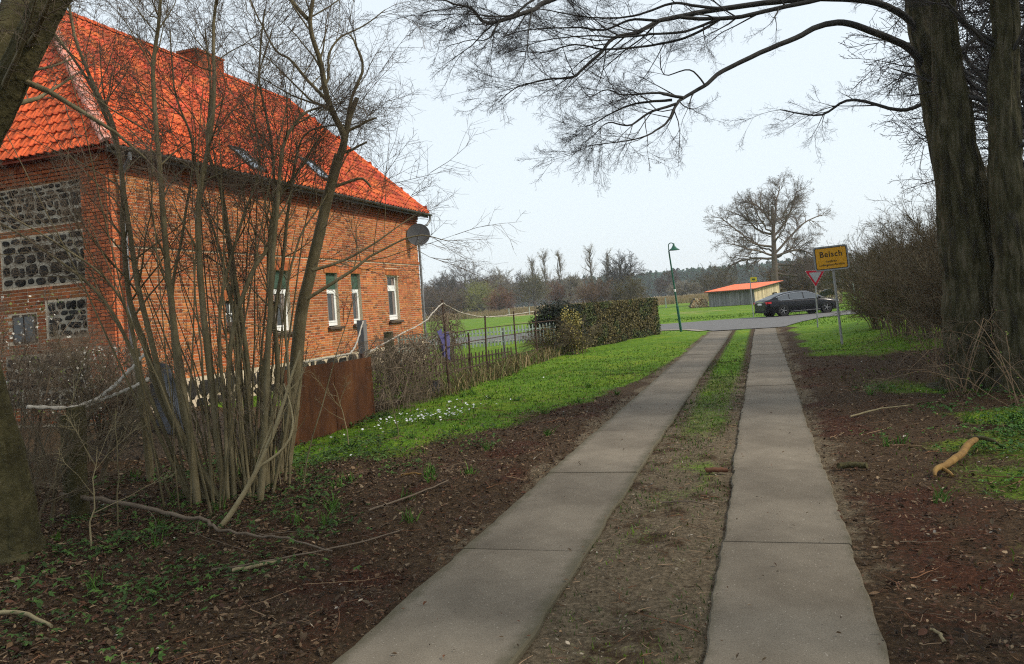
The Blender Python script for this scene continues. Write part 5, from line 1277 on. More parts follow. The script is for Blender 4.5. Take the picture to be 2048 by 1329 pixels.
n = 17000; g = Geo(); face = rng.choice(4, n, p=[.62, .12, .1, .16]); s, t = rng.rand(n), rng.rand(n); dep = .12 * rng.rand(n) ** 1.5
bulge = lambda s_, t_: .08 * (vnoise(s_ * hl, t_ * hh, .5, 17) - .5)
lx = np.where(face == 0, s * hl, np.where(face == 1, s * hl, np.where(face == 2, 0, hl))); 
off = np.where(face == 0, 0., np.where(face == 1, -s * 0 - t * hw, -t * hw)); zz = np.where(face == 1, hh, np.where(face == 0, t, s) * hh)
bl = bulge(s, t) + (face == 0) * .1 * (1 - t) ** 2
P2 = ha[None] + hdir[None] * lx[:, None] + hn[None] * off[:, None]
nr = np.zeros((n, 3)); nr[face == 0, :2] = hn; nr[face == 1, 2] = 1; nr[face == 2, :2] = -hdir; nr[face == 3, :2] = hdir
c = np.column_stack([P2, zz]) + nr * (bl - dep)[:, None]
br_ = vnoise(s * hl, zz, .6, 18); tn = np.where((br_ > .52)[:, None], np.array([.115, .095, .036]), np.array([.070, .090, .028])) * (.55 + .9 * rng.rand(n))[:, None]
tn = np.where((rng.rand(n) < .10)[:, None], np.array([.25, .20, .08]), tn)
leaf_quads(g, c, nr, .03 + .035 * rng.rand(n), tn, rng, .45); g.build("foliage", MT['leaf'], hd, HO, kind="stuff")
yw = empty("yew_bush", (-7.35, 28.4, 0), label="very dark ragged conifer bush at the near end of the hedge", cat="bush"); YO = (-7.35, 28.4, 0)
g = Geo(); n = 5200; a = rng.rand(n) * 6.28; ph_ = np.arccos(1 - 1.6 * rng.rand(n)); r_ = .72 + .38 * rng.rand(n); lump = .8 + .45 * vnoise(a * 2, ph_ * 2, .5, 19)
c = np.stack([YO[0] + 1.0 * r_ * lump * np.sin(ph_) * np.cos(a), YO[1] + 1.0 * r_ * lump * np.sin(ph_) * np.sin(a), .85 + .92 * r_ * lump * np.cos(ph_)], -1); c[:, 2] = np.maximum(c[:, 2], .05 + .1 * rng.rand(n))
nr = c - np.array([YO[0], YO[1], .8]); leaf_quads(g, c, nr / np.linalg.norm(nr, axis=1, keepdims=True), .05 + .05 * rng.rand(n), np.array([.014, .022, .012]) * (.6 + 1.2 * rng.rand(n))[:, None], rng, .3); g.build("foliage", MT['leaf'], yw, YO, kind="stuff")
l = [];
for k in range(150):
    d = unit(rng.randn(3) * [1, 1, .6] + [0, 0, .5]); q = np.array([YO[0], YO[1], .8]); l.append((np.array([q + d * .3, q + d * .8, q + d * (1.0 + .35 * rng.rand())]), np.array([.02, .012, .004])))
g = Geo(); flush(g, l, 4, .6); g.build("branches", MT['twig_dark'], yw, YO, kind="stuff")
def shrub_leafy(name, x, y, H, W, seed, label, cols, n=1400, size=(.02, .04)):
    rng = np.random.RandomState(seed); z0 = float(ground_z(x, y)); t = thicket(name, x, y, H, W, seed, label, 14, sp=(.15, .35), rt=.004, lib=SPR_UP, m_=MT['brush']); g = Geo()
    a = rng.rand(n) * 6.28; cl_ = rng.randint(9, size=n); ca, cr, cz_ = rng.rand(9) * 6.28, rng.rand(9) * .45, rng.rand(9); a = ca[cl_] + rng.randn(n) * .55; r_ = W * (cr[cl_] + rng.randn(n) * .10); z = H * (.10 + .85 * cz_[cl_] + rng.randn(n) * .11); z = np.abs(z)
    c = np.stack([x + r_ * np.cos(a), y + r_ * np.sin(a), z0 + z], -1); cols = np.array(cols); tn = cols[rng.randint(len(cols), size=n)] * (.7 + .6 * rng.rand(n))[:, None]
    leaf_quads(g, c, np.tile([0, 0, 1.], (n, 1)), size[0] + (size[1] - size[0]) * rng.rand(n), tn, rng, .6, 1.2); g.build("leaves", MT['leaf'], t, (x, y, z0), kind="stuff"); return t
shrub_leafy("golden_shrub", -6.35, 27.0, 1.5, 1.05, 601, "golden-yellow leafed shrub in front of the dark conifer bush", [(.44, .35, .09), (.36, .31, .08), (.20, .19, .06), (.50, .43, .17)], 1700, (.026, .05))
shrub_leafy("olive_shrub", -7.25, 26.4, 1.05, 1.3, 602, "olive-brown shrub between the iron fence and the golden shrub", [(.14, .13, .04), (.19, .14, .05), (.10, .11, .03)], 900)

# ------------------------------------------------------------------ street lamp
lp = empty("street_lamp", (-3.9, 38.75, -.02), label="slim green street lamp with a bell-shaped shade on a hooked arm", cat="street lamp")
lean = np.array([-.29 / 4.35, 0, 1.0]); 
def lpz(z): return lean * z
g = Geo(); g.tube([lpz(0), lpz(.02), lpz(1.25)], .062, 12); g.tube([lpz(1.25), lpz(1.32)], [.062, .046], 12); g.tube([lpz(1.32), lpz(4.0)], [.046, .036], 12); g.build("pole", MT['paint_green'], lp, smooth=True)
g = Geo(); g.tube([lpz(1.98), lpz(2.10)], .052, 12); g.build("label_band", MT['white'], lp, smooth=True)
g = Geo(); g.box(lpz(.6) + np.array([0, -.06, 0]), (.07, .02, .3)); g.build("service_door", MT['paint_green'], lp)
top = lpz(4.0); a = np.linspace(np.pi, -.15, 12); arc = [top + np.array([.13 + .13 * np.cos(x), 0, .26 + .13 * np.sin(x)]) for x in a]; g = Geo(); g.tube([top, top + np.array([0, 0, .26])] + arc[1:], .022, 8); g.build("hooked_arm", MT['paint_green'], lp, smooth=True)
sh = arc[-1]; g = Geo(); g.lathe([(.02, .12), (.035, .12), (.05, .03), (.075, -.03), (.14, -.12), (.27, -.21), (.275, -.225), (.24, -.20), (.12, -.11), (.0, -.07)], 22, c=sh); g.build("shade", MT['paint_green'], lp, smooth=True)
g = Geo(); g.lathe([(.0, -.22), (.07, -.2), (.09, -.15), (.05, -.1)], 12, c=sh, tint=(.7, .7, .66)); g.build("bulb_cover", MT['gloss'], lp, smooth=True)

# ------------------------------------------------------------------ signs
def rrect(w_, h_, r_, k=5):
    pts = []
    for cx_, cy_, a0 in ((w_/2-r_, h_/2-r_, 0), (-w_/2+r_, h_/2-r_, 90), (-w_/2+r_, -h_/2+r_, 180), (w_/2-r_, -h_/2+r_, 270)):
        for j in range(k): a = rad(a0 + 90 * j / (k - 1)); pts.append((cx_ + r_ * math.cos(a), cy_ + r_ * math.sin(a)))
    return pts
def letters(txt, size, width, x, y, z, parent, col, off=.0, name="lettering"):
    cu = bpy.data.curves.new(name, 'FONT'); cu.body = txt; cu.size = size; cu.align_x = 'CENTER'; cu.align_y = 'CENTER'; cu.extrude = .0012; cu.offset = off; cu.resolution_u = 4; cu.space_character = 1.12
    o = bpy.data.objects.new(name, cu); COL.objects.link(o); dg = bpy.context.evaluated_depsgraph_get(); me = bpy.data.meshes.new_from_object(o.evaluated_get(dg)); bpy.data.objects.remove(o)
    me.name = name; c = np.empty(len(me.vertices) * 3, np.float32); me.vertices.foreach_get("co", c); c = c.reshape(-1, 3); c[:, 0] *= width / (c[:, 0].max() - c[:, 0].min()); me.vertices.foreach_set("co", c.ravel())
    me.materials.clear(); me.materials.append(col); o = bpy.data.objects.new(name, me); COL.objects.link(o); o.parent = parent; o.rotation_euler = (rad(90), 0, 0); o.location = (x, y, z); return o
MT['sign_yellow'] = mat('sign_yellow', (.62, .30, .012), (.68, .34, .016), scale=3, rough=.45)
MT['sign_black'] = mat('sign_black', (.012, .012, .012), tint=False, rough=.5)
MT['sign_red'] = mat('sign_red', (.50, .012, .035), tint=False, rough=.45)
MT['sign_grey'] = mat('sign_grey', (.42, .44, .47), (.36, .38, .41), scale=3, rough=.5)
sz0 = float(ground_z(2.09, 24.46))
ts = empty("town_sign", (2.09, 24.46, sz0), label="yellow town entry sign reading Belsch on a grey post", cat="sign")
ts.rotation_euler = (0, rad(-1.6), rad(-3))
g = Geo(); g.tube([(.02, .05, -.1), (.02, .05, 2.60)], .036, 12); g.build("post", MT['galv'], ts, smooth=True)
W_, H_, ZC = .92, .69, 2.56
g = Geo(); g.prism(rrect(W_, H_, .07), -.012, .012); bd = g.build("board", MT['galv'], ts, loc=(0, 0, ZC))
g = Geo(); g.prism(rrect(W_ - .055, H_ - .055, .05), -.0145, -.0135); g.build("border", MT['sign_black'], bd)
g = Geo(); g.prism(rrect(W_ - .095, H_ - .095, .035), -.0175, -.0165); pl = g.build("yellow_face", MT['sign_yellow'], bd)
g = Geo(); out = np.array(rrect(W_ + .03, H_ + .03, .085)); inn = np.array(rrect(W_ - .012, H_ - .012, .064)); k = len(out)
v = np.concatenate([np.column_stack([p_[:, 0], np.full(k, y_), p_[:, 1]]) for p_, y_ in ((out, -.022), (inn, -.022), (out, .022), (inn, .022))]); f = []
for i in range(k):
    j = (i + 1) % k; f += [[i, j, k+j, k+i], [2*k+i, 3*k+i, 3*k+j, 2*k+j], [i, 2*k+i, 2*k+j, j], [k+i, k+j, 3*k+j, 3*k+i]]
g.add(v, f); g.build("frame", MT['galv'], bd)
letters("Belsch", .23, .60, 0, -.0215, .115, bd, MT['sign_black'], .0025)
letters("Landkreis", .085, .29, 0, -.0215, -.085, bd, MT['sign_black'], .0015)
letters("Ludwigslust-Parchim", .085, .68, 0, -.0215, -.19, bd, MT['sign_black'], .0015)
g = Geo()
for z in (-.2, .2): g.box((.02, .035, z), (.14, .045, .035))
g.build("clamp", MT['galv'], bd)
yz0 = float(ground_z(2.09, 34.84)); ys_ = empty("yield_sign", (2.12, 34.84, yz0), label="red and white give-way triangle sign on a grey post", cat="sign"); ys_.rotation_euler = (0, rad(2), rad(4))
g = Geo(); g.tube([(0, .04, -.1), (0, .04, 2.35)], .03, 10); g.build("post", MT['galv'], ys_, smooth=True)
def tri(s_, r_=.03):
    h_ = s_ * .866; c3 = [(-s_/2, h_/3), (s_/2, h_/3), (0, -2*h_/3)]; pts = []
    for i in range(3):
        p = np.array(c3[i]); a = unit(np.append(np.array(c3[i-1]) - p, 0))[:2]; b = unit(np.append(np.array(c3[(i+1) % 3]) - p, 0))[:2]; pts += [p + a * r_, p + (a + b) * r_ * .35, p + b * r_]
    return np.array(pts)
zc = 2.16
g = Geo(); g.prism(tri(.80), -.008, .008); bd = g.build("board", MT['white'], ys_, loc=(0, 0, zc))
g = Geo(); g.prism(tri(.775), -.0115, -.0105); g.build("red_border", MT['sign_red'], bd)
g = Geo(); g.prism(tri(.50, .02), -.0155, -.0145); g.build("grey_centre", MT['sign_grey'], bd)
bs = empty("bus_stop_sign", (-.62, 53.0, 0), label="small yellow flag sign on a thin pale post behind the car", cat="sign"); g = Geo(); g.tube([(0, 0, -.1), (-.03, 0, 2.5)], .03, 8); g.build("post", MT['galv'], bs)
g = Geo(); g.prism(rrect(.42, .30, .05), -.01, .01, (.62, .50, .02)); fl = g.build("flag", MT['gloss'], bs, loc=(.2, 0, 2.40)); g = Geo(); g.prism(rrect(.2, .13, .05), -.014, -.012, (.05, .10, .03)); g.build("mark", MT['gloss'], fl)

# ------------------------------------------------------------------ black car
cb = (2.05, 50.9, 0.0)
car = empty("black_car", cb, label="shiny black fastback saloon car on the village road", cat="car"); car.rotation_euler = (0, 0, rad(27)); car.location = (2.0, 51.0, .0)
ST = [  # x, half width, z bottom, z belt-edge, z top
    (-2.43, .70, .40, .80, .88), (-2.38, .83, .30, .88, .99), (-2.2, .89, .24, .92, 1.045), (-1.8, .915, .21, .94, 1.035), (-1.4, .925, .20, .94, 1.0), (-.8, .93, .19, .93, .98), (0, .93, .19, .92, .97), (.8, .93, .19, .91, .96),
    (1.25, .925, .19, .89, .95), (1.6, .915, .20, .84, .91), (2.0, .89, .21, .76, .83), (2.25, .82, .23, .69, .75), (2.38, .70, .27, .60, .66), (2.43, .58, .32, .52, .58)]
g = Geo(); rows = []
for x, hw_, zb_, ze, zt in ST:
    h_ = [(0, zt), (hw_ * .6, zt), (hw_ * .86, zt - .01), (hw_ * .97, ze), (hw_, ze - .12), (hw_ * .985, (ze + zb_) / 2), (hw_ * .995, zb_ + .14), (hw_ * .93, zb_), (0, zb_)]
    rows.append([(x, y, z) for y, z in h_] + [(x, -y, z) for y, z in h_[::-1][1:-1]])
k = len(rows[0]); v = np.array(rows).reshape(-1, 3); f = [[i*k+j, i*k+(j+1) % k, (i+1)*k+(j+1) % k, (i+1)*k+j] for i in range(len(ST)-1) for j in range(k)]
g.add(v, f); g.add(np.concatenate([v[:k], v[:k].mean(0)[None]]), [[i, (i+1) % k, k] for i in range(k)]); g.add(np.concatenate([v[-k:], v[-k:].mean(0)[None]]), [[(i+1) % k, i, k] for i in range(k)]); body = g.build("body", MT['carpaint'], car, smooth=True)
RF = [(-2.12, 1.05, .60), (-1.75, 1.20, .60), (-1.2, 1.37, .61), (-.6, 1.455, .62), (-.1, 1.475, .62), (.4, 1.44, .61), (.8, 1.30, .60), (1.38, .985, .58)]
g = Geo(); rows = []
for x, z, w_ in RF: zb_ = .96; t_ = (z - zb_) / .51; rows.append([(x, .80 - .0 * t_, zb_), (x, .80 - .17 * t_, z - .05 * t_), (x, w_ * .85, z), (x, 0, z + .012), (x, -w_ * .85, z), (x, -.80 + .17 * t_, z - .05 * t_), (x, -.80, zb_)])
k = 7; v = np.array(rows).reshape(-1, 3); f = [[i*k+j, i*k+j+1, (i+1)*k+j+1, (i+1)*k+j] for i in range(len(RF)-1) for j in range(k-1)]; g.add(v, f); g.build("roof", MT['carpaint'], car, smooth=True)
def side_pt(x, s, sgn, off):
    zs = np.interp(x, [r_[0] for r_ in RF], [r_[1] for r_ in RF]); t_ = (zs - .96) / .51; zb_, zt = .975, zs - .05 * t_ - .02
    z = zb_ + (zt - zb_) * s; return (x, sgn * (.80 - .17 * t_ * (z - .96) / max(zs - .05 * t_ - .96, .01) + off), z)
for sgn in (-1, 1):
    for x0, x1 in ((-1.62, -.9), (-.85, .02), (.09, 1.14)):
        xs_ = np.linspace(x0, x1, 7); g = Geo(); v = [side_pt(x, .06, sgn, .006) for x in xs_] + [side_pt(x, .93, sgn, .006) for x in xs_]; g.add(v, [[i, i+1, 8+i, 7+i] for i in range(6)]); g.build("side_window", MT['carglass'], car)
    xs_ = np.linspace(-1.72, 1.22, 16); g = Geo(); g.tube([side_pt(x, .97, sgn, .012) for x in xs_], .014, 5); g.tube([side_pt(x, .0, sgn, .014) for x in xs_], .012, 5); g.build("chrome_trim", MT['chrome'], car)
    g = Geo(); g.tube([(x, sgn * .932, .27 + .02 * (x + 1) * .3) for x in np.linspace(-.95, 1.0, 6)], .02, 5); g.build("sill_strip", MT['chrome'], car)
    for x in (-.55, .5): g = Geo(); g.box((x, sgn * .938, .80), (.2, .02, .03)); g.build("door_handle", MT['carpaint'], car)
    g = Geo(); g.lathe([(.001, -.1), (.06, -.08), (.085, 0), (.06, .08), (.001, .1)], 10, c=(.95, sgn * 1.0, 1.0), axis='y'); g.box((.95, sgn * .9, .97), (.06, .14, .03)); g.build("wing_mirror", MT['carpaint'], car, smooth=True)
    g = Geo(); g.box((-2.33, sgn * .62, .86), (.16, .42, .13), (.55, .01, .02)); g.box((-2.22, sgn * .87, .87), (.2, .06, .11), (.55, .01, .02)); g.build("tail_light", MT['gloss'], car)
    g = Geo(); g.box((2.2, sgn * .70, .70), (.25, .22, .09), (.6, .62, .64)); g.build("headlight", MT['gloss'], car)
    for x in (-1.40, 1.44):
        g = Geo(); g.lathe([(.40, -.08), (.40, .085)], 20, c=(x, sgn * .845, .345), axis='y'); g.lathe([(.001, sgn * .088), (.40, sgn * .088)], 20, c=(x, sgn * .845, .345), axis='y'); g.build("wheel_arch", MT['rubber'], car)
        g = Geo(); g.lathe([(.20, -.1), (.32, -.11), (.345, -.08), (.345, .08), (.32, .11), (.20, .1)], 22, axis='y'); wh = g.build("wheel", MT['rubber'], car, loc=(x, sgn * .85, .345), smooth=False)
        g = Geo(); g.lathe([(.205, .0), (.215, sgn * -.088), (.19, sgn * -.094)], 20, axis='y', tint=(.12, .12, .125))
        for j in range(5): a = j * 2 * np.pi / 5; g.box((.11 * math.cos(a), sgn * .088, .11 * math.sin(a)), (.2, .02, .045), (.16, .16, .165), R=np.array(Matrix.Rotation(-a, 3, 'Y')))
        g.lathe([(.001, sgn * -.1), (.05, sgn * -.095), (.05, sgn * -.06)], 12, axis='y', tint=(.3, .3, .3)); g.build("rim", MT['gloss'], wh)
g = Geo(); xs_ = [r_ for r_ in RF[:4]]; g.add([(-2.08, -.62, 1.075), (-2.08, .62, 1.075), (-1.1, .52, 1.402), (-1.1, -.52, 1.402)], [[0,1,2,3]]); g.build("rear_window", MT['carglass'], car)
g = Geo(); g.add([(1.33, -.66, 1.02), (1.33, .66, 1.02), (.56, .52, 1.41), (.56, -.52, 1.41)], [[0,1,2,3]]); g.build("windscreen", MT['carglass'], car)
g = Geo(); g.box((-2.435, 0, .80), (.02, .50, .11), (.72, .72, .70)); g.build("number_plate", MT['gloss'], car); g = Geo(); g.box((-2.40, 0, .93), (.03, .8, .025)); g.build("boot_strip", MT['chrome'], car)
g = Geo(); g.box((-2.30, 0, .34), (.26, 1.5, .14)); g.build("rear_bumper", MT['rubber'], car)
# ------------------------------------------------------------------ wooden shed with red roof
SO = (-.77, 84.0, float(ground_z(-.77, 84.0)))
shed = empty("wood_shed", SO, label="low weathered board shed with an orange-red lean-to roof beyond the road", cat="shed")
A_, B_ = np.array([-5.4, 86.2]), np.array([-.77, 84.0]); fd = unit(np.append(B_ - A_, 0))[:2]; sdv = np.array([-fd[1], fd[0]]); C_ = B_ + sdv * 6.2 if sdv[1] > 0 else B_ - sdv * 6.2
ed = unit(np.append(C_ - B_, 0))[:2]; D_ = A_ + ed * 6.2; zb = SO[2]; hf, hb2 = 1.62, 2.15
rs = np.random.RandomState(12); angf, ange = math.atan2(fd[1], fd[0]), math.atan2(ed[1], ed[0])
Lf = np.linalg.norm(B_ - A_); nb = 38
wp = Geo().box((0, 0, 0), (Lf / nb - .012, .03, 1)).mesh("board"); wp.materials.append(MT['wood_grey'])
for k in range(nb):
    q = A_ + fd * (k + .5) * Lf / nb; h_ = hf + (rs.rand() - .5) * .04; o = bpy.data.objects.new("board", wp); COL.objects.link(o); o.parent = shed; o.scale = (1, 1, h_); o.rotation_euler = (0, 0, angf)
    o.location = (q[0] - SO[0] + rs.rand() * .02, q[1] - SO[1] - rs.rand() * .03, h_ / 2 + .02)
ep = Geo().box((0, 0, 0), (6.2 / 26 - .05, .04, 1)).mesh("board"); ep.materials.append(MT['wood_pale'])
for k in range(26):
    s = (k + .5) / 26; q = B_ + ed * 6.2 * s; h_ = hf + (hb2 - hf) * s - .06
    if 17 < k < 23: lo = 1.05
    else: lo = .05
    o = bpy.data.objects.new("board", ep); COL.objects.link(o); o.parent = shed; o.scale = (.9 + .15 * rs.rand(), 1, h_ - lo); o.rotation_euler = ((rs.rand() - .5) * .02, (rs.rand() - .5) * .03, ange); o.location = (q[0] - SO[0], q[1] - SO[1], (h_ + lo) / 2)
g = Geo()
for a, b in ((A_, D_), (D_, C_)): g.add([[*(a - np.array(SO[:2])), 0], [*(b - np.array(SO[:2])), 0], [*(b - np.array(SO[:2])), hb2 - .1], [*(a - np.array(SO[:2])), hf - .1]], [[0, 1, 2, 3]])
i1, i2 = B_ - fd * .25 + ed * .2 - np.array(SO[:2]), C_ - fd * .25 - np.array(SO[:2]); g.add([[*i1, 0], [*i2, 0], [*i2, hb2 - .1], [*i1, hf - .1]], [[0, 1, 2, 3]]); g.build("inner_wall", MT['timber_dark'], shed)
g = Geo()
for q, h_ in ((A_, hf), (B_, hf), (C_, hb2), (D_, hb2)): q = q - np.array(SO[:2]); g.box((q[0], q[1], h_ / 2 - .04), (.14, .14, h_ + .1))
g.build("posts", MT['wood_grey'], shed, kind="stuff")
g = Geo(); e1 = [A_ - fd * .3 - ed * .45, B_ + fd * .4 - ed * .45, C_ + fd * .4 + ed * .3, D_ - fd * .3 + ed * .3]; zz = [hf - .01, hf - .01, hb2 + .06, hb2 + .06]
v = [[*(p - np.array(SO[:2])), z] for p, z in zip(e1, zz)] + [[*(p - np.array(SO[:2])), z + .05] for p, z in zip(e1, zz)]
g.add(v, [[0,3,2,1],[4,5,6,7],[0,1,5,4],[1,2,6,5],[2,3,7,6],[3,0,4,7]]); rf = g.build("roof", MT['redroof'], shed)
v4 = np.array(v[4:]); g = Geo(); L_ = []
for s in np.linspace(.01, .99, 36): a, b = v4[0] * (1 - s) + v4[1] * s, v4[3] * (1 - s) + v4[2] * s; L_.append([a, b])
tubes(g, np.array(L_), np.full((36, 2), .022), 5); g.build("corrugation", MT['redroof'], rf, kind="stuff")
g = Geo(); a = (v4[0] + v4[1]) / 2 - np.array([0, 0, .1]); g.box(a, (Lf + .7, .04, .10), R=np.array(Matrix.Rotation(angf, 3, 'Z'))); a = (v4[1] + v4[2]) / 2 - np.array([0, 0, .08]); d3 = v4[2] - v4[1]
g.tube([v4[1] - [0, 0, .07], v4[2] - [0, 0, .07]], .06, 4); g.build("fascia", MT['timber_dark'], rf)
# firewood stacks
def woodpile(name, x, y, w_, h_, dep, ang_, label, seed, cols, tarp=None):
    z0 = float(ground_z(x, y)); t = empty(name, (x, y, z0), rz=ang_, label=label, cat="woodpile"); r = np.random.RandomState(seed); ms = []
    for k in range(4):
        g = Geo(); c_ = cols[k % len(cols)]; n = 7; a = np.linspace(0, 2*np.pi, n, endpoint=False); rr = 1 * (.8 + .35 * r.rand(n)); ring = np.stack([rr*np.cos(a), np.zeros(n), rr*np.sin(a)], -1); bk_ = ring + [0, 1, 0]
        g.add(np.concatenate([ring, bk_]), [[i, (i+1) % n, n+(i+1) % n, n+i] for i in range(n)], np.array([.10, .07, .045])); g.add(np.concatenate([ring, [[0, -.002, 0]]]), [[(i+1) % n, i, n] for i in range(n)], c_); me = g.mesh("log"); me.materials.append(MT['leaf']); ms.append(me)
    z = .07; row = 0
    while z < h_:
        x_ = -w_ / 2 + (row % 2) * .075
        lim = w_ / 2 * (1 - .5 * (z / h_) ** 3)
        while x_ < lim:
            if x_ > -lim:
                o = bpy.data.objects.new("log", ms[r.randint(4)]); COL.objects.link(o); o.parent = t; s = .075 + .02 * r.rand(); o.location = (x_, -dep / 2 + (r.rand() - .5) * .12, z + (r.rand() - .5) * .02); o.scale = (s, dep, s); o.rotation_euler = (0, r.rand() * 6, (r.rand() - .5) * .1)
            x_ += .16
        z += .145; row += 1
    if tarp:
        g = Geo(); K = 9; u_ = np.linspace(-1, 1, K); v = [[w_ * .30 * a, b, h_ + .02 - .28 * abs(a) ** 2 + .03 * math.sin(a * 5)] for b in (-dep * .75, dep * .2) for a in u_] ; v = [[w_*.30*a, -dep*.6, h_*.62 - .1*abs(a) + .08*math.sin(a*4)] for a in u_] + v
        g.add(v, [[j*K+i, j*K+i+1, (j+1)*K+i+1, (j+1)*K+i] for j in range(2) for i in range(K-1)], tarp); g.build("tarp", MT['gloss'], t)
    return t
woodpile("woodpile", -6.7, 87.6, 2.0, .95, .9, .35, "stack of pale cut firewood at the left end of the shed", 21, [np.array([.70,.50,.28]), np.array([.58,.36,.18]), np.array([.70,.54,.34]), np.array([.34,.20,.11])])
woodpile("woodpile", 5.1, 69.0, 2.2, 1.2, 1.0, .1, "firewood stack half covered by a dark tarp right of the car", 22, [np.array([.60,.48,.30]), np.array([.45,.32,.2]), np.array([.66,.54,.38]), np.array([.3,.2,.12])], (.02, .02, .022))
# pale stakes along the far field
rs = np.random.RandomState(77)
for k, (x, y, h_, lb) in enumerate(((7.6, 73, 1.5, "leaning grey stake right of the tarped woodpile"), (8.5, 75, 1.35, "tall pale stake beside the roadside thicket"), (9.1, 76, 1.3, "second pale stake beside the roadside thicket"), (9.7, 76.5, 1.25, "third pale stake, nearest the thicket"))):
    post_thing("field_stake", x, y, h_, .10, MT['picket'], lb, "stakes of the paddock fence", lean=(.05 * rs.randn(), 0))
for k, (x, y, lb) in enumerate(((-38.6, 118, "left one of two pale stakes in the meadow below the reddish bush"), (-35.2, 118, "right one of two pale stakes in the meadow below the reddish bush"), (-11.2, 96, "short pale stake in the dry meadow left of the woodpile"))):
    post_thing("meadow_stake", x, y, 1.25, .14, MT['picket'], lb, "stakes out in the meadow")

# ------------------------------------------------------------------ the old oak behind the shed
ok0 = (1.75, 100.3, float(ground_z(1.75, 100.3)))
oak = empty("oak_tree", ok0, label="broad bare old tree standing behind the shed", cat="tree"); rng = np.random.RandomState(31)
g = Geo(); p, r = stem_pts('oak', 40, .05, 2); p[0, 2] = ok0[2] - .1; ribbed(g, p, r, 16, .1, 2, .4); g.build("trunk", MT['oak'], oak, ok0, smooth=True)
lim = []
for k in range(1, 12): q_, s_ = stem_pts('o%d' % k, 14, .16, k); lim.append((q_, s_ * .72))
for k in range(7):
    a = k * 2.4 + .5; q = p[int(18 + 2.6 * k)]; d = unit([math.cos(a), math.sin(a), .35 + .1 * k]); L_ = 6.0 - .5 * k; K = 14; s = np.linspace(0, 1, K); w_ = np.cumsum(rng.randn(K, 3), 0) * .12; w_ -= w_[0]
    lim.append((q + d * (s * L_)[:, None] + w_ + np.array([0, 0, 1]) * (s ** 2)[:, None] * 1.2, np.linspace(.14, .04, K)))
g = Geo(); flush(g, lim, 8); g.build("limbs", MT['oak'], oak, ok0, smooth=True, kind="stuff")
b1 = []
for q, s in lim: b1 += boughs(q, s, rng, 13, 1.2, 3.2, ang=(25, 65), t0=.2, K=6, rfac=.6, maxr=.09)
b2 = []
for q, s in b1: b2 += boughs(q, s, rng, 4, .6, 1.7, ang=(25, 65), t0=.15, K=4, rfac=.65)
g = Geo(); flush(g, b1, 5); flush(g, b2, 4); add_sprays(g, ends(b1, rng, 3, (.6, 1.2)) + ends(b2, rng, 2, (.5, 1.0)), .019, SPR_FAR, seed=31, rmin=.010); g.build("twigs", MT['oak'], oak, ok0, kind="stuff"); oak.scale = (.87, .87, .87)

# ------------------------------------------------------------------ trees and bushes round the meadow
MT['far_twig'] = mat('far_twig', (1, 1, 1), (.8, .8, .8), scale=.3, rough=.95)
def far_tree(x, y, H, W, seed, label, col, form='round', name="bare_tree", cat="tree", group="trees round the meadow", dens=1.0, trunk_h=.3, tcol=(.10, .09, .08), leafy=0):
    rng = np.random.RandomState(seed); z0 = float(ground_z(x, y)); b = (x, y, z0); col = np.array(col)
    t = empty(name, b, label=label, cat=cat, group=group); k_ = y / 180.
    if trunk_h > 0:
        K = 6; s = np.linspace(0, 1, K); top = .75 if form != 'tall' else .95; p = np.stack([x + (rng.rand(K) - .5) * .04 * H, y + 0 * s, z0 - .1 + H * top * s], -1); r = np.linspace(H * .022, H * .005, K) ; g = Geo(); tubes(g, p[None], r[None], 7, np.array(tcol)); g.build("trunk", MT['far_twig'], t, b)
    else: p = np.stack([np.full(5, x), np.full(5, y), z0 + np.linspace(0, .25 * H, 5)], -1); r = np.full(5, .06)
    br = []; nb = int(30 * dens)
    for k in range(nb):
        if form == 'tall': f = .15 + .8 * rng.rand(); q = p[0] + (p[-1] - p[0]) * f; d = unit([rng.randn() * .5, rng.randn() * .5, 1.1]); L_ = H * .30 * (1.15 - .85 * f)
        elif trunk_h > 0: f = .22 + .7 * rng.rand(); q = p[0] + (p[-1] - p[0]) * f; a = rng.rand() * 6.28; el = .15 + 1.0 * f * rng.rand(); d = unit([math.cos(a), math.sin(a), el]); L_ = W * .5 * (.65 + .5 * rng.rand()) * (1.15 - .45 * f)
        else: q = p[rng.randint(3)]; a = rng.rand() * 6.28; el = .25 + 1.6 * rng.rand(); d = unit([math.cos(a), math.sin(a), el]); L_ = math.hypot(W * .5 * d[0] / (abs(d[0]) + .3), H) * (.55 + .45 * rng.rand()); L_ = min(L_, .5 * W / max(.25, math.hypot(d[0], d[1])), H / max(.3, d[2]))
        K = 5; pts = [q]
        for s in range(K - 1): d = unit(d + rng.randn(3) * .16 + np.array([0, 0, .10])); q = q + d * L_ / (K - 1); pts.append(q)
        br.append((np.array(pts), np.linspace(min(.012 * H, .11), .03 * k_, K)))
    b2 = []
    for q, s in br: b2 += boughs(q, s, rng, 5, L_ * .25, L_ * .6, ang=(20, 60), t0=.25, K=4, rfac=.7, maxr=.05)
    g = Geo(); flush(g, br, 4, np.array(tcol) * .9 + col * .1); flush(g, b2, 3, col)
    tall = form == 'tall'
    it = [(a, d + np.array([0, 0, .9 * tall]), l * (.5 + .5 * W / 8), col * tn) for a, d, l, tn in ends(br, rng, 2 if tall else 3, (.9, 1.6)) + ends(b2[::3] if tall else b2, rng, 1 if tall else 3, (.7, 1.5), (.7, 1.25))]
    add_sprays(g, it, (.022 if tall else .033) * k_, SPR_FAR, seed=seed, rmin=(.010 if tall else .017) * k_)
    g.build("crown", MT['far_twig'], t, b, kind="stuff"); return t
GREY, BROWN, PALE, OLIVE, RED_ = (.115, .098, .092), (.14, .10, .07), (.27, .245, .19), (.24, .25, .08), (.20, .105, .065)
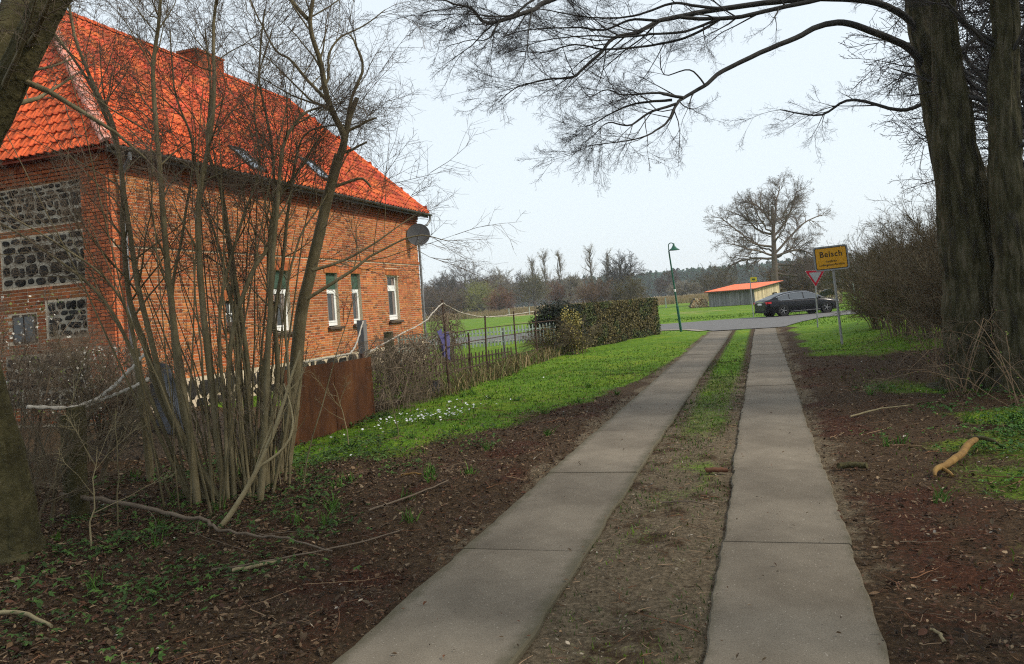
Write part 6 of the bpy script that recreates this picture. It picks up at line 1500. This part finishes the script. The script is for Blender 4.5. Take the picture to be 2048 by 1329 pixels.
FT = [(-92, 190, 10, 9, 'small dark bare tree just right of the house corner', GREY, 'round'), (-84, 200, 11.5, 10, 'bare grey tree left of the great domed crown', GREY, 'round'), (-77.5, 200, 14.2, 15, 'great domed bare crown, highest of the left wood', GREY, 'round'),
      (-70.5, 212, 11.8, 9, 'pale fine-twigged tree right of the great domed crown', PALE, 'round'), (-64.5, 216, 10.5, 9, 'grey bare tree in the middle of the left wood', GREY, 'round'),
      (-63.5, 172, 7.0, 8, 'yellow-green budding willow at the meadow edge', OLIVE, 'bush'), (-56.4, 166, 4.7, 6, 'round reddish-brown bush at the meadow edge', RED_, 'bush'), (-68, 168, 5.5, 6, 'low brown bush left of the yellow-green willow', BROWN, 'bush'), (-75, 176, 6.5, 8, 'dull brown bush below the great domed crown', BROWN, 'bush'), (-83, 178, 6.5, 8, 'grey-brown bush near the house corner', GREY, 'bush'), 
      (-59.4, 205, 14.6, 4.0, 'left one of three slim pale poplars', PALE, 'tall'), (-55.8, 205, 15.6, 4.2, 'middle one of three slim pale poplars', PALE, 'tall'), (-52.6, 208, 15.2, 3.8, 'right one of three slim pale poplars', PALE, 'tall'), (-49.5, 170, 9.0, 7, 'slim olive tree with a visible trunk in the meadow', (.14, .13, .07), 'round'),
      (-45.0, 182, 6.5, 8, 'reddish-brown bush left of the hedge top', RED_, 'bush'), (-41.5, 176, 8.2, 5, 'thin whitish-stemmed tree above the dark conifer bush', PALE, 'round'), (-35.2, 168, 13.2, 4.2, 'slim pale tree above the hedge, left of the dark bare one', PALE, 'tall'), (-32.4, 172, 12.4, 4, 'second slim pale tree above the hedge', PALE, 'tall'),
      (-26.0, 150, 10.2, 9.5, 'dark open-crowned bare tree above the hedge', (.06, .052, .048), 'round'), (-28.5, 138, 4.3, 6, 'tawny bush behind the hedge', (.16, .10, .06), 'bush'), (-22.6, 138, 4.4, 5.5, 'olive-brown bush behind the hedge', (.12, .10, .045), 'bush'),
      (-29.5, 262, 7.6, 9, 'small reddish-grey tree before the pine forest', (.10, .072, .062), 'round'), (-10.8, 205, 6.2, 10, 'broad brown-green bush left of the shed', (.11, .09, .045), 'bush'), (-21.5, 222, 3.4, 5, 'low pale bush at the foot of the pine forest', PALE, 'bush'), (-17.5, 222, 3.0, 4, 'second low pale bush at the foot of the pine forest', PALE, 'bush'),
      (4.5, 112, 4.7, 7, 'tawny bush right of the old tree behind the shed', (.15, .10, .055), 'bush'), (8.0, 116, 4.4, 7, 'brown-green bush above the car roof', (.12, .095, .045), 'bush'), (10.3, 100, 4.2, 6, 'olive bush behind the give-way sign', (.11, .10, .04), 'bush'), (12.2, 92, 5.0, 6, 'dark brown bush at the left of the roadside thicket', BROWN, 'bush'), (6.2, 108, 2.6, 5, 'low tawny bush behind the tarped woodpile', (.16, .11, .06), 'bush'), (15.0, 88, 6.0, 7, 'tall brown bush behind the roadside thicket', BROWN, 'bush')]
for k, (x, y, H, W, lb, col, form) in enumerate(FT):
    far_tree(x, y, H, W, 700 + k, lb, col, form, "bare_tree" if form != 'bush' else "field_bush", "tree" if form != 'bush' else "bush", "trees round the meadow" if form != 'bush' else "bushes round the meadow", dens=1.0 if form != 'bush' else 1.3, trunk_h=.3 if form != 'bush' else 0)
# grey-brown wood behind them, one mass
g = Geo(); rng = np.random.RandomState(44); it = []
for k in range(230):
    y = 218 + 45 * rng.rand(); x = -125 + (125 - .325 * y) * rng.rand(); H = (6 + 2.2 * rng.rand()) if x > -66 else (7.5 + 4.2 * rng.rand()); z0 = float(ground_z(x, y)); c_ = np.array([.12, .10, .09]) * (.75 + .5 * rng.rand()) * np.array([1 + .25 * rng.rand(), 1, 1])
    tubes(g, np.array([[[x, y, z0 - .2], [x + rng.randn() * .3, y, z0 + H * .5], [x + rng.randn() * .6, y, z0 + H * .92]]]), np.array([[.16, .11, .04]]), 5, c_ * .8)
    for j in range(20):
        f = .03 + .85 * rng.rand(); a = rng.rand() * 6.28; it.append(((x, y, z0 + H * f), (math.cos(a), math.sin(a), .5 + .8 * rng.rand()), (1.6 + 2.4 * rng.rand()) * (1.2 - .6 * f), c_ * (.8 + .5 * rng.rand())))
add_sprays(g, it, .07, SPR_FAR, seed=5, rmin=.035); tag(g.build("bare_woods", MT['far_twig']), "grey-brown leafless wood behind the meadow", None, None, "stuff")
# pine forest on the skyline
g = Geo(); rng = np.random.RandomState(45); ico = None
def pine_block(n, x0, x1, y0, y1, h0, h1):
    for k in range(n):
        x = x0 + (x1 - x0) * rng.rand(); y = y0 + (y1 - y0) * rng.rand() ** 1.4; H = h0 + (h1 - h0) * rng.rand(); z0 = float(ground_z(x, y)); m_ = 46
        tubes(g, np.array([[[x, y, z0 - .3], [x, y, z0 + H * .8]]]), np.array([[.22, .1]]), 4, (.9, .8, 1.2))
        t = rng.rand(m_) ** .7; a = rng.rand(m_) * 6.28; rr = (.42 + .95 * (1 - t) ** .8) * 2.1 * np.sqrt(rng.rand(m_)); c = np.stack([x + rr * np.cos(a), y + rr * np.sin(a), z0 + H * (.04 + .96 * t)], -1)
        leaf_quads(g, c, np.stack([np.cos(a), np.sin(a), np.full(m_, .7)], -1), .75 + .7 * rng.rand(m_), np.ones((m_, 3)) * (.6 + .8 * rng.rand(m_))[:, None], rng, .6, .5)
pine_block(430, -150, 40, 430, 452, 11, 14); pine_block(330, -160, 50, 452, 500, 12, 16); pine_block(120, 20, 130, 400, 470, 12, 16)
tag(g.build("pine_forest", MT['needle']), "dark blue-green pine forest along the skyline", None, None, "stuff")
# tall dry grass at the meadow edge
g = Geo(); n = 16000; x = -70 + 82 * rng.rand(n); y = 118 + 80 * rng.rand(n) ** 1.3; z = ground_z(x, y); h_ = .35 + .65 * rng.rand(n); w_ = .05 + .05 * rng.rand(n); lx = rng.randn(n) * .18
v = np.stack([np.column_stack([x - w_, y, z]), np.column_stack([x + w_, y, z]), np.column_stack([x + lx, y + rng.randn(n) * .1, z + h_])], 1); tn = np.array([.36, .27, .14]) * (.6 + .7 * rng.rand(n))[:, None]
g.add(v.reshape(-1, 3), np.arange(n * 3).reshape(-1, 3), np.repeat(tn, 3, 0)); g.build("dry_grass", MT['grass'], kind="stuff")
# ------------------------------------------------------------------ turf, litter, flowers, fallen wood
def on_slab(x, y): return ((np.abs(x - .012) < .46) | (np.abs(x + 1.885) < .515)) & (y < 37.4)
def blades(n, x, y, hmin, hmax, wid, col, seed, name, curl=.4):
    rng = np.random.RandomState(seed); k = len(x); z = ground_z(x, y) - .005; a = rng.rand(k) * 6.28; h_ = hmin + (hmax - hmin) * rng.rand(k) ** 1.5; w_ = wid(y) * (.7 + .6 * rng.rand(k)); dx, dy = np.cos(a), np.sin(a); b = rng.rand(k) * 6.28; le = h_ * curl * rng.rand(k) * 1.6
    p0 = np.column_stack([x, y, z]); s = np.column_stack([dx, dy, 0 * dx]) * w_[:, None]; l_ = np.column_stack([np.cos(b), np.sin(b), 0 * b]) * le[:, None]; up = np.column_stack([0*h_, 0*h_, h_])
    v = np.stack([p0 - s, p0 + s, p0 + s * .7 + l_ * .4 + up * .6, p0 - s * .7 + l_ * .4 + up * .6, p0 + l_ + up], 1); base = np.arange(k)[:, None] * 5
    g = Geo(); tn = np.repeat(col, 5, 0); g.add(v.reshape(-1, 3), base + np.array([[0, 1, 2, 3]]), tn); 
    g.f.append((base + np.array([[3, 2, 4]]))); 
    return g.build(name, MT['grass'], kind="stuff")
rng = np.random.RandomState(55)
def scatter(n, x0, x1, y0, y1, seed, pw=1.0):
    r = np.random.RandomState(seed); return x0 + (x1 - x0) * r.rand(n), y0 + (y1 - y0) * r.rand(n) ** pw, r
x, y, r = scatter(230000, -14, 6.5, 3, 40, 56, 1.15)
ga = grass_amount(x, y); dens = np.clip(ga * 1.05, 0, 1) * (.35 + .65 * np.clip(14 / (y + 1), 0, 1)) * np.clip((30 - y) / 12, 0, 1) ; keep = (r.rand(len(x)) < dens) & ~on_slab(x, y) & ~((x < -12.9) & (y > 11)) & (np.abs(np.arctan2(x, y) + .31) < .75)
x, y = x[keep], y[keep]; n = len(x); gv = vnoise(x, y, .9, 60)
col = np.where((gv > .5)[:, None], np.array([.12, .215, .012]), np.array([.085, .175, .009])) * (.7 + .55 * r.rand(n))[:, None]; col = np.where((r.rand(n) < .12)[:, None], np.array([.24, .20, .085]), col)
blades(n, x, y, .02, .06, lambda y_: .002 + .0004 * y_, col, 57, "grass")
# roadside and far-side verge grass
x, y, r = scatter(26000, -9, 9, 37.5, 60, 58); ok = ~((y > 40.5 + .0 * x) & (y < 53)) | ((x > 1) & (y < 37 + 3.1 * (x - .5))); ok &= ~((x > -4.5) & (x < 1) & (y < 53)); ok &= ~((x > .5) & (y > 36.8 + 4.3 * np.clip(x - .8, 0, 2.2)) & (y < 53)); x, y = x[ok][::3], y[ok][::3]; n = len(x)
blades(n, x, y, .04, .11, lambda y_: .0004 * y_ + .004, np.array([.10, .19, .012]) * (.6 + .8 * r.rand(n))[:, None], 59, "grass")
# stray tufts in the litter
x, y, r = scatter(420, -8, 5, 3.2, 16, 61); ok = ~on_slab(x, y) & ~((x > -2.7) & (x < 1.1)); x, y = x[ok][:95], y[ok][:95]; m_ = 26; xx = np.repeat(x, m_) + r.randn(len(x) * m_) * .035; yy = np.repeat(y, m_) + r.randn(len(x) * m_) * .035
blades(len(xx), xx, yy, .05, .17, lambda y_: .003 + .0003 * y_, np.array([.075, .16, .022]) * (.6 + .7 * r.rand(len(xx)))[:, None], 62, "grass", .9)
# dry tall grass at the foot of the fence
x, y, r = scatter(5200, -7.9, -6.35, 15.2, 28.5, 63); ok = np.abs(x + 7.05 - (y - 16) * -.02) < .28 + .25 * r.rand(len(x)); x, y = x[ok], y[ok]; n = len(x)
blades(n, x, y, .12, .5, lambda y_: .0007 * y_, np.where((r.rand(n) < .65)[:, None], np.array([.27, .20, .10]), np.array([.12, .15, .04])) * (.6 + .7 * r.rand(n))[:, None], 64, "dry_grass", .7)
# sparse blades in the strip between the slabs
x, y, r = scatter(9000, -1.40, -.44, 3, 22, 65); ok = r.rand(len(x)) < .2 + .5 * (vnoise(x, y, .45, 66) > .56); x, y = x[ok], y[ok]; n = len(x)
blades(n, x, y, .012, .045, lambda y_: .003 + .0004 * y_, np.array([.075, .11, .026]) * (.5 + .8 * r.rand(n))[:, None], 67, "grass", .9)
# low leafy ground cover (anemone and goutweed leaves)
def cover(spots, seed, name, cols, size=(.011, .025), per=40, spread=.20, hgt=.09):
    r = np.random.RandomState(seed); g = Geo(); c = []; 
    for x, y in spots:
        k = int(per * (.5 + r.rand())); xx = x + r.randn(k) * spread; yy = y + r.randn(k) * spread; ok = ~on_slab(xx, yy); xx, yy = xx[ok], yy[ok]; c.append(np.column_stack([xx, yy, ground_z(xx, yy) + hgt * (.25 + .75 * r.rand(len(xx)))]))
    c = np.concatenate(c); n = len(c); cl = np.array(cols)[r.randint(len(cols), size=n)] * (.6 + .8 * r.rand(n))[:, None]
    a = r.rand(n) * 6.28; d = np.stack([np.cos(a), np.sin(a), -.15 + .3 * r.rand(n)], -1); sd = np.stack([-np.sin(a), np.cos(a), .3 * r.randn(n)], -1); s = (size[0] + (size[1] - size[0]) * r.rand(n))[:, None] * (1 + .04 * c[:, 1:2])
    for rot in (-.9, 0, .9):     # three leaflets
        dd = d * math.cos(rot) + sd * math.sin(rot); ss = -d * math.sin(rot) + sd * math.cos(rot)
        v = np.stack([c, c + dd * s * .8 + ss * s * .42 + [0, 0, .006], c + dd * s * 1.7 - [0, 0, .004], c + dd * s * .8 - ss * s * .42 + [0, 0, .006]], 1); g.add(v.reshape(-1, 3), np.arange(n * 4).reshape(-1, 4), np.repeat(cl, 4, 0))
    return g.build(name, MT['leaf'], kind="stuff")
r = np.random.RandomState(70); sp = []
for cx_, cy_, n, s in ((-5.8, 9.1, 16, .5), (-6.5, 6.9, 9, .8), (-4.9, 4.7, 7, .6), (-5.6, 5.6, 8, .7), (-4.2, 5.9, 5, .45), (-7.0, 12.2, 8, .3), (-6.6, 8.0, 6, .7), (-3.9, 4.0, 3, .4), (-5.1, 7.0, 5, .5), (-5.5, 10.3, 10, .6), (-4.5, 3.6, 4, .5)):
    sp += [(cx_ + r.randn() * s, cy_ + r.randn() * s) for _ in range(n)]
sp += [(-6.2 + r.randn() * .9, 8.9 + r.randn() * .7) for _ in range(14)]
cover(sp, 71, "ground_cover_leaves", [(.045, .095, .016), (.065, .125, .02), (.035, .07, .015)])
sp = [(2.6 + r.randn() * .9, 11.5 + r.randn() * 1.6) for _ in range(26)] + [(2.0 + r.rand() * 1.2, 6 + r.rand() * 4) for _ in range(14)]
cover(sp, 72, "ground_cover_leaves", [(.045, .12, .02), (.06, .15, .02)])
# leaf litter: flat curled leaves
def litter(n, x0, x1, y0, y1, seed, keepf, cols, size=(.013, .033), slab=False):
    x, y, r = scatter(n, x0, x1, y0, y1, seed, 1.5); ok = keepf(x, y, r) & (on_slab(x, y) if slab else ~on_slab(x, y)); x, y = x[ok], y[ok]; n = len(x); c = np.column_stack([x, y, (.022 if slab else ground_z(x, y)) + .006 + .016 * r.rand(n) * (not slab)]); nr = np.tile([0, 0, 1.], (n, 1)); g = Geo()
    d = nr + r.randn(n, 3) * .38; d /= np.linalg.norm(d, axis=1, keepdims=True); u_ = np.cross(d, r.randn(n, 3)); u_ /= np.linalg.norm(u_, axis=1, keepdims=True); v_ = np.cross(d, u_); s = (size[0] + (size[1] - size[0]) * r.rand(n) ** 2.2)[:, None]
    wv = (.32 + .3 * r.rand(n))[:, None]; fo = (.1 + .45 * r.rand(n))[:, None]; cu = (r.rand(n) - .3)[:, None] * .5
    v = np.stack([c - u_*s + d*s*cu, c - u_*s*.3 - v_*s*wv + d*s*fo, c + u_*s*.45 - v_*s*wv*.85 + d*s*fo, c + u_*s*1.15 + d*s*cu, c + u_*s*.45 + v_*s*wv*.85 + d*s*fo*.9, c - u_*s*.3 + v_*s*wv + d*s*fo*.9], 1); tn = np.array(cols)[r.randint(len(cols), size=n)] * (.45 + .9 * r.rand(n))[:, None]
    g.add(v.reshape(-1, 3), np.concatenate([np.arange(n)[:, None] * 6 + [[0, 1, 2, 3]], np.arange(n)[:, None] * 6 + [[0, 3, 4, 5]]]), np.repeat(tn, 6, 0)); return g.build("leaf_litter", MT['leaf'], kind="stuff")
BR = [(.12, .07, .034), (.085, .047, .023), (.16, .10, .054), (.05, .03, .016), (.22, .155, .09), (.10, .042, .022), (.05, .03, .016)]
litter(46000, -9, -2.4, 3, 15, 81, lambda x, y, r: r.rand(len(x)) < np.clip(1.05 - grass_amount(x, y), .03, 1) * np.clip(.35 + .22 * (-2.6 - x), .15, 1), BR)
litter(19000, .45, 6, 3, 24, 82, lambda x, y, r: r.rand(len(x)) < np.clip(1 - .8 * grass_amount(x, y), .05, 1) * .8, BR, (.012, .03))
litter(2600, -1.42, -.42, 3, 16, 83, lambda x, y, r: r.rand(len(x)) < .8, [(.20, .15, .10), (.09, .065, .04), (.30, .25, .18)], (.006, .016))
# red-brown catkin debris beside the slabs
litter(15000, -4.6, -2.4, 3, 20, 84, lambda x, y, r: r.rand(len(x)) < np.clip(1.1 - np.abs(x + 3.1) * .8, 0, 1) * (vnoise(x, y, .8, 33) > .42), [(.085, .032, .016), (.05, .022, .012), (.12, .055, .030)], (.006, .016))
litter(9000, .45, 2.6, 3, 20, 85, lambda x, y, r: r.rand(len(x)) < np.clip(1.1 - np.abs(x - .9) * .7, 0, 1) * (vnoise(x, y, .8, 33) > .35), [(.075, .032, .017), (.05, .022, .012), (.11, .055, .032)], (.006, .016))
# pale wood chips, pebbles
litter(900, -6, 5, 3, 16, 86, lambda x, y, r: r.rand(len(x)) < .9, [(.42, .34, .24), (.5, .45, .38), (.36, .24, .14)], (.010, .026))
litter(26000, .45, 6, 3, 18, 87, lambda x, y, r: r.rand(len(x)) < 1 - .8 * grass_amount(x, y), BR, (.005, .015))
litter(30000, -8, -2.4, 3, 15, 88, lambda x, y, r: r.rand(len(x)) < 1 - .8 * grass_amount(x, y), BR, (.005, .015))
edge = lambda x: np.minimum(.46 - np.abs(x - .012), .515 - np.abs(x + 1.885)) * -1
litter(5200, -2.4, .47, 3, 22, 89, lambda x, y, r: r.rand(len(x)) < .10 + .9 * np.exp(-np.minimum(np.where(x > -1, .46 - np.abs(x - .012), .515 - np.abs(x + 1.885)), 1) / .035), [(.10, .06, .03), (.06, .04, .022), (.22, .16, .10), (.14, .06, .03)], (.005, .018), True)
# white anemones on the grass
r = np.random.RandomState(90); n = 185; cl = np.array([(-5.95, 11.9), (-5.55, 12.3), (-5.3, 13.6), (-5.7, 12.9), (-6.2, 11.2), (-5.0, 12.2)]); ci = r.choice(6, n, p=[.30, .25, .14, .17, .06, .08]); x = cl[ci, 0] + r.randn(n) * .28; y = cl[ci, 1] + r.randn(n) * .5
xe = np.array([-3.2, -2.9, -5.2, -4.4, -6.9, 2.4, 1.9, -5.0, -5.9]); ye = np.array([12.2, 15.5, 8.9, 15.0, 6.6, 7.2, 18, 17.5, 7.7]); x = np.append(x, xe); y = np.append(y, ye); n = len(x); c = np.column_stack([x, y, ground_z(x, y) + .07 + .05 * r.rand(n)]); g = Geo(); a = np.arange(6) * np.pi / 3
til = r.randn(n, 2) * .35; rad_ = .014 + .009 * r.rand(n); ring = np.stack([np.cos(a)[None] * rad_[:, None], np.sin(a)[None] * rad_[:, None], (np.cos(a)[None] * til[:, :1] + np.sin(a)[None] * til[:, 1:]) * rad_[:, None] + .006], -1) + c[:, None]
v = np.concatenate([c[:, None], ring], 1); f = np.array([[0, 1 + i, 1 + (i + 1) % 6] for i in range(6)]); g.add(v.reshape(-1, 3), (np.arange(n)[:, None, None] * 7 + f[None]).reshape(-1, 3), (.78, .78, .76)); 
st = np.stack([np.column_stack([x, y, ground_z(x, y)]), c], 1); tubes(g, st, np.full((n, 2), .0016), 3, (.08, .14, .03)); tag(g.build("white_anemones", MT['leaf']), "scattered white anemones in the grass by the fence", None, None, "stuff")
# small fallen twigs, uncounted
r = np.random.RandomState(91); l = []
for k in range(430):
    left = r.rand() < .55; x = (-7.2 + 4.6 * r.rand()) if left else (.6 + 3.4 * r.rand()); y = 3.3 + 11 * r.rand() ** 1.4
    if k % 9 == 0: x = -1.3 + .8 * r.rand()
    a = r.rand() * 6.28; L_ = .08 + .5 * r.rand() ** 2; K = 5; s = np.linspace(-.5, .5, K); p = np.stack([x + L_ * s * math.cos(a) + r.randn(K) * .012, y + L_ * s * math.sin(a) + r.randn(K) * .012, np.zeros(K)], -1); p[:, 2] = ground_z(p[:, 0], p[:, 1]) + .012 + .015 * r.rand(K)
    if on_slab(p[:, 0], p[:, 1]).any(): continue
    l.append((p, np.linspace(.0045, .002, K) * (.6 + .8 * r.rand())))
g = Geo(); 
for k in range(3): flush(g, l[k::3], 4, ((.9, .85, .8), (1.7, 1.45, 1.2), (1.1, .7, .5))[k])
g.build("fallen_twigs", MT['twig'], kind="stuff")
l = []
for k in range(2600):
    left = r.rand() < .5; x = (-6.8 + 4.3 * r.rand()) if left else (.55 + 3.2 * r.rand()); y = 3.2 + 9 * r.rand() ** 1.5
    if k % 5 == 0: x = -1.36 + .9 * r.rand()
    a = r.rand() * 6.28; L_ = .03 + .09 * r.rand() ** 2; s = np.array([-.5, 0, .5]); p = np.stack([x + L_ * s * math.cos(a), y + L_ * s * math.sin(a), np.zeros(3)], -1); p[1, :2] += r.randn(2) * .006
    if on_slab(p[:, 0], p[:, 1]).any(): continue
    p[:, 2] = ground_z(p[:, 0], p[:, 1]) + .008 + .014 * r.rand(3); l.append((p, np.array([.0022, .002, .0015]) * (.7 + .8 * r.rand())))
g = Geo()
for k in range(3): flush(g, l[k::3], 3, ((.6, .5, .45), (2.0, 1.75, 1.5), (1.1, .65, .45))[k])
g.build("fallen_twigs", MT['twig'], kind="stuff")
# single pieces of wood
def stick(name, pts, r0, r1, m_, label, cat="branch", n=8, side=(), seed=0, group=None, wig=.01, rads=None):
    b = pts[0]; p, rr = resample(np.array(pts, float), np.linspace(r0, r1, len(pts)) if rads is None else rads, len(pts) * 4); rg_ = np.random.RandomState(seed); p[1:-1] += (rg_.rand(len(p) - 2, 3) - .5) * wig; rr = rr * (1 + .07 * (rg_.rand(len(rr)) - .5)); g = Geo(); tubes(g, p[None], rr[None], n)
    for s in side: q, r_ = resample(np.array(s, float), np.linspace(r1 * .55, r1 * .3, len(s)), len(s) * 3); tubes(g, q[None], r_[None], 6)
    return tag(g.build(name, m_, origin=b, loc=b, smooth=True), label, cat, group)
MT['peeled'] = mat('peeled', (.10, .055, .014), (.25, .15, .04), scale=7, rough=.8, bump=.4, c3=(.18, .10, .025), stretch=(1, 1, 1))
stick("peeled_log", [(1.36, 7.92, .015), (1.40, 8.06, .045), (1.52, 8.22, .05), (1.63, 8.44, .055), (1.75, 8.70, .05), (1.85, 8.95, .07), (1.96, 9.18, .08), (2.02, 9.27, .08)], .028, .040, MT['peeled'], "crooked peeled yellow branch lying in the litter right of the track", side=([(1.44, 8.14, .05), (1.50, 8.06, .02), (1.52, 7.98, .0)],), n=12, seed=3, wig=.005, rads=[.012, .024, .032, .035, .034, .036, .035, .022])
stick("bark_branch", [(1.99, 9.45, .06), (2.1, 9.3, .09), (2.22, 9.12, .04)], .030, .012, MT['moss_bark'], "short dark branch stub touching the peeled yellow branch", seed=4)
stick("dark_log", [(.58, 8.30, .03), (.70, 8.33, .035), (.84, 8.32, .03)], .032, .030, MT['moss_bark'], "short dark mossy log at the right edge of the track", seed=5)
MT['redwood'] = mat('redwood', (.085, .034, .018), (.15, .065, .035), scale=10, rough=.85)
stick("bark_roll", [(-.69, 8.16, .03), (-.60, 8.16, .034), (-.48, 8.18, .03)], .026, .024, MT['redwood'], "reddish-brown piece of bark between the two slab strips", seed=6)
stick("long_fallen_branch", [(-7.25, 6.4, .22), (-6.6, 6.35, .18), (-5.9, 6.15, .16), (-5.35, 6.0, .12), (-5.0, 5.93, .11), (-4.75, 5.78, .07), (-4.3, 5.72, .05), (-3.9, 5.62, .05), (-3.4, 5.43, .03)], .026, .006, MT['twig'], "long crooked dead branch across the litter in front of the hazel clump", side=([(-5.1, 5.95, .11), (-4.9, 5.7, .06), (-4.5, 5.5, .05), (-4.1, 5.35, .03)], [(-4.3, 5.72, .05), (-4.0, 5.85, .05), (-3.7, 5.9, .04)], [(-5.9, 6.15, .16), (-5.6, 5.95, .1), (-5.3, 5.6, .04)]), n=7, seed=7, wig=.03)
g = None
fk0 = tuple(STEMS['fork1'][0][:3]); fk = Geo(); p, rr = stem_pts('fork1', wig=.01); tubes(fk, p[None], rr[None], 8); s2 = np.array(STEMS['fork2']); q0 = p[6]; br = boughs(p, rr, np.random.RandomState(5), 5, .3, .8, t0=.35, ang=(20, 45), up=.1); flush(fk, br, 5)
K = 10; t_ = np.linspace(0, 1, K)[:, None]; q = q0 + (np.array([-4.65, 6.75, 1.25]) - q0) * t_ + np.array([.22, .0, -.1]) * np.sin(t_ * np.pi); tubes(fk, q[None], np.linspace(.016, .006, K)[None], 7); add_sprays(fk, ends(br, np.random.RandomState(2), 2, (.15, .35)), .0035, SPR_UP, seed=2)
MT['pale_bark'] = mat('pale_bark', (.20, .16, .085), (.30, .25, .14), scale=6, rough=.85)
tag(fk.build("forked_sapling", MT['pale_bark'], origin=fk0, loc=fk0, smooth=True), "pale forked sapling leaning right in front of the hazel clump", "sapling")
MT['stickred'] = mat('stickred', (.20, .09, .05), (.30, .16, .09), scale=8, rough=.85)
for k, (pts, lb, r0) in enumerate((([(-3.65, 6.5, .02), (-3.45, 7.1, .04), (-3.3, 7.6, .03)], "bent grey stick in the litter left of the track", .011), ([(-4.2, 5.0, .03), (-3.8, 5.3, .04), (-3.3, 5.75, .03), (-3.1, 6.1, .02)], "long thin stick in the litter near the left slab strip", .009), ([(1.0, 11.4, .03), (1.4, 11.8, .05), (1.9, 12.1, .03)], "forked grey stick on the dark litter before the green patch", .014), ([(-5.3, 3.9, .04), (-4.9, 3.95, .05), (-4.5, 3.85, .03)], "thick short stick at the lower left of the litter", .018), ([(-4.05, 5.05, .02), (-3.9, 5.18, .03), (-3.78, 5.32, .02)], "pale splintered wood piece on the left litter", .018), ([(-4.05, 8.0, .02), (-3.95, 8.04, .03), (-3.82, 8.05, .02)], "light orange wood chip on the left litter", .016), ([(-1.0, 6.95, .02), (-.75, 6.9, .03), (-.5, 6.88, .02)], "thin dark stick lying across the middle strip", .008), ([(1.25, 4.55, .02), (1.29, 4.63, .03), (1.36, 4.70, .02)], "stubby tan wood piece right of the track", .012), ([(.72, 4.35, .02), (.71, 4.44, .03), (.69, 4.52, .02)], "short tan stick close to the right slab edge", .010))):
    stick("fallen_stick", [(x_, y_, float(ground_z(x_, y_)) + z_) for x_, y_, z_ in pts], r0, r0 * .6, MT['twig'] if k in (0, 1, 6) else (MT['pale_bark'] if k != 5 else MT['peeled']), lb, "stick", seed=20 + k, group="sticks lying in the litter", n=6)

# thin single shoots on the left verge
r = np.random.RandomState(120)
for k, (x, y, h_, lb) in enumerate(((-6.9, 5.6, 1.5, "pale thin shoot beside the foot of the mossy tree"), (-6.2, 6.1, 1.15, "short leaning shoot between the mossy tree and the hazel clump"), (-7.6, 6.6, 1.7, "tall thin shoot just right of the stout mossy post"), (-6.6, 7.3, 1.9, "straight thin shoot left of the hazel clump"), (-5.7, 5.3, .9, "low bent shoot above the long dead branch"), (-5.2, 10.3, 1.3, "thin shoot in front of the rusty sheet"), (-5.8, 9.9, 1.0, "low shoot in front of the left end of the rusty sheet"))):
    K = 8; t_ = np.linspace(0, 1, K); a = r.rand() * 6.28; le = .25 * h_ * r.rand(); z0 = float(ground_z(x, y)); p = np.stack([x + le * np.cos(a) * t_ ** 1.5, y + le * np.sin(a) * t_ ** 1.5, z0 - .03 + h_ * t_], -1) + (r.rand(K, 3) - .5) * .035
    g = Geo(); rr = np.linspace(.009, .003, K); tubes(g, p[None], rr[None], 6); br = boughs(p, rr, r, 6, .15, .5, ang=(25, 55), t0=.35, up=.1, rfac=.6, K=4); flush(g, br, 4); add_sprays(g, ends(br, r, 1, (.12, .3)), .0028, SPR_UP, seed=k)
    tag(g.build("sapling", MT['pale_bark'] if k % 2 == 0 else MT['hazel'], origin=(x, y, z0), loc=(x, y, z0)), lb, "sapling", "saplings on the left verge")
# ------------------------------------------------------------------ damp air over the fields
hz = Geo().bbox((-700, -40, -1.5), (700, 900, 40)).build("haze", MT['white'], kind="stuff")
hm = bpy.data.materials.new("haze_air"); hm.use_nodes = True
N = hm.node_tree.nodes; N.clear()
pv = N.new("ShaderNodeVolumePrincipled"); pv.inputs["Density"].default_value = HAZE; pv.inputs["Color"].default_value = (.86, .92, 1, 1); pv.inputs["Anisotropy"].default_value = 0.0
ou = N.new("ShaderNodeOutputMaterial"); hm.node_tree.links.new(pv.outputs[0], ou.inputs["Volume"])
hz.data.materials.clear(); hz.data.materials.append(hm)
